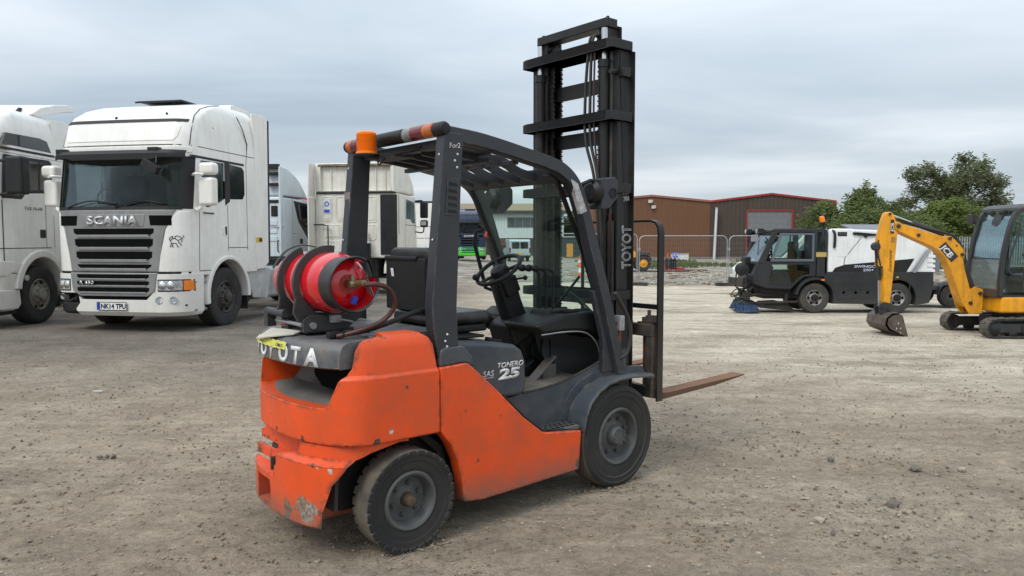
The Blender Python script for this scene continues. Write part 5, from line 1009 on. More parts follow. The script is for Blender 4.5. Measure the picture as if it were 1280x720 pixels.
# ---- white lorry cab cut by the left edge of the picture
def man_truck():
    T = thing('tractor_unit', 'white lorry tractor with big black mirrors, cut off at the far left', 'lorry', (-9.82, 12.3, 0.115), -pi / 2, 'lorries parked in the yard')
    cab = Cab([(0.95, 0.0, -2.2, 1.235, 0.35), (2.2, 0.0, -2.2, 1.235, 0.35), (3.05, -0.22, -2.2, 1.235, 0.35), (3.4, -0.26, -2.2, 1.225, 0.3), (3.60, -0.34, -2.2, 1.20, 0.3), (3.72, -0.45, -2.2, 1.15, 0.3), (3.79, -0.62, -2.2, 1.06, 0.3)], 0.06)
    archc = [(-1.27 + 0.64 * cos(a), 0.58 + 0.64 * sin(a)) for a in [radians(-20 + 220 * i / 20) for i in range(21)]] + [(-1.27, -0.2)]
    me = boolean(cab.loft([0.95, 1.5, 2.2, 2.7, 3.05, 3.25, 3.4, 3.52, 3.62, 3.68, 3.74, 3.79]).mesh(), [MB().prism(archc, 0.7, 1.5, 'y'), MB().prism(archc, -1.5, -0.7, 'y')])
    link('cab_shell', me, WHITE, T, 30)
    mb = MB(); cab.panel(mb, [(2.1, -1.13, 1.13), (2.6, -1.13, 1.13), (3.0, -1.13, 1.13)], 0.008, 0.03, 16); mb.build('windscreen', DGLASS, T)
    mb = MB(); cab.panel(mb, [(1.1, -0.95, 0.95), (1.9, -1.0, 1.0)], 0.02, 0.05, 14); mb.build('grille', TRIM, T, 0.01)
    mb = MB(); cab.panel(mb, [(2.95, -1.2, 1.2), (3.05, -1.2, 1.2)], 0.18, 0.03, 14); mb.build('sun_visor', TRIM, T)
    mb = MB(); Cab([(0.30, 0.04, -0.6, 1.2, 0.4), (0.95, 0.05, -0.6, 1.24, 0.4)], 0.06)
    Cab([(0.30, 0.04, -0.62, 1.2, 0.4), (0.94, 0.05, -0.62, 1.24, 0.4)], 0.06).loft([0.30, 0.5, 0.94]).build('bumper', WHITE, T, 0.02)
    for s in (-1, 1):
        MB().prism([(-0.33, 3.14), (-0.45, 3.34), (-1.35, 3.36), (-1.57, 3.33), (-1.69, 3.13)], s * 1.238, s * 1.16, 'y').build('roof_window', DGLASS, T, 0.006)
        MB().prism([(-0.15, 3.055), (-0.15, 3.095), (-1.78, 3.095), (-1.78, 3.055)], s * 1.24, s * 1.2, 'y').build('belt_trim', TRIM, T)
        fr = MB().prism([(-0.30, 2.22), (-0.40, 2.97), (-1.62, 2.99), (-1.69, 2.93), (-1.69, 2.38), (-0.92, 2.33), (-0.80, 2.22)], s * 1.237, s * 1.2, 'y').build('window_surround', TRIM, T, 0.01)
        MB().prism([(-0.42, 2.28), (-0.48, 2.92), (-1.26, 2.92), (-1.26, 2.41), (-0.90, 2.38), (-0.75, 2.28)], s * 1.241, s * 1.23, 'y').build('side_window', DGLASS, fr)
        MB().prism([(-1.32, 2.42), (-1.32, 2.92), (-1.62, 2.92), (-1.65, 2.44)], s * 1.240, s * 1.23, 'y').build('rear_side_window', DGLASS, fr)
        mb = MB()
        for x0, x1, z0, z1 in [(-1.46, -1.448, 1.37, 2.36), (-0.2, -1.6, 1.365, 1.38), (-0.30, -0.29, 0.95, 2.2), (-1.70, -1.69, 1.37, 1.98), (-0.3, -2.15, 3.0, 3.006)]: mb.bx(x0, x1, s * 1.225, s * 1.2365, z0, z1)
        tag(mb.build('door_gaps', SEAM, T, smooth=0), kind='stuff')
        MB().bx(-1.27, -1.44, s * 1.2, s * 1.246, 1.55, 1.71).build('door_handle', TRIM, T, 0.02)
        MB().prism([(-0.1, 0.92), (-0.3, 0.9), (-0.9, 1.06), (-0.5, 1.15), (-0.1, 1.17)], s * 1.25, s * 1.2, 'y').build('lower_flank', WHITE, T, 0.02)
        a1 = [(-1.27 + 0.74 * cos(a), 0.60 + 0.74 * sin(a)) for a in [radians(5 + 180 * i / 18) for i in range(19)]]
        a2 = [(-1.27 + 0.60 * cos(a), 0.60 + 0.60 * sin(a)) for a in [radians(185 - 180 * i / 18) for i in range(19)]]
        MB().prism(a1 + a2, s * 1.275, s * 0.95, 'y').build('wheel_arch', WHITE, T, 0.025, 3)
        MB().prism([(-0.02, 0.34), (-0.05, 0.66), (-0.66, 0.66), (-0.69, 0.40), (-0.6, 0.32)], s * 1.235, s * 0.95, 'y').build('entry_step', WHITE, T, 0.02)
        MB().bx(-0.1, -0.62, s * 1.0, s * 1.2, 0.24, 0.30).build('step_tread', TRIM, T, 0.01)
        truck_wheel(T, -1.27, s, 1.215, 0.525, 0.32, PALERIM)
        mb = MB(); mb.tube([(-0.30, s * 1.22, 2.85), (-0.22, s * 1.5, 2.83)], 0.03, 6); mb.tube([(-0.30, s * 1.22, 2.28), (-0.22, s * 1.5, 2.30)], 0.03, 6); ar = tag(mb.build('mirror_arm', TRIM, T), kind='stuff')
        MB().bx(-0.42, -0.18, s * 1.36, s * 1.66, 2.28, 2.92).build('mirror_housing', TRIM, ar, 0.05, 3)
        MB().bx(-0.55, -0.90, s * 1.22, s * 1.32, 2.84, 2.96).build('kerb_mirror', TRIM, T, 0.05, 3)
        MB().cyl((-0.80, s * 1.25, 0.85), (-0.80, s * 1.285, 0.85), 0.05, n=16).build('side_marker', WHITELENS, T)
    text(T, 'TGX 18.440', 0.055, (-0.86, 1.2385, 2.05), (-1, 0, 0), (0, 0, 1), M('grey_lettering', (0.25, 0.25, 0.25), 0.5), 0.002, 0.02, 0, 1.25)
    # roof air deflector on struts
    P = [(-1.35, 3.79), (-1.65, 3.96), (-2.1, 4.09), (-2.5, 4.16), (-2.70, 4.155), (-2.75, 4.10), (-2.70, 4.05), (-2.4, 4.0), (-1.95, 3.88), (-1.6, 3.77)]
    MB().prism(P, -1.1, 1.1, 'y').build('roof_deflector', WHITE, T, 0.02)
    mb = MB()
    for s in (-1, 1): mb.prism([(-1.30, 3.80), (-1.45, 3.93), (-1.52, 3.92), (-1.42, 3.80)], s * 0.85, s * 0.81, 'y'); mb.bx(-1.95, -2.0, s * 0.8, s * 0.84, 3.78, 3.96); mb.bx(-1.3, -2.15, s * 0.82, s * 0.86, 3.785, 3.82)
    tag(mb.build('deflector_struts', TRIM, T), kind='stuff')
    MB().prism([(-1.75, 1.5), (-1.75, 3.75), (-2.15, 3.78), (-2.4, 3.7), (-2.4, 1.4)], 1.225, 1.19, 'y').build('side_deflector', WHITE, T, 0.01)
    MB().bx(-2.1, -0.3, -0.65, 0.65, 0.42, 0.98).build('engine', CHASS, T, 0.05)
    MB().cyl((-1.27, -1.0, 0.52), (-1.27, 1.0, 0.52), 0.08).build('front_axle', CHASS, T)
    tractor_tail(T, -2.3, -4.8, PALERIM, WHITE)
man_truck()

# ---- lorries seen from behind
def rear_truck(label, loc, rz, paint, daf):
    T = thing('tractor_unit', label, 'lorry', loc, rz, 'lorries parked in the yard')
    if daf:
        prof = [(0.02, 1.02), (0.02, 2.89), (1.86, 2.87), (2.0, 2.0), (2.06, 1.02)]
        MB().prism(prof, -1.235, 1.235, 'y').build('cab_shell', paint, T, 0.05, 3)
        roof = [(0.0, 2.905), (0.0, 3.74), (0.35, 3.78), (0.75, 3.74), (1.1, 3.62), (1.45, 3.42), (1.7, 3.2), (1.84, 2.905)]
        me = MB().prism(roof, -1.23, 1.23, 'y').mesh(0.06, 3)
        me = boolean(me, [MB().bx(-0.2, 0.22, -1.05, 1.05, 2.95, 3.66)]); link('roof_fairing', me, paint, T, 30)
        MB().bx(-0.02, 0.10, -1.12, 1.12, 3.66, 3.72).build('fairing_lip', M('rusty_edge', (0.22, 0.16, 0.10), 0.8, var=0.3), T)
        mb = MB(); mb.bx(0.10, 0.16, -1.1, 1.1, 2.92, 3.66); mb.build('fairing_back_panel', paint, T)
        for y in (-0.88, -0.6, 0.75): MB().bx(0.06, 0.11, y - 0.015, y + 0.015, 2.95, 3.64).build('fairing_rib', paint, T, 0.01)
        MB().bx(-0.02, 0.03, -1.2, 1.2, 2.88, 2.91).build('roof_seam', TRIM, T)
        def press(y0, y1, z0, z1):
            mb = MB(); r = 0.07
            pts = [(y, z) for cx, cz, a in ((y1 - r, z1 - r, 0), (y0 + r, z1 - r, 90), (y0 + r, z0 + r, 180), (y1 - r, z0 + r, 270)) for y, z in arc((cx, cz), r, radians(a), radians(a + 90), 4)]
            mb.tube([(0.018, y, z) for y, z in pts], 0.014, 5, closed=True); mb.prism([((y0 + y1) / 2 + (y - (y0 + y1) / 2) * 0.8, (z0 + z1) / 2 + (z - (z0 + z1) / 2) * 0.86) for y, z in pts], 0.008, 0.03, 'x')
            mb.build('pressed_panel', paint, T)
        for y0, y1, z0, z1 in [(0.72, 1.0, 2.10, 2.78), (0.30, 0.58, 2.10, 2.78), (-0.10, 0.18, 2.10, 2.78), (-0.62, -0.20, 2.05, 2.78), (0.45, 1.0, 1.62, 1.98), (-0.60, 0.35, 1.55, 1.98), (0.45, 1.0, 1.15, 1.5)]: press(y0, y1, z0, z1)
        MB().bx(-0.012, 0.02, -1.24, -0.74, 1.12, 2.84).build('black_side_panel', TRIM, T, 0.03)
        MB().bx(-0.02, 0.02, -1.2, -0.76, 1.6, 1.66).build('panel_shelf', TRIM, T)
        MB().bx(-0.004, 0.01, 0.76, 0.97, 2.30, 2.72).build('notice', LETTERW, T)
        mb = MB(); mb.lathe([(0.075, 0), (0.075, 0.003), (0.045, 0.003), (0.045, 0)], (-0.005, 0.865, 2.58), (-1, 0, 0), 16, False); mb.bx(-0.007, -0.004, 0.78, 0.95, 2.33, 2.42); tag(mb.build('notice_print', BLUE, T), kind='stuff')
        tri = [(0.70, 1.22), (0.84, 1.22), (0.77, 1.36)]
        w = MB().bx(-0.004, 0.01, 0.66, 0.88, 1.18, 1.40).build('warning_label', LETTERW, T)
        MB().prism(tri, -0.007, -0.004, 'x').build('warning_triangle', HAZARD, w); MB().prism([(0.745, 1.24), (0.795, 1.24), (0.77, 1.31)], -0.009, -0.007, 'x').build('warning_symbol', TRIM, w)
        # door side
        for s in (-1, 1):
            MB().prism([(0.87, 2.16), (0.87, 2.76), (1.74, 2.70), (1.80, 2.05), (1.5, 2.05), (1.3, 2.16)], s * 1.238, s * 1.2, 'y').build('side_window', M('pale_green_glass', (0.10, 0.15, 0.15), 0.08, var=0.4, vsc=1.5, spec=0.8), T, 0.01)
            mb = MB(); mb.bx(0.77, 0.785, s * 1.23, s * 1.2365, 1.1, 2.8); mb.bx(0.16, 0.20, s * 1.23, s * 1.238, 1.7, 2.85); mb.bx(0.78, 1.95, s * 1.23, s * 1.2365, 1.98, 1.995); tag(mb.build('door_gaps', SEAM, T), kind='stuff')
            mb = MB(); mb.tube(bez([(1.82, s * 1.22, 2.74), (1.88, s * 1.42, 2.76), (1.88, s * 1.5, 2.70)], 4), 0.022, 6); mb.tube(bez([(1.86, s * 1.22, 1.80), (1.92, s * 1.45, 1.78), (1.90, s * 1.5, 2.0)], 4), 0.022, 6); ar = tag(mb.build('mirror_arm', TRIM, T), kind='stuff')
            MB().bx(1.84, 1.98, s * 1.38, s * 1.62, 2.22, 2.72).build('mirror_housing', TRIM, ar, 0.04, 3); MB().bx(1.84, 1.98, s * 1.38, s * 1.62, 1.94, 2.16).build('mirror_housing', TRIM, ar, 0.05, 3)
            MB().bx(1.838, 1.842, s * 1.42, s * 1.58, 2.0, 2.12).build('mirror_glass', CHROME, ar)
        MB().bx(-0.42, 0.05, 1.235, 1.275, 0.60, 2.76).build('side_collar', paint, T, 0.01)
        MB().bx(-0.42, 0.05, -1.275, -1.235, 2.90, 3.74).build('side_collar', paint, T, 0.01)
        MB().prism([(-0.42, 2.78), (-0.35, 3.72), (0.05, 3.76), (0.05, 2.78)], 1.235, 1.275, 'y').build('side_collar', paint, T, 0.01)
        mb = MB(); mb.tube([(-0.08, 0.80, 1.25), (-0.10, 0.80, 1.2), (-0.10, 0.80, 1.95), (-0.10, 0.95, 1.98), (-0.10, 1.22, 1.98)], 0.02, 6); mb.build('grab_rail', TRIM, T)
        mb = MB()
        for k in range(2): mb.tube(bez([(-0.1, -0.28 - 0.06 * k, 1.85), (-0.3, -0.33 - 0.05 * k, 1.55), (-0.5, -0.40 - 0.05 * k, 1.15)], 5), 0.028, 6)
        tag(mb.build('air_lines', M('red_air_line', (0.42, 0.02, 0.03), 0.5), T), kind='stuff')
        tag(MB().bx(-0.15, 0.02, -0.45, -0.1, 1.0, 1.45).bx(-0.1, 0.0, 0.2, 0.5, 1.0, 1.2).build('air_connections', TRIM, T, 0.02), kind='stuff')
    else:
        prof = [(0.06, 1.02), (0.06, 2.76), (1.82, 2.74), (1.90, 2.3), (1.97, 1.7), (2.02, 1.02)]
        MB().prism(prof, -1.235, 1.235, 'y').build('cab_shell', paint, T, 0.07, 3)
        MB().prism([(0.12, 2.775), (0.10, 3.62), (0.45, 3.60), (0.98, 3.43), (1.3, 3.27), (1.53, 3.08), (1.72, 2.92), (1.82, 2.775)], -1.23, 1.23, 'y').build('roof_fairing', paint, T, 0.06, 3)
        for s in (-1, 1):
            MB().prism([(0.82, 2.68), (1.80, 2.62), (1.94, 2.55), (1.99, 1.50), (1.78, 1.55), (1.15, 2.05), (1.05, 2.2)], s * 1.238, s * 1.2, 'y').build('window_surround', TRIM, T, 0.01)
            MB().prism([(1.10, 2.58), (1.78, 2.54), (1.86, 1.72), (1.25, 2.12)], s * 1.241, s * 1.23, 'y').build('side_window', DGLASS, T)
            mb = MB(); mb.bx(0.74, 0.752, s * 1.23, s * 1.2365, 1.05, 2.72); mb.bx(0.76, 1.0, s * 1.23, s * 1.2365, 1.72, 1.73); mb.bx(0.1, 1.9, s * 1.23, s * 1.2365, 2.76, 2.775); tag(mb.build('door_gaps', SEAM, T), kind='stuff')
            MB().bx(1.22, 1.42, s * 1.2, s * 1.245, 1.42, 1.58).build('door_handle', TRIM, T, 0.02)
            MB().prism([(-0.02, 1.1), (-0.02, 3.58), (0.12, 3.62), (0.16, 1.1)], s * 1.245, s * 1.19, 'y').build('side_deflector', paint, T, 0.01)
            MB().bx(1.86, 1.98, s * 1.3, s * 1.5, 2.2, 2.75).build('mirror_housing', TRIM, T, 0.04)
        # ledges and vents on the back wall
        MB().bx(-0.04, 0.08, -1.2, 1.2, 3.52, 3.66).build('fairing_lip', TRIM, T, 0.01)
        for z in (3.05, 3.35): MB().bx(-0.05, 0.08, -1.19, -0.85, z, z + 0.08).build('wall_ledge', TRIM, T, 0.01)
        MB().bx(0.03, 0.08, -1.19, 1.1, 2.58, 2.66).build('wall_ledge', TRIM, T, 0.01)
        MB().bx(0.035, 0.07, -1.12, -0.92, 2.2, 2.5).build('vent_box', TRIM, T, 0.02)
        for z in (1.5, 1.72, 1.95): MB().bx(0.04, 0.065, -1.1, -0.3, z, z + 0.14).build('pressed_panel', paint, T, 0.02)
        MB().tube([(0.03, -1.14, 1.2), (-0.02, -1.14, 1.22), (-0.02, -1.14, 1.5), (0.03, -1.14, 1.52)], 0.02, 6).build('grab_rail', TRIM, T)
        text(T, 'STRALIS', 0.07, (0.036, -0.90, 1.86), (0, -1, 0), (0, 0, 1), SILVER, 0.003, 0.01, 0.2, 1.1)
    for s in (-1, 1):
        truck_wheel(T, 0.75, s, 1.2, 0.52, 0.32, PALERIM if daf else DARKRIM)
        MB().prism([(0.75 + 0.68 * cos(a), 0.58 + 0.6 * sin(a)) for a in [radians(180 * i / 14) for i in range(15)]] + [(0.75 + 0.58 * cos(a), 0.58 + 0.54 * sin(a)) for a in [radians(180 - 180 * i / 14) for i in range(15)]], s * 1.24, s * 0.8, 'y').build('wheel_arch', paint, T, 0.01)
    MB().bx(0.1, 1.9, -0.6, 0.6, 0.45, 1.02).build('engine', CHASS, T, 0.05)
    MB().bx(1.6, 2.06, -1.24, 1.24, 0.35, 1.02).build('bumper', paint, T, 0.08)
    tractor_tail(T, 0.0, -2.6, PALERIM, paint)
    return T
rear_truck('ivory white lorry tractor seen from behind with a black panel on the back wall', (-4.5, 21.49, gz(-4.5, 21.5)), pi / 2 - 0.155, IVORY, True)
rear_truck('pale grey lorry with sloping roof fairing, half hidden behind the white lorries', (-7.72, 21.19, gz(-7.7, 21.2)), pi / 2 - 0.155, ICE, False)
# ---- red lorry glimpsed between the two, long white box trailer further back
def red_truck():
    T = thing('tractor_unit', 'red lorry cab glimpsed in the gap behind the pale grey lorry cab', 'lorry', (-7.35, 27.4, gz(-7.4, 27.4)), pi / 2 - 0.155, 'lorries parked in the yard')
    RED = M('red_cab_paint', srgb(200, 28, 44), 0.35, var=0.06, dirt=0.2)
    MB().prism([(0, 0.95), (0.0, 3.0), (0.3, 3.12), (1.2, 3.1), (1.75, 2.95), (1.95, 2.2), (2.05, 0.95)], -1.2, 1.2, 'y').build('cab_shell', RED, T, 0.09, 3)
    for s in (-1, 1):
        MB().prism([(0.6, 1.95), (0.6, 2.6), (1.6, 2.6), (1.75, 1.95)], s * 1.205, s * 1.15, 'y').build('side_window', DGLASS, T); truck_wheel(T, 0.8, s, 1.2, 0.5, 0.3, DARKRIM)
    MB().bx(-0.02, 0.02, -1.15, 1.15, 2.62, 2.70).build('roof_seam', TRIM, T); MB().bx(-0.02, 0.02, -0.5, 0.5, 1.9, 2.45).build('rear_window', DGLASS, T)
    tractor_tail(T, 0.0, -2.4, DARKRIM, RED)
red_truck()
def box_trailer():
    T = thing('box_trailer', 'long white box trailer parked side-on behind the ivory lorry', 'trailer', (-4.4, 46.0, gz(-4.4, 46)), 0.03)
    b = MB().bx(-8.5, 0.4, 0, 2.5, 1.05, 3.90).build('box_body', WHITE, T, 0.03)
    MB().bx(-8.5, 0.41, -0.02, 2.52, 3.88, 3.98).build('top_rail', TRIM, T)
    for k in range(8): MB().bx(-8.0 + k, -7.96 + k, -0.02, 0.0, 1.1, 3.85).build('side_post', WHITE, T)
    for z in (1.7, 2.4): MB().bx(-8.5, 0.4, -0.015, 0.0, z, z + 0.03).build('side_seam', SILVER, T)
    MB().bx(-8.5, 0.4, -0.03, 0.1, 1.0, 1.1).build('side_rail', TRIM, T)
    MB().bx(-8.3, 0.2, 0.8, 1.7, 0.7, 1.0).build('chassis_frame', CHASS, T)
    for x in (-7.0, -5.7, -4.4):
        for s in (-1, 1):
            mb = MB().lathe([(0.25, 0.0), (0.5, 0), (0.5, 0.3), (0.25, 0.3)], (x, 1.25 + s * 1.22, 0.5), (0, -s, 0), 24, False); w = mb.build('wheel', TRIMD, T); MB().lathe([(0.29, 0.02), (0.1, 0.06), (0, 0.06)], (x, 1.25 + s * 1.22, 0.5), (0, -s, 0), 20).build('rim', DARKRIM, w)
    for s in (0.5, 2.0): MB().bx(-1.2, -1.08, s - 0.06, s + 0.06, 0.0, 1.0).build('landing_leg', CHASS, T)
box_trailer()
# ------------------------------------------------------------------ street sweeper, side-on, facing left
SWB = M('sweeper_charcoal', srgb(32, 35, 38), 0.5, var=0.12, dirt=0.3, dcol=(0.06, 0.057, 0.05), dsc=3, low=(0.1, 0.6, (0.09, 0.082, 0.07), 0.35), bump=0.05)
SWW = M('sweeper_white', srgb(233, 236, 236), 0.4, var=0.03, dirt=0.2, dcol=(0.35, 0.33, 0.28), streak=0.2)
BRIST = M('blue_bristles', (0.025, 0.062, 0.145), 0.8, var=0.5, vsc=40, dirt=0.5, dcol=(0.16, 0.16, 0.15))
SWG = glass('sweeper_glass', (0.62, 0.74, 0.70), 0.8, 0.10)
def sweeper():
    T = thing('street_sweeper', 'black and white street sweeper with blue brushes, parked side-on by the fence', 'street sweeper', (6.822, 17.32, 0.0), pi)
    q = lambda u, v: (-(u - 1020) / 55.7, (391.5 - v) / 55.7)
    W = 0.58
    P = lambda *uv: [q(*p) for p in uv]
    # cab: lower body, roof, pillars, panes
    lower = P((949, 327), (942, 344), (945, 356), (961, 361), (990, 362), (1000, 352), (1007, 346.5), (1034, 346), (1034, 327))
    dl = P((966, 331), (962, 355), (989, 358), (999, 348), (1005, 344), (1013, 343), (1013, 331))
    me = boolean(MB().prism(lower, -W, W, 'y').mesh(0.02, 2), [MB().prism(dl, -W - 0.2, W + 0.2, 'y'), MB().prism(P((968, 333), (960, 345), (962, 354), (988, 356), (1030, 343), (1030, 320), (960, 320)), -W + 0.05, W - 0.05, 'y')])
    link('cab_body', me, SWB, T, 30)
    MB().prism(P((963, 288), (968, 286.2), (1032, 286.2), (1034.5, 288), (1034.5, 291), (966, 291)), -W - 0.01, W + 0.01, 'y').build('cab_roof', SWB, T, 0.02)
    for s in (-1, 1):
        a, b = s * (W + 0.012), s * (W - 0.045)
        MB().prism(P((966, 290), (972.5, 290), (957, 329), (948, 329)), a, b, 'y').build('front_pillar', SWB, T, 0.008)
        MB().prism(P((1018.5, 290), (1022, 290), (1022, 346), (1018.5, 346)), a, b, 'y').build('door_pillar', SWB, T, 0.008)
        MB().prism(P((1031.5, 290), (1034.5, 290), (1034.5, 346), (1031.5, 346)), a, b, 'y').build('rear_pillar', SWB, T, 0.008)
        MB().prism(P((1020, 314), (1034, 314), (1034, 346), (1020, 346)), a, b, 'y').build('rear_quarter_panel', SWB, T, 0.006)
        GREYF = M('door_frame_grey', srgb(92, 98, 108), 0.45, var=0.05)
        mb = MB(); o = P((975, 291.5), (1018, 291.5), (1018, 327), (964, 327)); i = P((977.5, 294), (1015.5, 294), (1015.5, 324), (967.5, 324))
        for k in range(4): mb.prism([o[k], o[(k + 1) % 4], i[(k + 1) % 4], i[k]], s * (W + 0.02), s * (W - 0.02), 'y')
        mb.build('door_frame', GREYF, T, 0)
        MB().prism(i, s * (W + 0.004), s * (W - 0.002), 'y').build('side_window', SWG, T, smooth=0)
        MB().prism(dl, s * (W - 0.004), s * (W - 0.010), 'y').build('lower_window', SWG, T, smooth=0)
        MB().prism(P((1022.5, 291), (1031, 291), (1031, 313.5), (1022.5, 313.5)), s * (W + 0.002), s * (W - 0.004), 'y').build('quarter_window', SWG, T, smooth=0)
        MB().prism(P((987, 294), (988.5, 294), (988.5, 324), (987, 324)), s * (W + 0.008), s * W, 'y').build('window_divider', TRIM, T)
        MB().prism(P((1020.5, 315.5), (1033.5, 315.5), (1033.5, 321.3), (1020.5, 321.3)), s * (W + 0.016), s * (W + 0.01), 'y').build('yellow_plate', M('faded_yellow_plate', (0.50, 0.36, 0.10), 0.5, dirt=0.3), T)
        # running gear
        for u, vv in ((1020.5, 373.5), (1124, 375.5)):
            x, _ = q(u, 0); r = 0.335
            rim = MB().lathe([(0.185, W - 0.02), (0.175, W), (0.165, W - 0.03), (0.12, W - 0.06), (0.09, W - 0.02), (0.05, W - 0.01), (0, W - 0.01)], (x, 0, r), (0, s, 0), 28, False)
            w = rim.build('wheel', M('silver_rim', (0.40, 0.40, 0.39), 0.45, 0.5, var=0.3, vsc=14, dirt=0.6), T)
            MB().lathe([(0.18, W - 0.26), (0.30, W - 0.27), (0.335, W - 0.24), (0.335, W - 0.03), (0.325, W - 0.005), (0.29, W + 0.005), (0.21, W), (0.18, W - 0.02)], (x, 0, r), (0, s, 0), 40, False).build('tyre', M('grey_tyre', (0.04, 0.039, 0.036), 0.85, var=0.2, dirt=0.6, dcol=(0.13, 0.12, 0.10)), w)
            MB().lathe([(0.085, W - 0.03), (0.08, W + 0.012), (0.05, W + 0.02), (0, W + 0.02)], (x, 0, r), (0, s, 0), 16).build('hub', TRIM, w)
            hb = MB()
            for k in range(6): a = k * pi / 3; hb.lathe([(0.03, W - 0.035), (0.03, W - 0.030), (0, W - 0.030)], (x + 0.135 * cos(a), 0, r + 0.135 * sin(a)), (0, s, 0), 8)
            tag(hb.build('rim_holes', MESHB, w), kind='stuff')
        # chassis skirts with round holes and wheel arches
        fa = [(q(1020.5, 0)[0] + 0.43 * cos(a), 0.335 + 0.43 * sin(a)) for a in [radians(200 - 200 * i / 14) for i in range(15)]]
        ra = [(q(1124, 0)[0] + 0.43 * cos(a), 0.335 + 0.43 * sin(a)) for a in [radians(-12 + 205 * i / 14) for i in range(15)]]
        sk = MB().prism(P((1031, 346), (1034, 340), (1168, 340), (1168.5, 358), (1164, 379), (1150, 381.5), (1040, 380), (1030, 378)), s * (W + 0.03), s * (W - 0.30), 'y').mesh(0.015, 2)
        cuts = [MB().prism([(q(c, 0)[0] + 0.41 * cos(a), 0.335 + 0.41 * sin(a)) for a in [2 * pi * i / 24 for i in range(24)]], -1, 1, 'y') for c in (1020.5, 1124)]
        for u in (1056, 1071, 1086): cuts.append(MB().cyl((q(u, 366)[0], s * 0.3, q(u, 366)[1]), (q(u, 366)[0], s * 0.8, q(u, 366)[1]), 0.035))
        link('side_skirt', boolean(sk, cuts), SWB, T, 30)
        for v in (353, 361, 372): MB().prism(P((1044, v), (1095, v), (1093, v + 1.2), (1046, v + 1.2)), s * (W + 0.036), s * (W + 0.02), 'y').build('skirt_rib', SWB, T, 0.004)
        for u in (1048, 1138): MB().prism(P((u, 342), (u + 1, 342), (u + 1, 379), (u, 379)), s * (W + 0.032), s * (W + 0.02), 'y').build('skirt_joint', SEAM, T)
        MB().prism([(q(1020.5, 0)[0] + r2 * cos(a), 0.335 + r2 * sin(a)) for r2, a in [(0.47, radians(10 + 150 * i / 12)) for i in range(13)] + [(0.41, radians(160 - 150 * i / 12)) for i in range(13)]], s * (W + 0.05), s * (W - 0.3), 'y').build('front_mudguard', SWB, T, 0.008)
        MB().prism(P((1027, 349), (1031, 349), (1031, 351), (1027, 351)), s * (W + 0.06), s * W, 'y').build('side_indicator', AMBER, T)
        MB().prism(P((1121, 346), (1124, 346), (1124, 347.5), (1121, 347.5)), s * (W + 0.04), s * W, 'y').build('side_marker', HAZARD, T)
    # windscreen across the front
    f0, f1 = q(969, 292), q(949, 328)
    MB().slab([[V((f0[0], y, f0[1])) for y in (-W + 0.04, W - 0.04)], [V((f1[0], y, f1[1])) for y in (-W + 0.04, W - 0.04)]], (0.01, 0, 0.003)).build('windscreen', SWG, T, smooth=0)
    MB().prism(P((949, 328), (942, 344), (944, 355), (950, 358), (953, 330)), -W + 0.05, W - 0.05, 'y').build('front_cowl', SWB, T, 0.03)
    MB().slab([[V((*q(947, 330)[:1], y, q(947, 330)[1])) for y in (-0.4, 0.4)], [V((q(943, 343)[0], y, q(943, 343)[1])) for y in (-0.4, 0.4)]], (0.012, 0, 0)).build('nose_grille', MESHB, T)
    # interior
    sx = q(1000, 0)[0]
    MB().bx(sx - 0.12, sx - 0.02, -0.25, 0.25, 0.95, 1.60).bx(sx - 0.1, sx + 0.32, -0.25, 0.25, 0.82, 0.95).build('driver_seat', M('green_seat', (0.02, 0.05, 0.04), 0.8), T, 0.04)
    c = q(976, 318); MB().tube([(c[0] + 0.02 + 0.15 * 0.45 * sin(a), 0.17 * cos(a) - 0.1, c[1] + 0.15 * sin(a)) for a in [2 * pi * k / 18 for k in range(18)]], 0.018, 6, closed=True).tube([(c[0], -0.1, c[1]), (c[0] + 0.15, -0.1, c[1] - 0.35)], 0.03).build('steering_wheel', TRIM, T)
    MB().prism(P((958, 330), (963, 328), (970, 334), (966, 354), (958, 354)), -0.5, 0.5, 'y').build('dash_console', TRIM, T, 0.03)
    MB().bx(q(1031, 0)[0], q(1029, 0)[0], -0.5, 0.5, 0.8, 1.85).build('cab_back_wall', TRIM, T)
    # mirrors, lamps, beacon
    MB().tube([(q(962, 290)[0], W, q(962, 290)[1]), (q(948, 291)[0], W + 0.12, q(948, 291)[1]), (q(941, 294)[0], W + 0.14, q(941, 294)[1])], 0.018, 6).build('mirror_arm', TRIM, T)
    MB().prism(P((937, 294), (944.5, 293.5), (944.5, 302), (937, 302.5)), W + 0.08, W + 0.20, 'y').build('side_mirror', M('mirror_back', (0.22, 0.23, 0.24), 0.4), T, 0.012)
    c = q(928.5, 336.5); m = MB().lathe([(0.145, 0), (0.145, 0.03), (0.11, 0.055), (0, 0.06)], (c[0], W - 0.05, c[1]), (0.25, 1, 0), 24); m.tube([(c[0], W - 0.06, c[1]), (c[0] - 0.12, W - 0.1, c[1] - 0.12), (c[0] - 0.32, W - 0.1, c[1] - 0.25)], 0.015, 6); m.build('round_mirror', TRIM, T)
    for s in (-1, 1):
        c = q(953, 289); l = MB().box((c[0], s * 0.4, c[1]), (0.13, 0.18, 0.12)).tube([(c[0], s * 0.4, c[1]), (c[0] - 0.15, s * 0.4, c[1] + 0.02)], 0.02).build('work_lamp', TRIM, T, 0.02); MB().lathe([(0.05, 0), (0.05, 0.012), (0, 0.016)], (c[0] + 0.066, s * 0.4, c[1]), (1, 0, 0), 14).build('lamp_lens', HEADL, l)
    c = q(1033, 287); MB().tube([(c[0], 0.45, c[1]), (c[0], 0.45, c[1] + 0.10), (c[0] + 0.03, 0.45, c[1] + 0.16)], 0.012, 6).build('beacon_stalk', TRIM, T)
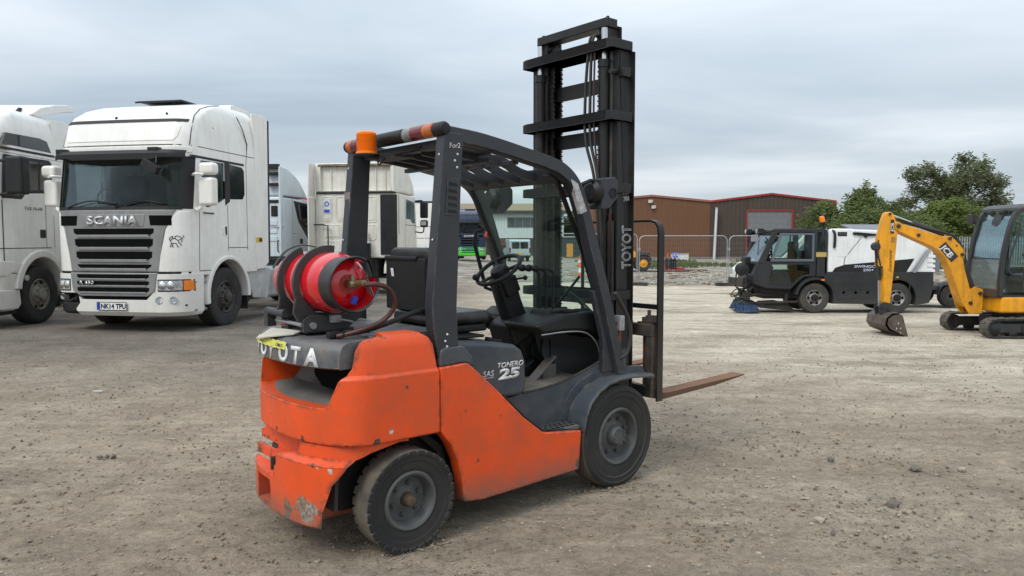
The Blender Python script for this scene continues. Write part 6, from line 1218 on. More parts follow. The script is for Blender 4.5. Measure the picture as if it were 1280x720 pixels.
    c = q(1031.5, 275); b = MB().lathe([(0.06, -0.07), (0.055, -0.05), (0.06, -0.045), (0.056, 0.06), (0.04, 0.085), (0, 0.09)], (c[0] + 0.02, 0.45, c[1]), (0.25, 0, 1), 18).build('beacon', AMBER, T); MB().lathe([(0.066, -0.10), (0.066, -0.05), (0, -0.05)], (c[0] + 0.02, 0.45, c[1]), (0.25, 0, 1), 16).build('beacon_base', TRIM, b)
    MB().tube(bez([(*q(1036, 286)[:1], 0.5, q(1036, 286)[1]), (q(1039, 287)[0], 0.52, q(1039, 287)[1]), (q(1043, 292)[0], 0.6, q(1043, 292)[1]), (q(1043, 310)[0], 0.6, q(1043, 310)[1])], 5), 0.03, 8).build('black_hose', TRIM, T)
    # white hopper
    hop = P((1036, 287), (1040, 286), (1064, 286), (1068, 287), (1150, 289.5), (1158, 292), (1168, 312), (1169, 342), (1036, 342))
    MB().prism(hop, -W - 0.0, W + 0.0, 'y').build('hopper', SWW, T, 0.04, 3)
    for s in (-1, 1):
        y0, y1 = s * (W + 0.006), s * (W - 0.02)
        MB().prism(P((1041, 341), (1045, 335), (1057, 331), (1144, 323.5), (1134, 341)), y0, y1, 'y').build('swoosh_panel', TRIM, T)
        MB().prism(P((1046.5, 298), (1064, 298), (1064, 312), (1059, 321), (1046.5, 321)), y0, y1, 'y').build('access_panel', SWW, T, 0.008)
        mb = MB(); 
        for a, b in (((1056, 336), (1056.8, 323)), ((1056.8, 323), (1077, 297))):
            d = V((b[0] - a[0], b[1] - a[1])).normalized(); n = V((-d.y, d.x)) * 0.35; mb.prism(P((a[0] + n.x, a[1] + n.y), (b[0] + n.x, b[1] + n.y), (b[0] - n.x, b[1] - n.y), (a[0] - n.x, a[1] - n.y)), s * (W + 0.002), y1, 'y')
        tag(mb.build('panel_gap', SEAM, T), kind='stuff')
        lp = MB().prism(P((1047, 290), (1059, 290), (1059, 295.5), (1047, 295.5)), s * (W + 0.012), y1, 'y').build('lamp_pair', TRIM, T, 0.02)
        for u in (1050.3, 1055.8): MB().lathe([(0.042, 0), (0.042, 0.008), (0.02, 0.012), (0, 0.012)], (q(u, 0)[0], s * (W + 0.01), q(u, 292.7)[1]), (0, s, 0), 14).build('round_lamp', M('dark_lens', (0.05, 0.05, 0.05), 0.2), lp)
        MB().prism(P((1066, 290.5), (1072, 290.5), (1100, 293), (1100, 294.5), (1084, 295.5), (1082, 298), (1079, 295), (1066, 293.5)), s * (W + 0.04), y1, 'y').build('lift_strut', TRIM, T, 0.006)
        MB().tube([(*q(1140, 340)[:1], s * (W + 0.03), q(1140, 340)[1]), (q(1158, 313)[0], s * (W + 0.03), q(1158, 313)[1])], 0.022, 8).build('gas_strut', M('strut_grey', (0.30, 0.31, 0.32), 0.4, 0.3), T)
        MB().tube([(*q(1143, 341)[:1], s * (W + 0.03), q(1143, 341)[1]), (q(1163, 309)[0], s * (W + 0.03), q(1163, 309)[1])], 0.03, 8).build('tailgate_arm', M('strut_grey', (0.3, 0.31, 0.32), 0.4, 0.3), T)
        for k in range(4): MB().prism(P((1160, 319 + 6 * k), (1170, 319 + 6 * k), (1170.5, 322.5 + 6 * k), (1160, 322.5 + 6 * k)), s * (W + 0.015), s * 0.3, 'y').build('rear_louvre', SWW, T, 0.01)
    def swt(s, h, u, v, wide):
        c = q(u, v); text(T, s, h, (c[0], W + 0.008, c[1]), (-1, 0, 0), (0, 0, 1), M('pale_lettering', (0.45, 0.47, 0.6), 0.5), 0.002, 0.03, 0, wide)
    swt('SWINGO', 0.055, 1069, 335, 1.5); swt('200+', 0.055, 1080, 339.3, 1.5)
    # chassis, brushes and arms
    MB().bx(q(1165, 0)[0], q(960, 0)[0], -0.35, 0.35, 0.30, 0.90).build('chassis', CHASS, T, 0.02)
    MB().prism(P((955, 386), (965, 380), (985, 379), (998, 388), (990, 389.5)), -0.3, 0.45, 'y').build('suction_mouth', CHASS, T, 0.02)
    for nm, u, v, y in (('near', 938, 389, 0.42), ('far', 945, 386, -0.35)):
        c = q(u, v); cx = c[0]; R = 0.29
        br = MB().lathe([(0.10, 0.28), (0.14, 0.26), (0.20, 0.225), (0.21, 0.185), (0.05, 0.185)], (cx, y, 0), (0, 0, 1), 24).build('brush_head', TRIM, T)
        mb = MB(); rnd = random.Random(3)
        for k in range(150):
            a = 2 * pi * k / 150 + rnd.uniform(-.02, .02); r0 = rnd.choice((0.17, 0.19, 0.205)); r1 = r0 + rnd.uniform(0.06, 0.095)
            t0, t1 = a - 0.022, a + 0.022; dz = rnd.uniform(0.005, 0.03)
            mb.add([(cx + r0 * cos(t0), y + r0 * sin(t0), 0.19), (cx + r0 * cos(t1), y + r0 * sin(t1), 0.19), (cx + r1 * cos(t1), y + r1 * sin(t1), dz), (cx + r1 * cos(t0), y + r1 * sin(t0), dz), (cx + (r0 - .03) * cos(a), y + (r0 - .03) * sin(a), 0.19), (cx + (r1 - .03) * cos(a), y + (r1 - .03) * sin(a), dz)], [(0, 1, 2, 3), (1, 4, 5, 2), (4, 0, 3, 5), (3, 2, 5)])
        tag(mb.build('bristles', BRIST, br, smooth=0), kind='stuff')
        MB().cyl((cx, y, 0.2), (cx, y, 0.42), 0.07).box((cx, y, 0.40), (0.16, 0.16, 0.10)).build('brush_motor', CHASS, T, 0.01)
        MB().tube([(cx, y, 0.36), (cx - 0.25, y * 0.9, 0.40), (cx - 0.75, y * 0.8, 0.36)], 0.035, 8).tube([(cx, y, 0.44), (cx - 0.2, y * 0.8, 0.62), (cx - 0.35, y * 0.5, 0.7)], 0.025, 8).build('brush_arm', CHASS, T)
        MB().tube(bez([(cx - 0.05, y, 0.42), (cx + 0.12, y + 0.05, 0.52), (cx - 0.05, y, 0.66), (cx - 0.25, y * 0.7, 0.72)], 5), 0.014, 6).tube(bez([(cx + 0.08, y, 0.36), (cx + 0.26, y, 0.30), (cx + 0.18, y + 0.03, 0.46), (cx - 0.1, y, 0.5)], 5), 0.012, 6).build('brush_hose', TRIM, T)
        MB().tube([(cx + 0.22, y - 0.1, 0.34), (cx + 0.30, y, 0.36), (cx + 0.22, y + 0.12, 0.34), (cx, y + 0.2, 0.34)], 0.014, 6).build('brush_guard', CHASS, T)
    MB().bx(q(958, 0)[0], q(935, 0)[0], -0.2, 0.25, 0.55, 0.78).build('front_bracket', CHASS, T, 0.03)
    MB().tube([(*q(1000, 378)[:1], 0.5, q(1000, 378)[1]), (q(950, 380)[0], 0.45, q(950, 380)[1])], 0.03, 8).bx(q(988, 0)[0], q(985, 0)[0], 0.42, 0.5, 0.2, 0.42).build('drag_link', CHASS, T)
    MB().tube([(*q(952, 328)[:1], 0.3, q(952, 328)[1]), (q(958, 300)[0], 0.1, q(958, 300)[1])], 0.01, 5).build('wiper', TRIM, T)
    for y0 in (-0.5, 0.3): MB().tube([(q(941, 335)[0], y0, q(941, 335)[1]), (q(936, 360)[0], y0 + 0.1, q(936, 360)[1]), (q(945, 370)[0], y0 + 0.1, q(945, 370)[1])], 0.02, 6).build('parallel_arm', CHASS, T)
    c = q(940, 326); MB().box((c[0], 0.2, c[1]), (0.14, 0.3, 0.16)).build('headlamp_box', TRIM, T, 0.03)
sweeper()

# ------------------------------------------------------------------ yellow mini excavator
YEL = M('digger_yellow', srgb(232, 158, 14), 0.42, var=0.06, dirt=0.45, dcol=(0.16, 0.09, 0.025), dsc=4, streak=0.35, scol=(0.18, 0.10, 0.03), chips=((0.10, 0.05, 0.03), 0.72, 9), bump=0.05)
EXB = M('digger_black', (0.020, 0.021, 0.023), 0.5, var=0.2, dirt=0.4, dcol=(0.09, 0.08, 0.07))
BUCK = M('worn_bucket_steel', (0.13, 0.105, 0.085), 0.5, 0.5, var=0.4, vsc=8, dirt=0.6, dcol=(0.07, 0.05, 0.04), dsc=6, bump=0.3)
EXG = glass('digger_glass', (0.66, 0.80, 0.78), 0.6, 0.05)
EXGD = glass('dusty_glass', (0.60, 0.68, 0.66), 0.6, 0.3, 0.22, (0.30, 0.30, 0.28))
def excavator():
    T = thing('mini_excavator', 'yellow mini excavator with its bucket lowered, at the right edge of the yard', 'excavator', (8.81, 12.9, 0.0), pi)
    k0 = 72.1
    q = lambda u, v: (8.81 - (u - 640) / k0, 1.603 - (v - 302) / k0)
    P = lambda *uv: [q(*p) for p in uv]
    # dipper arm and boom
    dip = P((1103.5, 266.5), (1108, 265), (1111.5, 267.5), (1117.8, 282.5), (1117.8, 295), (1115, 332.5), (1111, 381), (1104, 381), (1101.5, 338), (1096, 331), (1095.5, 300), (1100, 277.5))
    d = MB().prism(dip, -0.085, 0.085, 'y').build('dipper_arm', YEL, T, 0.012)
    bo = P((1113, 279), (1117, 277.5), (1122, 280), (1155, 290.5), (1175, 296), (1182.5, 295), (1190, 301.5), (1198.5, 311), (1201.5, 317), (1199, 323), (1201, 335), (1208, 358), (1212, 372), (1206, 384), (1199, 378), (1192, 359), (1184.5, 338), (1177, 322.5), (1167, 312), (1158, 307.5), (1121.5, 291), (1114, 287))
    b = MB().prism(bo, -0.12, 0.12, 'y').build('boom', YEL, T, 0.014)
    pins = MB()
    for nm, y, pts in (('a', 0.088, [(1107, 268, .022), (1099, 334, .02)]), ('b', 0.123, [(1117, 283, .035), (1142, 294, .028), (1181, 298, .03), (1197, 318, .03), (1189.5, 307, .012)])):
        for u, v, r in pts:
            x, z = q(u, v)
            for s in (-1, 1): MB().cyl((x, s * (y - 0.02), z), (x, s * (y + 0.018), z), r, n=14).build('pivot_pin', EXB, b if nm == 'b' else d)
    for s in (-1, 1):
        xd = (-1, 0, 0) if s > 0 else (1, 0, 0)
        c0 = q(1172, 305.5); c1 = q(1187, 322); dx = V((c1[0] - c0[0], 0, c1[1] - c0[1]))
        if s > 0:
            n = V((dx.z, 0, -dx.x)).normalized()
            if n.z < 0: n = -n
            mb = MB(); a = V((c0[0], 0, c0[1])); e = dx.normalized(); L = 0.34; h = 0.135; a = a + e * 0.0 - n * 0.065
            cs = [a - n * 0.02, a + e * L - n * 0.02, a + e * L + n * h, a + n * h]
            bd = mb.prism([(p.x, p.z) for p in cs], 0.121, 0.1235, 'y').build('badge_plate', EXB, b)
            text(bd, 'JCB', 0.098, (a.x + e.x * 0.025, 0.1237, a.z + e.z * 0.025), (e.x, 0, e.z), (n.x, 0, n.z), LETTERW, 0.002, 0.035, 0.12, 1.12)
            MB().prism([(p.x, p.z) for p in (a + n * 0.105, a + e * 0.05 + n * 0.105, a + e * 0.05 + n * 0.13, a + n * 0.13)], 0.1237, 0.125, 'y').build('badge_mark', REDLENS, bd)
    x, z = q(1110.8, 290); bd = MB().bx(x - 0.03, x + 0.03, 0.086, 0.0885, z - 0.03, z + 0.21).build('badge_plate', EXB, d)
    text(bd, 'JCB', 0.048, (x - 0.023, 0.0887, z + 0.005), (0, 0, 1), (1, 0, 0), LETTERW, 0.0015, 0.03, 0.1, 1.35)
    x, z = q(1110.5, 340); text(d, 'Gravemaster', 0.055, (x - 0.015, 0.0862, z), (0.02, 0, 1), (1, 0, -0.02), EXB, 0.0015, 0.005, 0.35, 0.92)
    x, z = q(1112.5, 303); tag(MB().bx(x - 0.035, x + 0.035, 0.086, 0.0875, z, z + 0.09).bx(x - 0.02, x + 0.02, 0.087, 0.0885, z + 0.02, z + 0.07).build('safety_label', M('label_tan', (0.30, 0.16, 0.04), 0.6, var=0.5, vsc=50), d), kind='stuff')
    # cylinders
    a, c, e = q(1111, 268.5), q(1138, 280), q(1178, 296)
    MB().cyl((a[0], 0, a[1] + 0.0), (c[0], 0, c[1] + 0.02), 0.018).build('cylinder_rod', CHROME, T); MB().cyl((c[0], 0, c[1] + 0.02), (e[0], 0, e[1] + 0.045), 0.042).lathe([(0.05, 0), (0.05, 0.06)], (c[0], 0, c[1] + 0.02), (e[0] - c[0], 0, e[1] - c[1]), 14).build('dipper_cylinder', EXB, T)
    a, e = q(1199.5, 322), q(1214, 358); MB().cyl((a[0], 0.03, a[1]), (e[0], 0.03, e[1]), 0.048).build('boom_cylinder', EXB, T); f = q(1217, 367); MB().cyl((e[0], 0.03, e[1]), (f[0], 0.03, f[1]), 0.025).build('cylinder_rod', CHROME, T)
    a, e = q(1094.5, 305), q(1099, 350); MB().cyl((a[0], 0, a[1]), (e[0], 0, e[1]), 0.035).build('bucket_cylinder', EXB, T); f = q(1100.5, 384); MB().cyl((e[0], 0, e[1]), (f[0], 0, f[1]), 0.018).build('cylinder_rod', ZINC, T)
    x, z = q(1092, 308); MB().lathe([(0.05, -0.05), (0.075, -0.03), (0.075, 0.03), (0.05, 0.05)], (x, 0.05, z), (0.2, 1, 0), 16).build('hose_coil', EXB, T)
    MB().tube(bez([(*q(1095, 300)[:1], 0.06, q(1095, 300)[1]), (q(1093, 312)[0], 0.09, q(1093, 312)[1]), (q(1097, 330)[0], 0.09, q(1097, 330)[1]), (q(1100, 345)[0], 0.06, q(1100, 345)[1])], 5), 0.014, 6).build('arm_hose', EXB, T)
    for w in (-0.06, 0.0, 0.06):
        MB().tube(bez([(*q(1120, 277.5)[:1], w, q(1120, 277.5)[1] + 0.05), (q(1150, 287)[0], w, q(1150, 287)[1] + 0.04), (q(1176, 294)[0], w, q(1176, 294)[1] + 0.05), (q(1192, 301)[0], w, q(1192, 301)[1] + 0.05), (q(1203, 318)[0], w, q(1203, 318)[1]), (q(1207, 340)[0], w, q(1207, 340)[1])], 5), 0.012, 6).build('boom_hose', EXB, T)
    # linkage and grading bucket
    lk = MB(); lk.prism(P((1099, 379), (1104, 377), (1112, 379), (1115, 386), (1110, 393), (1105, 400), (1100, 396), (1097, 386)), -0.10, -0.07, 'y'); lk.prism(P((1099, 379), (1104, 377), (1112, 379), (1115, 386), (1110, 393), (1105, 400), (1100, 396), (1097, 386)), 0.07, 0.10, 'y'); lk.prism(P((1101, 384), (1109, 383), (1110, 398), (1102, 399)), -0.06, 0.06, 'y'); lk.cyl((q(1101, 383)[0], -0.12, q(1101, 383)[1]), (q(1101, 383)[0], 0.12, q(1101, 383)[1]), 0.03); lk.cyl((q(1109, 386)[0], -0.12, q(1109, 386)[1]), (q(1109, 386)[0], 0.12, q(1109, 386)[1]), 0.03)
    tag(lk.build('bucket_linkage', EXB, T, 0.005), kind='stuff')
    prof = P((1113, 389), (1105, 389.5), (1098, 395), (1096.5, 404), (1101, 411), (1122, 419.5)); inner = P((1121, 417), (1103, 408.5), (1099.5, 403), (1100.5, 396.5), (1106, 392), (1113, 391.5))
    bk = MB().prism(prof + inner, -0.34, 0.34, 'y').build('bucket', BUCK, T, 0.004)
    for s in (-1, 1):
        side = P((1113, 389), (1105, 389.5), (1098, 395), (1096.5, 404), (1101, 411), (1122, 419.5), (1125, 418), (1118, 393))
        me = MB().prism(side, s * 0.34, s * 0.325, 'y').mesh()
        if s > 0: me = boolean(me, [MB().cyl((q(u, v)[0], 0.2, q(u, v)[1]), (q(u, v)[0], 0.6, q(u, v)[1]), 0.016) for u, v in ((1113, 402), (1111, 408), (1116, 408), (1116, 414))])
        link('bucket_side', me, BUCK, bk, 0)
    MB().prism(P((1116, 416.5), (1126, 420.5), (1126, 422), (1116, 418.5)), -0.34, 0.34, 'y').build('cutting_edge', BUCK, bk)
    # king post, lower body
    kp = P((1206, 362), (1214, 358), (1224, 361), (1224, 391), (1208, 392), (1200, 380), (1203, 372))
    for s in (-1, 1): MB().prism(kp, s * 0.14, s * 0.11, 'y').build('king_post', YEL, T, 0.01)
    MB().prism(P((1210, 364), (1224, 364), (1224, 390), (1212, 390)), -0.11, 0.11, 'y').build('king_post_core', EXB, T, 0.01)
    for s in (-1, 1):
        for u, v in ((1208.5, 378), (1220, 366)): x, z = q(u, v); MB().cyl((x, s * 0.13, z), (x, s * 0.165, z), 0.032, n=14).build('pivot_pin', EXB, T)
    MB().bx(-0.95, 0.60, -0.46, 0.46, 0.40, 0.67).build('slew_platform', YEL, T, 0.04, 3)
    MB().bx(0.12, 0.20, -0.47, 0.47, 0.40, 0.665).build('platform_band', EXB, T, 0.01)
    MB().prism([(-0.98, 0.42), (-0.98, 1.15), (-0.85, 1.25), (-0.35, 1.25), (-0.35, 0.42)], -0.47, 0.47, 'y').build('counterweight', YEL, T, 0.06, 3)
    MB().lathe([(0.40, 0.0), (0.40, 0.10)], (0, 0, 0.30), (0, 0, 1), 24).build('slew_ring', EXB, T); MB().bx(-0.5, 0.5, -0.3, 0.3, 0.14, 0.32).build('undercarriage', EXB, T, 0.02)
    # cab
    W = 0.44; zb, zt = 0.69, 2.165
    fr = [(0.72, zb), (0.715, 1.05), (0.66, 1.55), (0.56, 1.96), (0.47, 2.10)]    # front pillar line (x, z)
    for s in (-1, 1):
        mb = MB(); mb.tube([V((p.x, s * W, p.y)) for p in bez([(x, z, 0) for x, z in fr] + [(0.28, 2.155, 0), (-0.5, 2.16, 0), (-0.58, 2.08, 0), (-0.62, 1.6, 0), (-0.62, zb, 0)], 5)], 0, sec=[(-0.032, -0.04), (0.032, -0.04), (0.032, 0.04), (-0.032, 0.04)], up=(0, 1, 0)); mb.build('cab_frame', EXB, T, 0.006)
        MB().tube([(0.02, s * W, 2.14), (0.05, s * W, 1.3), (0.02, s * W, zb)], 0, sec=[(-0.025, -0.03), (0.025, -0.03), (0.025, 0.03), (-0.025, 0.03)], up=(0, 1, 0)).build('door_pillar', EXB, T)
        MB().prism([(0.70, 1.05), (0.64, 1.55), (0.54, 1.94), (0.44, 2.08), (0.05, 2.12), (0.07, 1.3), (0.05, 0.75), (0.69, 0.75)], s * (W + 0.003), s * (W - 0.003), 'y').build('side_window', EXG, T, smooth=0)
        MB().prism([(0.0, 2.12), (0.02, 1.3), (0.0, 1.15), (-0.58, 1.15), (-0.56, 2.05)], s * (W + 0.003), s * (W - 0.003), 'y').build('rear_side_window', EXG, T, smooth=0)
        MB().prism([(0.02, 1.15), (-0.60, 1.15), (-0.60, 0.68), (0.02, 0.68)], s * (W + 0.01), s * (W - 0.02), 'y').build('rear_side_panel', EXB, T)
    MB().slab([[V((x, y, z)) for y in (-W, W)] for x, z in [(0.47, 2.08), (0.56, 1.94), (0.66, 1.55), (0.69, 1.32)]], (0.008, 0, 0)).build('windscreen', EXG, T)
    MB().slab([[V((x, y, z)) for y in (-W, W)] for x, z in [(0.69, 1.30), (0.715, 1.05), (0.72, 0.80)]], (0.008, 0, 0)).build('lower_screen', EXGD, T)
    MB().tube([(0.69, -W, 1.31), (0.69, W, 1.31)], 0.012, 6).build('screen_joint', EXB, T)
    MB().bx(0.69, 0.74, -W, W, 0.66, 0.80).build('cab_sill', M('rusty_sill', (0.06, 0.04, 0.03), 0.8, dirt=0.6, dcol=(0.12, 0.06, 0.03)), T, 0.01)
    MB().loft([[V((x * k - 0.06 * (1 - k), y * k, z)) for x, y in [(0.50, -W - 0.03), (0.50, W + 0.03), (0.3, W + 0.04), (-0.6, W + 0.04), (-0.66, W), (-0.66, -W), (-0.6, -W - 0.04), (0.3, -W - 0.04)]] for k, z in [(1.0, 2.12), (1.0, 2.17), (0.93, 2.215), (0.8, 2.235)]]).build('cab_roof', M('roof_grey', srgb(72, 76, 80), 0.5, var=0.1, dirt=0.4), T, 0.01)
    for y in (-0.22, 0.1): MB().box((0.50, y, 2.11), (0.08, 0.16, 0.07)).build('roof_lamp', EXB, T, 0.02)
    MB().tube(bez([(0.52, W + 0.02, 1.93), (0.46, W + 0.05, 1.86), (0.60, W + 0.05, 1.35), (0.62, W + 0.05, 1.12), (0.55, W + 0.05, 1.05), (0.40, W + 0.02, 1.04)], 6), 0.016, 8).build('grab_rail', EXB, T)
    MB().bx(-0.35, -0.22, -0.22, 0.22, 1.05, 1.65).bx(-0.3, 0.15, -0.22, 0.22, 0.92, 1.05).build('driver_seat', VINYL, T, 0.05)
    for s in (-1, 1):
        MB().bx(-0.1, 0.25, s * 0.28, s * 0.38, 1.0, 1.14).build('armrest_console', EXB, T, 0.02); MB().tube([(0.2, s * 0.33, 1.1), (0.24, s * 0.31, 1.34)], 0.014, 6).sphere((0.245, s * 0.305, 1.38), 0.035).build('joystick', EXB, T)
        MB().tube([(0.45, s * 0.1, 0.7), (0.42, s * 0.1, 1.0), (0.40, s * 0.1, 1.22)], 0.012, 6).sphere((0.40, s * 0.1, 1.24), 0.025).build('travel_lever', EXB, T)
    MB().bx(-0.6, 0.7, -0.42, 0.42, 0.66, 0.70).build('cab_floor', EXB, T)
    MB().tube([(0.40, -W - 0.02, 2.0), (0.60, -W - 0.12, 2.02)], 0.012, 6).box((0.62, -W - 0.14, 2.0), (0.06, 0.16, 0.18)).build('side_mirror', EXB, T, 0.02)
    MB().lathe([(0.06, 0), (0.11, 0.01), (0.12, 0.03), (0.05, 0.03)], (0.52, 0.02, 1.97), (1, 0, 0.4), 16).build('cab_fan', EXB, T)
    # tracks
    for s in (-1, 1):
        yc = s * 0.575; r = 0.165; xa, xb = 0.80, -0.62
        path = [(xa + (r) * cos(a), r + r * sin(a)) for a in [radians(90 - 180 * i / 10) for i in range(11)]] + [(xb + r * cos(a), r + r * sin(a)) for a in [radians(-90 - 180 * i / 10) for i in range(11)]]
        inn = [(xa + (r - .03) * cos(a), r + (r - .03) * sin(a)) for a in [radians(90 - 180 * i / 10) for i in range(11)]] + [(xb + (r - .03) * cos(a), r + (r - .03) * sin(a)) for a in [radians(-90 - 180 * i / 10) for i in range(11)]]
        mb = MB(); n = len(path)
        for i in range(n): j = (i + 1) % n; mb.prism([path[i], path[j], inn[j], inn[i]], yc - 0.115, yc + 0.115, 'y')
        tr = tag(mb.build('rubber_track', TYREF, T), kind='stuff')
        lg = MB(); Lp = 2 * (xa - xb) + 2 * pi * r; N = 44
        for k in range(N):
            d = Lp * k / N; st = xa - xb
            if d < st: x, z, a = xb + d, 2 * r, 0
            elif d < st + pi * r: t = (d - st) / r; x, z, a = xa + r * sin(t), r + r * cos(t), t
            elif d < 2 * st + pi * r: x, z, a = xa - (d - st - pi * r), 0.0, pi
            else: t = (d - 2 * st - pi * r) / r; x, z, a = xb - r * sin(t), r - r * cos(t), pi + t
            R = Matrix.Rotation(a, 3, 'Y'); z = max(z, 0.012)
            lg.box((x, yc + (0.05 if k % 2 else -0.05), z), (0.04, 0.125, 0.026), R)
        tag(lg.build('track_lugs', TYREF, tr, 0.006, 1), kind='stuff')
        MB().bx(xb, xa, yc - 0.07, yc + 0.07, 0.09, 0.25).build('track_frame', EXB, T, 0.02)
        MB().bx(-0.2, 0.36, yc + s * 0.07, yc + s * 0.10, 0.10, 0.23).build('track_cover', EXB, T, 0.01)
        for x, rr in ((xa, 0.125), (xb, 0.125)): MB().lathe([(rr, -0.06), (rr, 0.06), (rr * 0.7, 0.07), (rr * 0.4, 0.09), (0, 0.09)], (x, yc, r), (0, s, 0), 20).build('idler_wheel', DARKST, T)
        for x in (0.5, 0.1, -0.3): MB().lathe([(0.07, -0.06), (0.07, 0.06), (0.03, 0.075), (0, 0.075)], (x, yc, 0.075), (0, s, 0), 14).build('track_roller', DARKST, T)
        MB().bx(0.30, 0.34, yc + s * 0.10, yc + s * 0.104, 0.15, 0.19).build('white_marker', LETTERW, T)
excavator()
for o in bpy.data.objects:      # the cab sits a little further back on the platform
    if o.parent and o.parent.name.startswith('mini_excavator') and o.name.split('.')[0] in ('cab_frame', 'door_pillar', 'side_window', 'rear_side_window', 'rear_side_panel', 'windscreen', 'lower_screen', 'screen_joint', 'cab_sill', 'cab_roof', 'roof_lamp', 'grab_rail', 'side_mirror', 'cab_fan', 'driver_seat', 'armrest_console', 'joystick', 'travel_lever', 'cab_floor'): o.location.x = -0.10

# ------------------------------------------------------------------ temporary fence panels on rubber feet
GALV = M('galvanised_tube', (0.36, 0.37, 0.38), 0.45, 0.6, var=0.12, dirt=0.2)
FENCE_X = [1.39, 5.0, 8.56, 12.12, 15.7]; FY = 29.5
def fence_panel(i, label):
    x0, x1 = FENCE_X[i] + 0.04, FENCE_X[i + 1] - 0.04; L = x1 - x0; z0 = gz((x0 + x1) / 2, FY)
    T = thing('mesh_barrier', label, 'fence', ((x0 + x1) / 2, FY, z0), 0.0, 'temporary mesh fence panels across the yard'); r = 0.21; h = L / 2
    fr = [(-h, 0, 0.05), (-h, 0, 1.98 - r)] + [(-h + r - r * cos(a), 0, 1.98 - r + r * sin(a)) for a in [radians(15 * k) for k in range(1, 7)]] + [(h - r + r * sin(a), 0, 1.98 - r + r * cos(a)) for a in [radians(15 * k) for k in range(0, 6)]] + [(h, 0, 1.98 - r), (h, 0, 0.05)]
    MB().tube(fr, 0.019, 8).build('fence_frame', GALV, T)
    MB().cyl((-h, 0, 0.20), (h, 0, 0.20), 0.018).build('bottom_rail', GALV, T)
    mb = MB()
    for k in range(46):
        x = -h + 0.05 + (L - 0.1) * k / 45; mb.bx(x - 0.0014, x + 0.0014, -0.0014, 0.0014, 0.20, 1.97 if abs(x) < h - r else 1.85)
    for k in range(9): z = 0.36 + 0.19 * k; mb.bx(-h, h, 0.003, 0.006, z - 0.0014, z + 0.0014)
    tag(mb.build('wire_mesh', GALV, T, smooth=0), kind='stuff')
    MB().box((-h, 0, 1.45), (0.09, 0.06, 0.06)).build('fence_clip', GALV, T, 0.01)
for i, lb in enumerate(['mesh fence panel behind the forklift mast, seen partly through the windscreen', 'mesh fence panel in full view between the forklift and the street sweeper', 'mesh fence panel passing behind the cab of the street sweeper', 'mesh fence panel hidden behind the white hopper of the street sweeper']): fence_panel(i, lb)
for i, lb in enumerate(['black rubber fence block hidden behind the forklift mast', 'black rubber fence block just right of the forklift mast', 'black rubber fence block just left of the sweeper brushes', 'black rubber fence block behind the street sweeper body']):
    x = FENCE_X[i]; b = MB().bx(-0.42, 0.42, -0.13, 0.13, 0.0, 0.13).mesh(0.025, 2); o = link('rubber_block', b, RUBBER); o.location = (x - 0.05, FY, gz(x, FY) - 0.005); tag(o, lb, 'rubber block', 'rubber blocks under the fence panels')

# ------------------------------------------------------------------ brown sheds
def ribbed(mb, x0, x1, y, ztop, z0, pitch, depth, hole=None):
    """vertical trapezoid cladding facing -Y; ztop(x)"""
    x = x0; xs = []
    while x < x1 - 1e-6:
        for a, d in ((0, 0), (pitch * 0.45, 0), (pitch * 0.55, depth), (pitch * 0.9, depth)): xs.append((min(x + a, x1), d))
        x += pitch
    xs.append((x1, 0))
    def seg(lo, za, zb):
        mb.sheet([[V((x, y - d, za(x))) for x, d in lo], [V((x, y - d, zb(x))) for x, d in lo]])
    if hole is None: seg(xs, lambda x: z0, ztop)
    else:
        hx0, hx1, hz = hole
        seg([p for p in xs if p[0] <= hx0] + [(hx0, 0)], lambda x: z0, ztop); seg([(hx0, 0)] + [p for p in xs if hx0 < p[0] < hx1] + [(hx1, 0)], lambda x: hz, ztop); seg([(hx1, 0)] + [p for p in xs if p[0] >= hx1], lambda x: z0, ztop)
    return mb
REDT = M('red_trim', srgb(158, 42, 38), 0.5, var=0.08, dirt=0.15)
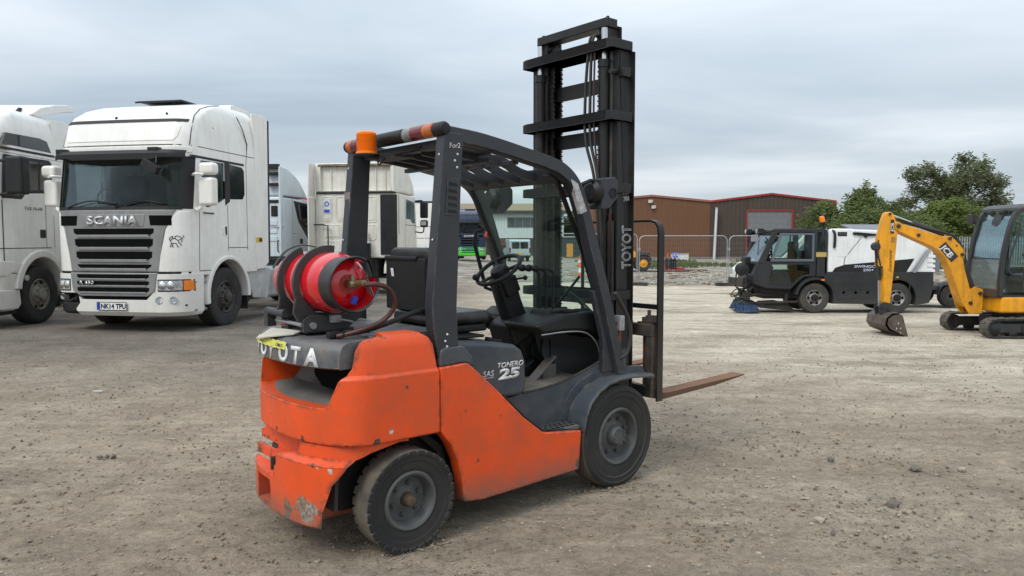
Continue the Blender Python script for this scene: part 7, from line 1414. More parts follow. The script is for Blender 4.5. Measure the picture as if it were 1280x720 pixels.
def shed(label, x0, x1, xp, ze, zp, col, pitch, door):
    y = 75.0; zb = -0.18; Lx = x1 - x0; T = thing('shed', label, 'shed', ((x0 + x1) / 2, y, zb), 0.0, 'brown clad sheds behind the fence'); ox = (x0 + x1) / 2
    ztop = lambda x: (ze + (zp - ze) * (1 - abs(x + ox - xp) / ((xp - x0) if x + ox < xp else (x1 - xp)))) - zb
    a, b = x0 - ox, x1 - ox
    mb = ribbed(MB(), a, b, 0, ztop, 0, pitch, 0.045, (door[0] - ox, door[1] - ox, door[2] - zb) if door else None)
    mb.build('front_wall', col, T, smooth=0)
    for xx in (a, b): MB().bx(xx, xx + (0.1 if xx < 0 else -0.1), 0.02, 28, 0, ze - zb - 0.02).build('side_wall', col, T)
    MB().bx(a, b, 27.9, 28, 0, ze - zb).build('rear_wall', col, T)
    pk = xp - ox
    for xa, xb2 in ((a, pk), (pk, b)): MB().slab([[V((xa, -0.1, ztop(xa) + 0.02)), V((xb2, -0.1, ztop(xb2) + 0.02))], [V((xa, 28, ztop(xa) + 0.02)), V((xb2, 28, ztop(xb2) + 0.02))]], (0, 0, 0.1)).build('roof', M('shed_roof', (0.16, 0.11, 0.09), 0.7, var=0.15), T, smooth=0)
    fm = REDT if door else M('faded_pink_trim', srgb(150, 96, 84), 0.6, var=0.1)
    for xa, xb2 in ((a, pk), (pk, b)): MB().prism([(xa, ztop(xa) - 0.08), (xb2, ztop(xb2) - 0.08), (xb2, ztop(xb2) + 0.10), (xa, ztop(xa) + 0.10)], -0.16, -0.05, 'y').build('fascia', fm, T)
    MB().bx(a, b, -0.06, 0.02, 0.0, 0.25).build('plinth', M('plinth', (0.20, 0.18, 0.16), 0.9), T)
    if door:
        MB().bx(b - 0.18, b + 0.02, -0.12, 0.0, 0, ztop(b)).build('corner_trim', REDT, T)
        d0, d1, dz = door[0] - ox, door[1] - ox, door[2] - zb
        mb = MB(); MB().bx(d0 - 0.12, d0, -0.1, 0.1, 0, dz + 0.12).build('door_frame', REDT, T); MB().bx(d1, d1 + 0.12, -0.1, 0.1, 0, dz + 0.12).build('door_frame', REDT, T); MB().bx(d0, d1, -0.1, 0.1, dz, dz + 0.12).build('door_frame', REDT, T)
        zs = 2.55 - zb; k = 0
        while zs + k * 0.12 < dz - 0.01:
            mb.prism([(0.05, zs + k * 0.12), (0.11, zs + k * 0.12 + 0.012), (0.11, zs + k * 0.12 + 0.108), (0.05, min(dz, zs + k * 0.12 + 0.12))], d0, d1, 'x') if False else mb.add([(d0, 0.05, zs + k * 0.12), (d1, 0.05, zs + k * 0.12), (d1, 0.02, zs + k * 0.12 + 0.04), (d0, 0.02, zs + k * 0.12 + 0.04), (d1, 0.02, zs + k * 0.12 + 0.09), (d0, 0.02, zs + k * 0.12 + 0.09), (d1, 0.05, zs + k * 0.12 + 0.12), (d0, 0.05, zs + k * 0.12 + 0.12)], [(0, 1, 2, 3), (3, 2, 4, 5), (5, 4, 6, 7)]); k += 1
        tag(mb.build('roller_shutter', M('shutter_grey', (0.26, 0.265, 0.27), 0.5, 0.3, var=0.1, streak=0.3), T, smooth=0), kind='stuff')
        MB().bx(d0 + 0.05, d0 + 0.9, 0.5, 9, 0, 2.2).bx(d1 - 1.4, d1 - 0.3, 4, 6, 0, 1.4).build('stored_goods', M('dark_goods', (0.03, 0.03, 0.03), 0.8), T)
    else:
        for u, v in ((812, 252), (816, 259)):
            x, z = (u - 640) / 12.4 - ox, 1.603 - (v - 302) / 12.4 - zb; MB().box((x, -0.12, z), (0.45, 0.2, 0.3)).box((x - 0.1, -0.22, z - 0.12), (0.3, 0.25, 0.14)).build('wall_lamp', M('lamp_cream', (0.5, 0.47, 0.42), 0.5), T, 0.03)
    return T
BR1 = M('brown_cladding', srgb(114, 77, 51), 0.55, var=0.05, vsc=0.4, dirt=0.15, dcol=(0.12, 0.07, 0.05), dsc=0.4)
BR2 = M('dark_brown_cladding', srgb(72, 60, 52), 0.55, var=0.06, vsc=0.4, dirt=0.15, dsc=0.4)
shed('wide brown clad shed with a low gable and two wall lamps', 8.1, 19.9, 14.0, 5.63, 6.18, BR1, 0.25, None)
shed('dark brown clad shed with bright red trim and a half-open roller shutter', 19.92, 32.5, 26.0, 5.6, 6.36, BR2, 0.42, (23.62, 28.1, 4.68))
T = thing('flue_pipe', 'white vertical pipe standing against the dark brown clad shed', 'pipe', (20.25, 74.4, -0.18), 0.0)
MB().cyl((-0.05, 0, 0), (0.12, 0, 5.1), 0.13).build('pipe_barrel', M('pipe_white', (0.62, 0.62, 0.62), 0.5), T); MB().cyl((0.12, 0, 5.08), (0.125, 0, 5.2), 0.16).build('pipe_collar', GALV, T)

# ------------------------------------------------------------------ grey warehouse seen through the forklift windscreen
def warehouse():
    zb = -0.1; T = thing('warehouse', 'pale grey warehouse with a tan roof and a brick base, far behind the forklift', 'warehouse', (-2.3, 88.0, zb), 0.0)
    DK = M('dark_cladding', (0.035, 0.037, 0.04), 0.6, var=0.1); PG = M('pale_cladding', srgb(208, 214, 212), 0.5, var=0.04, streak=0.15); BK = M('brick_red', (0.14, 0.055, 0.04), 0.85, var=0.3, vsc=2, dirt=0.3)
    MB().bx(-9.0, -0.35, 0.05, 16, 0, 5.2).build('dark_wall', DK, T)
    MB().bx(-0.35, 8.4, 0, 16, 2.12, 5.2).build('pale_wall', PG, T)
    mb = MB()
    for k in range(26): mb.bx(-0.3 + k * 0.335, -0.27 + k * 0.335, -0.02, 0.0, 2.14, 5.18)
    tag(mb.build('wall_seams', M('pale_seam', (0.42, 0.43, 0.43), 0.6), T, smooth=0), kind='stuff')
    mb = MB(); rng = random.Random(5); bw, bh = 0.5, 0.2      # brick courses (joints are recessed)
    mb.bx(-0.35, 8.4, 0.04, 0.3, 0.0, 2.12)
    for r in range(10):
        x = -0.35 - (bw / 2 if r % 2 else 0)
        while x < 8.4:
            a, b = max(-0.35, x + 0.015), min(8.4, x + bw - 0.015)
            if b - a > 0.05: mb.bx(a, b, rng.uniform(-0.005, 0.01), 0.05, r * 0.212 + 0.012, r * 0.212 + 0.2)
            x += bw
    tag(mb.build('brick', BK, T, smooth=0), kind='stuff')
    rf = MB().slab([[V((-9.4, -0.5, 5.2)), V((8.8, -0.5, 5.2))], [V((-9.4, 8, 6.4)), V((8.8, 8, 6.4))], [V((-9.4, 16.5, 5.2)), V((8.8, 16.5, 5.2))]], (0, 0, 0.15)).build('roof', M('tan_roof', srgb(148, 128, 102), 0.8, var=0.1, vsc=0.5, dirt=0.4, dsc=0.5), T, smooth=0)
    mb = MB()
    for k in range(60): x = -9.2 + k * 0.3; mb.slab([[V((x, -0.5, 5.35)), V((x + 0.1, -0.5, 5.35))], [V((x, 8, 6.55)), V((x + 0.1, 8, 6.55))]], (0, 0, 0.06))
    tag(mb.build('roof_ribs', M('tan_roof', (0.3, 0.2, 0.1)), rf, smooth=0), kind='stuff')
    MB().bx(-9.4, 8.8, -0.6, -0.4, 4.95, 5.3).build('gutter', DK, T)
    w = MB().bx(1.75, 7.2, -0.05, 0.05, 3.35, 4.55).build('window_frame', M('grey_frame', (0.2, 0.21, 0.21), 0.5), T)
    for k in range(6): MB().bx(1.8 + k * 0.9, 2.62 + k * 0.9, -0.065, -0.05, 3.42, 4.48).build('window_pane', M('grey_glazing', (0.06, 0.07, 0.075), 0.15, var=0.3, vsc=0.7), w)
    MB().bx(3.9, 4.9, -0.06, 0.0, 0, 2.0).build('door', DK, T); MB().bx(5.0, 6.6, -0.06, 0.0, 0.9, 1.9).build('ground_floor_window', M('grey_glazing', (0.06, 0.07, 0.075), 0.15), T)
    MB().bx(-8.5, -4.0, -0.02, 0.06, 0, 4.2).build('loading_door', M('black_void', (0.012, 0.012, 0.013), 0.8), T)
warehouse()
def lamp_mast():
    T = thing('floodlight_mast', 'slender floodlight mast rising behind the tan warehouse roof', 'floodlight', (-4.75, 103.0, -0.1), 0.0)
    MB().cyl((0, 0, 0), (0, 0, 7.6), 0.11, 0.07).build('mast_pole', GALV, T); MB().bx(-0.55, 0.55, -0.05, 0.05, 7.45, 7.55).build('cross_arm', GALV, T)
    for s in (-1, 1): MB().box((s * 0.45, -0.1, 7.68), (0.42, 0.3, 0.22), (radians(20), 0, 0)).build('floodlight_head', TRIM, T, 0.03)
lamp_mast()

# ------------------------------------------------------------------ vans, loader and small things far off
def van(label, loc, rz, paint, L, Wd, H, group='parked vans'):
    T = thing('parked_van', label, 'van', loc, rz, group); r = 0.33
    body = [(-L / 2, 0.35), (-L / 2, H * 0.55), (-L / 2 + 0.08, H - 0.12), (-L / 2 + 0.25, H), (L * 0.10, H), (L * 0.26, H * 0.62), (L * 0.44, H * 0.52), (L / 2, H * 0.40), (L / 2, 0.35)]
    arches = [MB().lathe([(r + 0.07, -2), (r + 0.07, 2)], (x, 0, r), (0, 1, 0), 20) for x in (-L * 0.28, L * 0.31)]
    me = boolean(MB().prism(body, -Wd / 2, Wd / 2, 'y').mesh(0.07, 3), arches); link('van_body', me, paint, T, 30)
    g = DGLASS
    MB().bx(-L / 2 - 0.012, -L / 2 + 0.02, -Wd / 2 + 0.2, -0.04, H * 0.58, H * 0.88).build('rear_window', g, T, 0.01); MB().bx(-L / 2 - 0.012, -L / 2 + 0.02, 0.04, Wd / 2 - 0.2, H * 0.58, H * 0.88).build('rear_window', g, T, 0.01)
    MB().slab([[V((L * 0.115, y, H - 0.06)) for y in (-Wd / 2 + 0.15, Wd / 2 - 0.15)], [V((L * 0.258, y, H * 0.64)) for y in (-Wd / 2 + 0.08, Wd / 2 - 0.08)]], (0.02, 0, 0.02)).build('windscreen', M('sky_glass', (0.10, 0.17, 0.18), 0.05, spec=0.9), T, smooth=0)
    MB().bx(-L / 2 - 0.05, -L / 2 + 0.1, -Wd / 2, Wd / 2, 0.3, 0.5).build('rear_bumper', TRIM, T, 0.03); MB().bx(L / 2 - 0.1, L / 2 + 0.05, -Wd / 2, Wd / 2, 0.3, 0.55).build('front_bumper', TRIM, T, 0.03)
    MB().bx(-L / 2 - 0.02, -L / 2, -0.3, 0.25, 0.62, 0.74).build('number_plate', HAZARD, T)
    for s in (-1, 1):
        MB().prism([(L * 0.00, H * 0.60), (L * 0.00, H * 0.90), (L * 0.09, H * 0.90), (L * 0.21, H * 0.62)], s * (Wd / 2 + 0.006), s * (Wd / 2 - 0.02), 'y').build('side_window', M('sky_glass', (0.1, 0.17, 0.18)), T, smooth=0)
        MB().bx(-L / 2 - 0.02, -L / 2 + 0.05, s * Wd / 2, s * (Wd / 2 - 0.12), H * 0.40, H * 0.62).build('tail_lamp', REDLENS, T, 0.01)
        MB().bx(L / 2 - 0.2, L / 2 + 0.01, s * (Wd / 2 - 0.35), s * (Wd / 2 + 0.005), H * 0.33, H * 0.42).build('headlight', HEADL, T, 0.02)
        MB().bx(L * 0.17, L * 0.22, s * Wd / 2, s * (Wd / 2 + 0.22), H * 0.62, H * 0.72).build('wing_mirror', TRIM, T, 0.02)
        for x in (-L * 0.28, L * 0.31):
            w = MB().lathe([(0.2, Wd / 2 - 0.22), (r, Wd / 2 - 0.2), (r, Wd / 2 - 0.02), (0.2, Wd / 2)], (x, 0, r), (0, s, 0), 24, False).build('wheel', TRIMD, T); MB().lathe([(0.2, Wd / 2 - 0.01), (0.15, Wd / 2 - 0.04), (0, Wd / 2 - 0.01)], (x, 0, r), (0, s, 0), 16).build('rim', ZINC, w)
    return T
van('silver van with red tail lamps, seen from behind through the forklift windscreen', (0.35, 62.0, gz(0.3, 62)), radians(98), M('silver_van_paint', srgb(176, 186, 188), 0.35, 0.3, var=0.04), 4.2, 1.72, 1.78)
van('white van glimpsed through the cab windows of the street sweeper', (9.75, 24.5, gz(9.7, 24.5)), pi, WHITE, 4.6, 1.9, 2.0)
def loader():
    T = thing('wheel_loader', 'small yellow loader with big treaded tyres behind the mesh fence', 'loader', (6.1, 44.0, gz(6.1, 44) + 0.05), 0.0)
    Y = YEL
    MB().bx(-1.5, 1.15, -0.45, 0.45, 0.55, 0.95).build('loader_chassis', EXB, T, 0.05)
    MB().prism([(-0.5, 0.75), (-0.5, 1.35), (0.9, 1.25), (1.15, 1.05), (1.15, 0.75)], -0.55, 0.55, 'y').build('engine_cover', Y, T, 0.06)
    MB().prism([(-1.2, 0.9), (-1.15, 2.15), (-0.2, 2.2), (-0.05, 0.9)], -0.5, 0.5, 'y').build('loader_cab', EXB, T, 0.05)
    for s in (-1, 1):
        MB().prism([(-1.05, 1.2), (-1.02, 2.05), (-0.3, 2.08), (-0.2, 1.2)], s * 0.505, s * 0.48, 'y').build('side_window', DGLASS, T)
        for x in (-1.15, 1.55 - 0.0):
            w = MB().lathe([(0.24, 0.42), (0.40, 0.40), (0.44, 0.44), (0.44, 0.70), (0.40, 0.74), (0.24, 0.72)], (x, 0, 0.44), (0, s, 0), 28, False).build('wheel', TYREF, T)
            MB().lathe([(0.245, 0.70), (0.20, 0.66), (0.10, 0.72), (0, 0.72)], (x, 0, 0.44), (0, s, 0), 20).build('rim', Y, w); lg = MB()
            for k in range(20): R = Matrix.Rotation(-2 * pi * k / 20, 3, 'Y'); lg.box(V((x, s * (0.50 if k % 2 else 0.64), 0.44)) + R @ V((0.445, 0, 0)), (0.05, 0.15, 0.05), R)
            tag(lg.build('tyre_lugs', TYREF, w), kind='stuff')
            a = arc((x, 0.46), 0.52, radians(20), radians(160), 8) + arc((x, 0.46), 0.48, radians(160), radians(20), 8); MB().prism(a, s * 0.42, s * 0.76, 'y').build('mudguard', EXB, T)
    MB().bx(0.9, 1.9, -0.4, 0.4, 0.5, 1.0).bx(1.2, 2.0, -0.3, 0.3, 0.95, 1.1).build('rear_frame', EXB, T, 0.04); MB().bx(1.85, 2.05, -0.5, 0.5, 0.3, 0.55).build('rear_ballast', Y, T, 0.03)
    MB().bx(-1.3, -0.3, 0.52, 0.6, 1.0, 1.4).build('side_panel', Y, T, 0.03)
    for k in range(3): MB().tube([(-0.3 + 0.5 * k, 0.3, 1.3), (-0.25 + 0.5 * k, 0.3, 1.6)], 0.02, 6).box((-0.25 + 0.5 * k, 0.3, 1.66), (0.12, 0.12, 0.14)).build('lamp_stalk', EXB, T)
loader()
def gas_rack():
    T = thing('cylinder_rack', 'red tray carrying a row of upright black cylinders on the waste ground', 'rack', (9.62, 45.0, gz(9.6, 45) + 0.0), 0.1)
    RD = M('red_rack_paint', srgb(170, 24, 30), 0.5, dirt=0.3)
    MB().bx(-0.35, 0.75, -0.3, 0.3, 0.0, 0.10).bx(0.35, 0.75, -0.25, 0.25, 0.10, 0.18).build('rack_tray', RD, T, 0.02)
    for x in (-0.28, 0.0, 0.22): MB().lathe([(0.10, 0.1), (0.11, 0.14), (0.11, 0.66), (0.07, 0.74), (0.03, 0.76), (0.03, 0.80)], (x, 0, 0), (0, 0, 1), 14).build('black_cylinder', TRIM, T)
    MB().tube([(-0.42, -0.2, 0.1), (-0.42, -0.2, 0.5), (-0.42, 0.2, 0.5), (-0.42, 0.2, 0.1)], 0.02, 6).build('rack_handle', RD, T)
gas_rack()
T = thing('storage_box', 'white storage box standing against the brown clad shed', 'box', (16.1, 71.5, -0.15), 0.0)
MB().bx(-0.75, 0.75, -0.5, 0.5, 0.0, 0.52).build('box_body', LETTERW, T, 0.02); MB().bx(-0.78, 0.78, -0.53, 0.53, 0.52, 0.60).build('box_lid', M('grey_lid', (0.4, 0.41, 0.42), 0.5), T, 0.02)
o = MB().slab([[V((-0.62 + 0.10 * i, -0.56 + 0.22 * j - 0.02 * (i % 2), 0.62 - (0.28 + 0.1 * (i % 3) if j == 0 else 0) + 0.04 * ((i + j) % 2))) for i in range(6)] for j in range(5)], (0, 0, 0.02)).build('tarpaulin', BLUE); o.location = (15.95, 71.5, -0.13); tag(o, 'crumpled blue tarpaulin draped over the white storage box', 'tarpaulin')
T = thing('marker_post', 'short orange marker post left of the white storage box', 'post', (14.95, 71.5, -0.15), 0.0)
MB().cyl((0, 0, 0), (0, 0, 0.62), 0.10, 0.08).build('post_body', ORANGE, T); MB().bx(-0.2, 0.2, -0.2, 0.2, 0, 0.06).build('post_base', RUBBER, T)
def cone(label, x, y):
    T = thing('traffic_cone', label, 'traffic cone', (x, y, gz(x, y)), 0.2, 'traffic cones seen through the windscreen')
    MB().lathe([(0.17, 0.04), (0.035, 0.72), (0.0, 0.72)], (0, 0, 0), (0, 0, 1), 18).build('cone_body', M('cone_orange', (0.75, 0.12, 0.02), 0.5), T); MB().bx(-0.22, 0.22, -0.22, 0.22, 0, 0.04).build('cone_base', RUBBER, T, 0.01)
    MB().lathe([(0.132, 0.25), (0.093, 0.45)], (0, 0, 0), (0, 0, 1), 18, False).build('reflective_sleeve', LETTERW, T)
cone('traffic cone farther from the camera, near the orange board', 4.72, 52.0); cone('traffic cone nearer the camera, just behind the mesh fence', 3.15, 34.0)
T = thing('wheelie_bin', 'dark green wheelie bin at the foot of the grey warehouse', 'bin', (2.05, 86.0, -0.1), 0.0)
MB().prism([(-0.28, 0.1), (-0.34, 1.0), (0.34, 1.0), (0.28, 0.1)], -0.3, 0.3, 'y').build('bin_body', M('bin_green', (0.01, 0.05, 0.04), 0.5), T, 0.03); MB().bx(-0.37, 0.37, -0.35, 0.35, 1.0, 1.08).build('bin_lid', TRIM, T, 0.02)
o = MB().loft([[V((0.5 * k * cos(a) * (1 + .12 * sin(3 * a)), 0.5 * k * sin(a), z)) for a in [2 * pi * i / 14 for i in range(14)]] for k, z in ((0.9, 0), (1.05, 0.2), (0.95, 0.5), (0.6, 0.68), (0.2, 0.72))]).build('bulk_bag', LETTERW); o.location = (2.95, 85.5, -0.1); tag(o, 'lumpy white bulk bag beside the dark green wheelie bin', 'bag')
T = thing('site_board', 'plain orange board standing on posts beyond the mesh fence', 'board', (6.05, 78.0, -0.15), 0.0)
MB().bx(-0.35, 0.35, -0.03, 0.03, 0.15, 1.55).build('board_panel', M('board_orange', (0.65, 0.30, 0.04), 0.5), T); MB().bx(-0.40, -0.35, -0.05, 0.05, 0, 1.6).build('board_post', TRIM, T); MB().bx(0.35, 0.40, -0.05, 0.05, 0, 1.6).build('board_post', TRIM, T)
T = thing('site_cabin', 'low dark green cabin under the trees, seen through the right of the windscreen', 'cabin', (6.9, 82.0, -0.15), 0.0)
MB().bx(-2.2, 3.0, 0, 2.5, 0.1, 2.2).build('cabin_body', M('dark_green_cabin', (0.03, 0.05, 0.045), 0.6), T, 0.03); MB().bx(-2.3, 3.1, -0.1, 2.6, 2.2, 2.35).build('cabin_roof', M('cabin_roof', (0.35, 0.36, 0.36), 0.6), T); MB().bx(0.6, 1.4, -0.02, 0.0, 0.15, 1.9).build('cabin_door', M('cabin_door_grey', (0.16, 0.17, 0.17), 0.5), T)
def low_trailer():
    T = thing('flat_trailer', 'low flat trailer with white upright stakes behind the street sweeper', 'trailer', (10.9, 18.9, 0.0), 0.0)
    MB().bx(-1.6, 0.42, -0.6, 0.6, 0.42, 0.52).build('trailer_bed', CHASS, T, 0.01)
    for s in (-1, 1):
        w = MB().lathe([(0.12, 0.5), (0.25, 0.5), (0.27, 0.53), (0.27, 0.66), (0.25, 0.69), (0.12, 0.69)], (-0.12, 0, 0.27), (0, s, 0), 28, False).build('wheel', TRIMD, T); MB().lathe([(0.14, 0.67), (0.10, 0.64), (0.05, 0.67), (0, 0.67)], (-0.12, 0, 0.27), (0, s, 0), 16).build('rim', DARKRIM, w)
        a = arc((-0.12, 0.30), 0.33, radians(0), radians(180), 10) + arc((-0.12, 0.30), 0.31, radians(180), radians(0), 10); MB().prism(a, s * 0.48, s * 0.72, 'y').build('mudguard', TRIM, T)
        for x in (-0.14, -0.05): MB().bx(x, x + 0.045, s * 0.55, s * 0.59, 0.52, 1.45).build('white_stake', LETTERW, T)
    MB().bx(0.30, 0.62, -0.5, 0.5, 0.12, 0.34).build('tail_ramp', M('rusty_ramp', (0.12, 0.06, 0.04), 0.8, dirt=0.5), T, 0.01)
low_trailer()
T = thing('low_shed', 'low grey roofed shed showing above the street sweeper hopper', 'shed', (22.3, 42.5, gz(22, 42)), 0.0)
MB().bx(-2.0, 2.1, 0, 4, 0, 2.05).build('shed_wall', M('shed_grey', (0.16, 0.165, 0.17), 0.7), T); MB().slab([[V((-2.3, -0.3, 2.05)), V((2.3, -0.3, 2.05))], [V((-1.7, 4.3, 2.75)), V((2.3, 4.3, 2.75))]], (0, 0, 0.08)).build('shed_roof', M('shed_roof_grey', (0.17, 0.175, 0.18), 0.6, var=0.15), T, smooth=0)
def palisade():
    T = thing('palisade_fence', 'grey steel palisade fence below the trees behind the mini excavator', 'fence', (31.0, 48.0, gz(31, 48)), radians(-4))
    mb = MB()
    for k in range(80):
        x = -6 + k * 0.155; mb.prism([(x, 0.05), (x, 1.98), (x + 0.035, 2.10), (x + 0.07, 1.98), (x + 0.07, 0.05)], -0.02, 0.01, 'y')
    tag(mb.build('fence_pale', M('galvanised_pale', (0.29, 0.31, 0.33), 0.6, 0.2, var=0.25, vsc=2.5, streak=0.3), T, smooth=0), kind='stuff')
    for z in (0.45, 1.6): MB().bx(-6, 6.4, 0.01, 0.06, z, z + 0.06).build('fence_rail', GALV, T)
    for k in range(6): MB().bx(-6 + k * 2.45, -5.9 + k * 2.45, 0.06, 0.16, 0, 2.1).build('fence_post', GALV, T)
palisade()
T = thing('plastic_sheets', 'heap of crumpled white plastic sheets at the foot of the palisade fence', 'plastic sheets', (25.4, 42.5, gz(25, 42)), 0.3)
for k in range(3): MB().slab([[V((-0.9 + 0.35 * i + 0.4 * k, -0.3 + 0.3 * j, 0.08 + 0.10 * k + 0.12 * ((i * 7 + j * 3 + k) % 3) / 2)) for i in range(6)] for j in range(3)], (0, 0, 0.03)).build('sheet', LETTERW, T)
T = thing('scrap_slab', 'dark flat slab lying on the waste ground by the cylinder rack', 'slab', (10.9, 44.0, gz(11, 44)), 0.1)
MB().bx(-0.65, 0.6, -0.25, 0.25, 0.0, 0.10).build('slab_body', CHASS, T, 0.02)
T = thing('steel_plate', 'long dark steel plate under the red cylinder rack', 'plate', (8.6, 43.6, gz(8.6, 43.6)), 0.05)
MB().bx(-2.0, 1.9, -0.5, 0.4, 0.0, 0.06).build('plate_body', CHASS, T, 0.01)

# ------------------------------------------------------------------ trees
def leafmat(name, c):
    if name in MATS: return MATS[name]
    m = bpy.data.materials.new(name); m.use_nodes = True; MATS[name] = m; b = NB(m); p = b.N['Principled BSDF']
    tc = b.new('ShaderNodeTexCoord'); oc = tc.outputs['Object']
    col = b.mix(b.ramp(b.noise(oc, 0.7, 4), 0.3, 0.7), tuple(x * 0.6 for x in c), tuple(x * 1.35 for x in c)); col = b.mix(b.math('MULTIPLY', b.ramp(b.noise(oc, 5, 3), 0.5, 0.75), 0.4), col, (c[0] * 1.7, c[1] * 1.5, c[2] * 1.2))
    b.set(p.inputs['Base Color'], col); p.inputs['Roughness'].default_value = 0.75; p.inputs['Specular IOR Level'].default_value = 0.25
    tl = b.new('ShaderNodeBsdfTranslucent'); b.set(tl.inputs[0], col); mx = b.new('ShaderNodeMixShader'); mx.inputs[0].default_value = 0.38; b.L.new(p.outputs[0], mx.inputs[1]); b.L.new(tl.outputs[0], mx.inputs[2]); b.L.new(mx.outputs[0], b.N['Material Output'].inputs['Surface'])
    return m
BARK = M('bark', (0.075, 0.062, 0.05), 0.9, var=0.3, bump=0.3)
def tree(label, x, y, h, blobs, mat, leaf, dens, seed, cat='tree', trunk_r=0.16, droop=0.0, grp='trees beyond the palisade fence'):
    rnd = random.Random(seed); T = thing('tree' if cat == 'tree' else 'bush', label, cat, (x, y, gz(x, y)), 0.0, grp)
    tb = MB(); base = V((0, 0, 0)); top = V((rnd.uniform(-.2, .2), 0, h * 0.72))
    tb.tube([base, V((0.05, 0.02, h * 0.3)), top * 0.8 + V((0.08, 0, 0)), top], [trunk_r, trunk_r * 0.75, trunk_r * 0.45, 0.03], 8)
    for (bx, by, bz, r, sq) in blobs:
        st = V((0, 0, max(0.4, min(bz * 0.55, h * 0.5)))); e = V((bx, by, bz)); tb.tube(bez([st, st.lerp(e, 0.5) + V((0, 0, 0.25)), e], 3), [trunk_r * 0.45 * (1 - i / 8) + 0.012 for i in range(7)], 5)
        for k in range(5):
            d = V((rnd.gauss(0, 1), rnd.gauss(0, 1), rnd.gauss(0.3, 0.8))).normalized() * r * 0.9; tb.tube([e * 0.85 + st * 0.15, e + d * 0.5, e + d], [0.03, 0.02, 0.008], 4)
    tb.build('trunk', BARK, T)
    vs = []; fs = []
    for (bx, by, bz, r, sq) in blobs:
        r *= 1.08; c = V((bx, by, bz)); ncl = max(8, int(dens * r * r * 26))
        for _ in range(ncl):
            d = V((rnd.gauss(0, 1), rnd.gauss(0, 1), rnd.gauss(0, 1))).normalized(); rr = r * (rnd.random() ** 0.45) * rnd.uniform(0.8, 1.12); cc = c + V((d.x * rr, d.y * rr, d.z * rr * sq)); cr = rnd.uniform(0.2, 0.42) * (0.75 + 0.25 * r)
            for _ in range(rnd.randint(11, 18)):
                dd = V((rnd.gauss(0, 1), rnd.gauss(0, 1), rnd.gauss(0, 0.8))); p = cc + dd * cr * 0.5 + V((0, 0, -droop * rnd.random())); s = leaf * rnd.uniform(0.45, 1.05)
                n = V((rnd.gauss(0, 1), rnd.gauss(0, 1), rnd.gauss(0.5, 1))).normalized(); a, b = _frame(n); a, b = a * s, b * s * 0.55; i = len(vs)
                vs += [p - a, p - b * 0.9 , p + a, p + b * 0.9]; fs.append((i, i + 1, i + 2, i + 3))
    me = bpy.data.meshes.new('crown'); me.from_pydata(vs, [], fs); link('crown', me, mat, T, 0)
LG = leafmat('leaf_mid_green', (0.15, 0.19, 0.07)); LD = leafmat('leaf_olive', (0.145, 0.165, 0.082)); LB = leafmat('leaf_bright', (0.16, 0.205, 0.06))
tree('pointed mid green tree rising right behind the red corner of the dark shed', 28.2, 60.0, 6.2, [(0, 0, 3.0, 2.0, 0.9), (-0.2, 0, 4.5, 1.3, 1.0), (0.1, 0, 5.5, 0.75, 1.1), (-1.5, 0.3, 2.7, 1.4, 0.9), (1.5, -0.2, 3.0, 1.5, 0.9), (1.1, 0, 4.4, 0.8, 1.0), (0, 0, 1.2, 2.0, 0.6)], LG, 0.15, 5.2, 11)
tree('small rounded green tree partly covered by the dark shed corner', 25.4, 61.5, 5.0, [(0, 0, 3.0, 1.5, 1.0), (0.4, 0, 4.3, 0.9, 0.9), (-0.8, 0, 2.0, 1.3, 0.8), (0.7, 0, 1.4, 1.4, 0.8)], LG, 0.15, 5.2, 12)
tree('round green tree between the pointed tree and the excavator boom', 30.8, 61.0, 5.1, [(0, 0, 2.9, 1.6, 1.0), (0.2, 0, 4.2, 0.8, 1.0), (-0.9, 0, 3.6, 0.9, 0.9), (1.2, 0, 3.1, 1.0, 0.9), (0.2, 0, 1.3, 1.7, 0.7)], LD, 0.15, 5.2, 13)
tree('tallest tree with open grey green crown behind the excavator cab', 36.9, 62.5, 9.2, [(0.3, 0, 5.0, 1.9, 0.8), (-2.6, 0.2, 5.9, 1.25, 0.8), (-3.3, 0, 7.3, 0.95, 0.8), (-2.2, 0, 7.8, 0.75, 0.9), (-1.4, 0, 7.2, 0.9, 0.9), (1.0, 0, 7.0, 1.7, 0.85), (2.0, 0, 8.1, 1.0, 0.8), (0.9, 0.3, 8.6, 0.7, 0.9), (3.2, 0, 6.6, 1.3, 0.8), (3.6, 0.2, 5.2, 1.2, 0.8), (-0.6, -0.2, 6.3, 1.2, 0.8), (2.6, 0, 4.2, 1.5, 0.8), (-3.9, 0, 5.0, 0.8, 0.7)], LD, 0.13, 2.7, 14, 'tree', 0.24, 0.15)
tree('broad bright green bush above the palisade fence', 33.6, 58.0, 5.1, [(0, 0, 3.3, 1.5, 0.95), (-1.4, 0, 2.8, 1.4, 0.9), (1.6, 0, 3.2, 1.4, 0.9), (0.6, 0, 4.4, 0.9, 0.8), (-0.6, 0, 4.1, 0.9, 0.8), (0, 0, 1.4, 1.9, 0.7), (2.3, 0, 1.8, 1.4, 0.8)], LB, 0.15, 5.5, 15, 'bush', 0.1)
tree('lower bright green bush directly left of the excavator cab', 37.8, 57.0, 4.3, [(0, 0, 2.6, 1.5, 0.9), (1.4, 0, 2.2, 1.4, 0.9), (-1.0, 0, 3.2, 1.1, 0.9), (0.6, 0, 3.6, 0.8, 0.8), (0.5, 0, 1.2, 1.8, 0.7)], LB, 0.15, 5.5, 16, 'bush', 0.1)
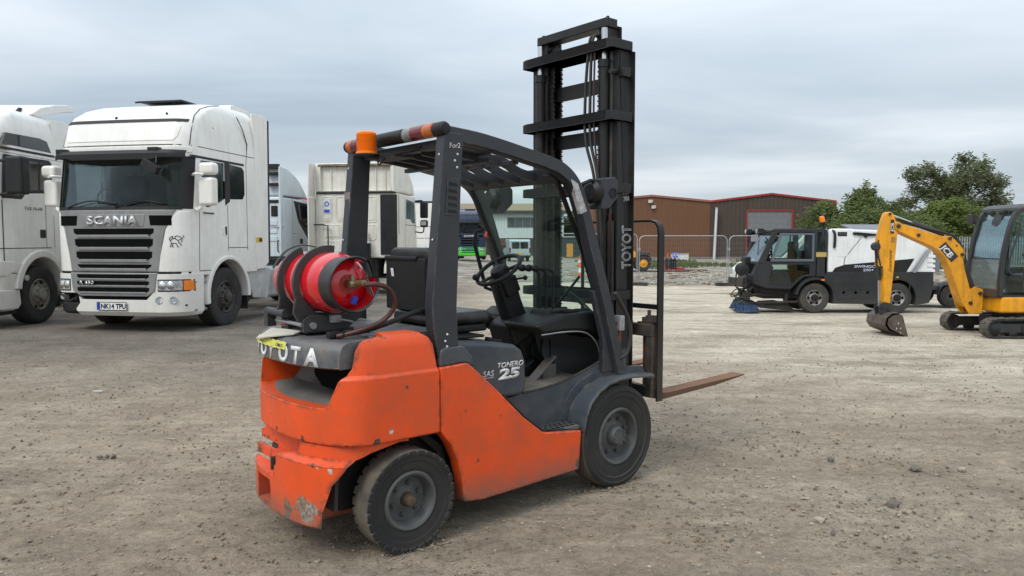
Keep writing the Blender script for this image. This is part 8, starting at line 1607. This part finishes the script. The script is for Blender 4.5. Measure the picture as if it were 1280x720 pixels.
tree('dark olive bush seen through the excavator cab window', 41.5, 58.0, 4.6, [(0, 0, 2.6, 1.7, 0.9), (1.6, 0, 2.6, 1.5, 0.9), (-1.2, 0, 3.0, 1.3, 0.9), (0.2, 0, 3.9, 0.9, 0.8)], LD, 0.15, 5.0, 17, 'bush', 0.1)
tree('olive shrub filling the gap beside the low grey shed', 29.7, 56.0, 3.8, [(0, 0, 2.2, 1.5, 0.9), (1.3, 0, 2.3, 1.3, 0.9), (-1.2, 0, 1.8, 1.3, 0.8), (0.3, 0, 1.0, 1.7, 0.6)], LG, 0.15, 5.2, 18, 'bush', 0.1)
tree('wide green bush low behind the sweeper hopper', 26.9, 57.0, 4.2, [(0, 0, 2.4, 1.6, 0.9), (1.5, 0, 2.5, 1.4, 0.9), (-1.3, 0, 2.3, 1.4, 0.9), (0.4, 0, 3.6, 0.9, 0.8)], LG, 0.15, 5.2, 23, 'bush', 0.1)
tree('mid green bush between the broad bright bush and the olive shrub', 31.6, 59.0, 4.4, [(0, 0, 2.6, 1.6, 0.9), (1.0, 0, 3.3, 1.1, 0.9), (-0.9, 0, 3.2, 1.1, 0.9), (0, 0, 1.2, 1.8, 0.7)], LG, 0.15, 5.2, 24, 'bush', 0.1)
tree('distant green tree seen through the right edge of the forklift windscreen', 8.6, 96.0, 6.2, [(0, 0, 4.0, 1.9, 0.8), (-1.8, 0, 3.4, 1.5, 0.8), (1.6, 0, 3.6, 1.4, 0.8), (0.3, 0, 5.2, 1.0, 0.8), (0, 0, 1.8, 2.2, 0.7)], LG, 0.22, 3.2, 19, 'tree', 0.2, 0.0, 'far trees beyond the warehouse')

# ------------------------------------------------------------------ loose stones, rubble, weeds, litter
def rock(rnd, c, s, flat=0.7):
    vs = [V(v) for v in ((0, 0, -1), (0.72, -0.53, -0.45), (-0.28, -0.85, -0.45), (-0.89, 0, -0.45), (-0.28, 0.85, -0.45), (0.72, 0.53, -0.45), (0.28, -0.85, 0.45), (-0.72, -0.53, 0.45), (-0.72, 0.53, 0.45), (0.28, 0.85, 0.45), (0.89, 0, 0.45), (0, 0, 1))]
    a = rnd.uniform(0, 6.28); sx, sy, sz = s * rnd.uniform(0.7, 1.3), s * rnd.uniform(0.6, 1.1), s * flat * rnd.uniform(0.6, 1.2); out = []
    for v in vs:
        k = rnd.uniform(0.75, 1.2); x, y, z = v.x * sx * k, v.y * sy * k, v.z * sz * k; out.append((c[0] + x * cos(a) - y * sin(a), c[1] + x * sin(a) + y * cos(a), c[2] + z))
    return out
ICO = [(0, 1, 2), (1, 0, 5), (0, 2, 3), (0, 3, 4), (0, 4, 5), (1, 5, 10), (2, 1, 6), (3, 2, 7), (4, 3, 8), (5, 4, 9), (1, 10, 6), (2, 6, 7), (3, 7, 8), (4, 8, 9), (5, 9, 10), (6, 10, 11), (7, 6, 11), (8, 7, 11), (9, 8, 11), (10, 9, 11)]
STP = M('pale_stone', (0.34, 0.30, 0.24), 0.9, var=0.35, vsc=1.5); STD = M('dark_stone', (0.145, 0.126, 0.105), 0.9, var=0.35, vsc=1.5); STB = M('brown_stone', (0.225, 0.172, 0.118), 0.9, var=0.3, vsc=1.5)
def scatter(name, label, mat, n, seed, posf, sizef, flat=0.7):
    rnd = random.Random(seed); vs = []; fs = []
    for _ in range(n):
        x, y = posf(rnd); s = sizef(rnd); i = len(vs); vs += rock(rnd, (x, y, gz(x, y) + s * 0.12), s, flat); fs += [(a + i, b + i, c + i) for a, b, c in ICO]
    me = bpy.data.meshes.new(name); me.from_pydata(vs, [], fs); o = link(name, me, mat, None, 0); return tag(o, label, 'gravel', None, 'stuff')
def near_pos(r):
    while True:
        y = 2.0 + 11 * r.random() ** 1.7; x = r.uniform(-0.78, 0.78) * y
        if mnoise.noise(V((x * 0.6, y * 1.1, 3))) + 0.6 * mnoise.noise(V((x * 2.2, y * 4, 5))) > r.uniform(-0.5, 0.45): return x, y
def right_pos(r):
    while True:
        x, y = r.gauss(1.7, 0.9), r.gauss(4.4, 1.3)
        if y > 2.3 and x > 0.1 and mnoise.noise(V((x * 1.3, y * 1.3, 8))) > r.uniform(-0.4, 0.4): return x, y
scatter('gravel', 'fine pale grit and pebbles scattered over the yard', STP, 4200, 1, near_pos, lambda r: 0.003 + 0.009 * r.random() ** 5)
scatter('gravel', 'fine dark grit and pebbles scattered over the yard', STD, 3000, 2, near_pos, lambda r: 0.003 + 0.008 * r.random() ** 6)
scatter('gravel', 'brown grit pressed into the yard', STB, 11000, 3, near_pos, lambda r: 0.004 + 0.011 * r.random() ** 3)
scatter('gravel', 'loose pale chippings to the right of the forklift', STP, 900, 4, right_pos, lambda r: 0.0035 + 0.011 * r.random() ** 4)
scatter('gravel', 'loose dark chippings to the right of the forklift', STD, 650, 5, right_pos, lambda r: 0.0035 + 0.012 * r.random() ** 4)
def tyre_pos(r):
    wx, wy = r.choice([(0, -0.5), (1.6, -0.5), (0, 0.5), (1.6, 0.5), (0, -0.5), (1.6, -0.5)]); p = fw(wx + r.gauss(0, 0.14), wy + r.gauss(0, 0.10), 0); return p.x, p.y
scatter('gravel', 'crumbled dirt pushed up around the forklift tyres', STB, 900, 8, tyre_pos, lambda r: 0.004 + 0.010 * r.random() ** 3)
scatter('rubble', 'broken pale rubble strewn on the waste ground behind the fence', STP, 900, 6, lambda r: (r.uniform(1.5, 22), 30.3 + 10 * r.random() ** 1.6), lambda r: 0.035 + 0.16 * r.random() ** 3, 0.6)
scatter('rubble', 'brown earthy rubble strewn on the waste ground behind the fence', STB, 900, 7, lambda r: (r.uniform(1.5, 24), 30.2 + 14 * r.random() ** 1.4), lambda r: 0.04 + 0.18 * r.random() ** 3, 0.5)
rs = random.Random(21)
for lb, (u, v), s, mt in [('dark flat stone at the left edge of the yard', (10, 634), 0.030, STB), ('grey stone below the forks, alone near the bottom right corner', (1127, 639), 0.040, STD), ('pale stone lying in front of the bottom centre right', (1032, 659), 0.035, STP),
                          ('black stone right of the pale chippings', (1153, 592), 0.045, STD), ('pale pebble right of the black stone', (1212, 593), 0.032, STP), ('rounded grey pebble nearest to the camera below the front tyre', (837, 686), 0.022, STB), ('small dark stone beside the pale stone at the bottom', (1050, 676), 0.022, STD), ('flat dark stone in the middle of the chippings', (1045, 580), 0.035, STD)]:
    k = 1.603 / ((v - 302) / 930.0); x, y = (u - 640) / 930.0 * k, k; me = bpy.data.meshes.new('stone'); me.from_pydata(rock(rs, (0, 0, s * 0.25), s), [], ICO); o = link('stone', me, mt, None, 0); o.location = (x, y, gz(x, y)); tag(o, lb, 'stone', 'larger loose stones on the yard')
for lb, (u, v), L, rz, mt in [('pale splinter of wood on the dirt left of the forklift', (117, 495), 0.10, 0.3, LETTERW), ('flat pale scrap of wood nearer the forklift on the left', (207, 553), 0.10, -0.1, STP)]:
    k = 1.603 / ((v - 302) / 930.0); x, y = (u - 640) / 930.0 * k, k; o = MB().prism([(-L / 2, 0), (L * 0.3, -L * 0.09), (L / 2, L * 0.02), (L * 0.1, L * 0.1), (-L * 0.4, L * 0.06)], 0.0, 0.008, 'z').build('wood_scrap', mt, None, 0.001); o.location = (x, y, gz(x, y) + 0.004); o.rotation_euler = (0.1, 0.05, rz); tag(o, lb, 'scrap', 'scraps of wood on the yard')
o = MB().tube(bez([(-0.12, -0.05, 0), (-0.09, 0.0, 0.012), (0.0, 0.03, 0.008), (0.12, 0.045, 0.014), (0.26, 0.06, 0.004)], 5), 0.004, 6).build('wire', TRIM); o.location = (-2.0, 6.55, gz(-2, 6.6) + 0.006); tag(o, 'short curved piece of black wire lying on the dirt left of the forklift', 'wire')
T = thing('lump_of_tar', 'little cluster of dark lumps on the dirt at the lower left', 'lumps', (-3.0, 5.42, 0.0), 0.0)
for k in range(3): me = bpy.data.meshes.new('lump'); me.from_pydata(rock(rs, (-0.05 + 0.05 * k, 0, 0.015), 0.028), [], ICO); link('lump', me, STD, T, 0)
def grass():
    rnd = random.Random(9); vs = []; fs = []
    for _ in range(9000):
        x = rnd.uniform(5.5, 30); y = rnd.uniform(47, 68)
        if mnoise.noise(V((x * 0.25, y * 0.12, 1))) < rnd.uniform(-0.35, 0.25): continue
        z = gz(x, y); h = rnd.uniform(0.08, 0.30); a = rnd.uniform(0, 6.28); w = rnd.uniform(0.03, 0.08); i = len(vs); lx, ly = rnd.gauss(0, .08), rnd.gauss(0, .08)
        vs += [(x - w * cos(a), y - w * sin(a), z - 0.02), (x + w * cos(a), y + w * sin(a), z - 0.02), (x + lx, y + ly, z + h)]; fs.append((i, i + 1, i + 2))
    me = bpy.data.meshes.new('grass'); me.from_pydata(vs, [], fs); o = link('grass', me, leafmat('grass_blades', (0.10, 0.125, 0.04)), None, 0); tag(o, 'rough grass strip in front of the brown sheds', 'grass', None, 'stuff')
grass()
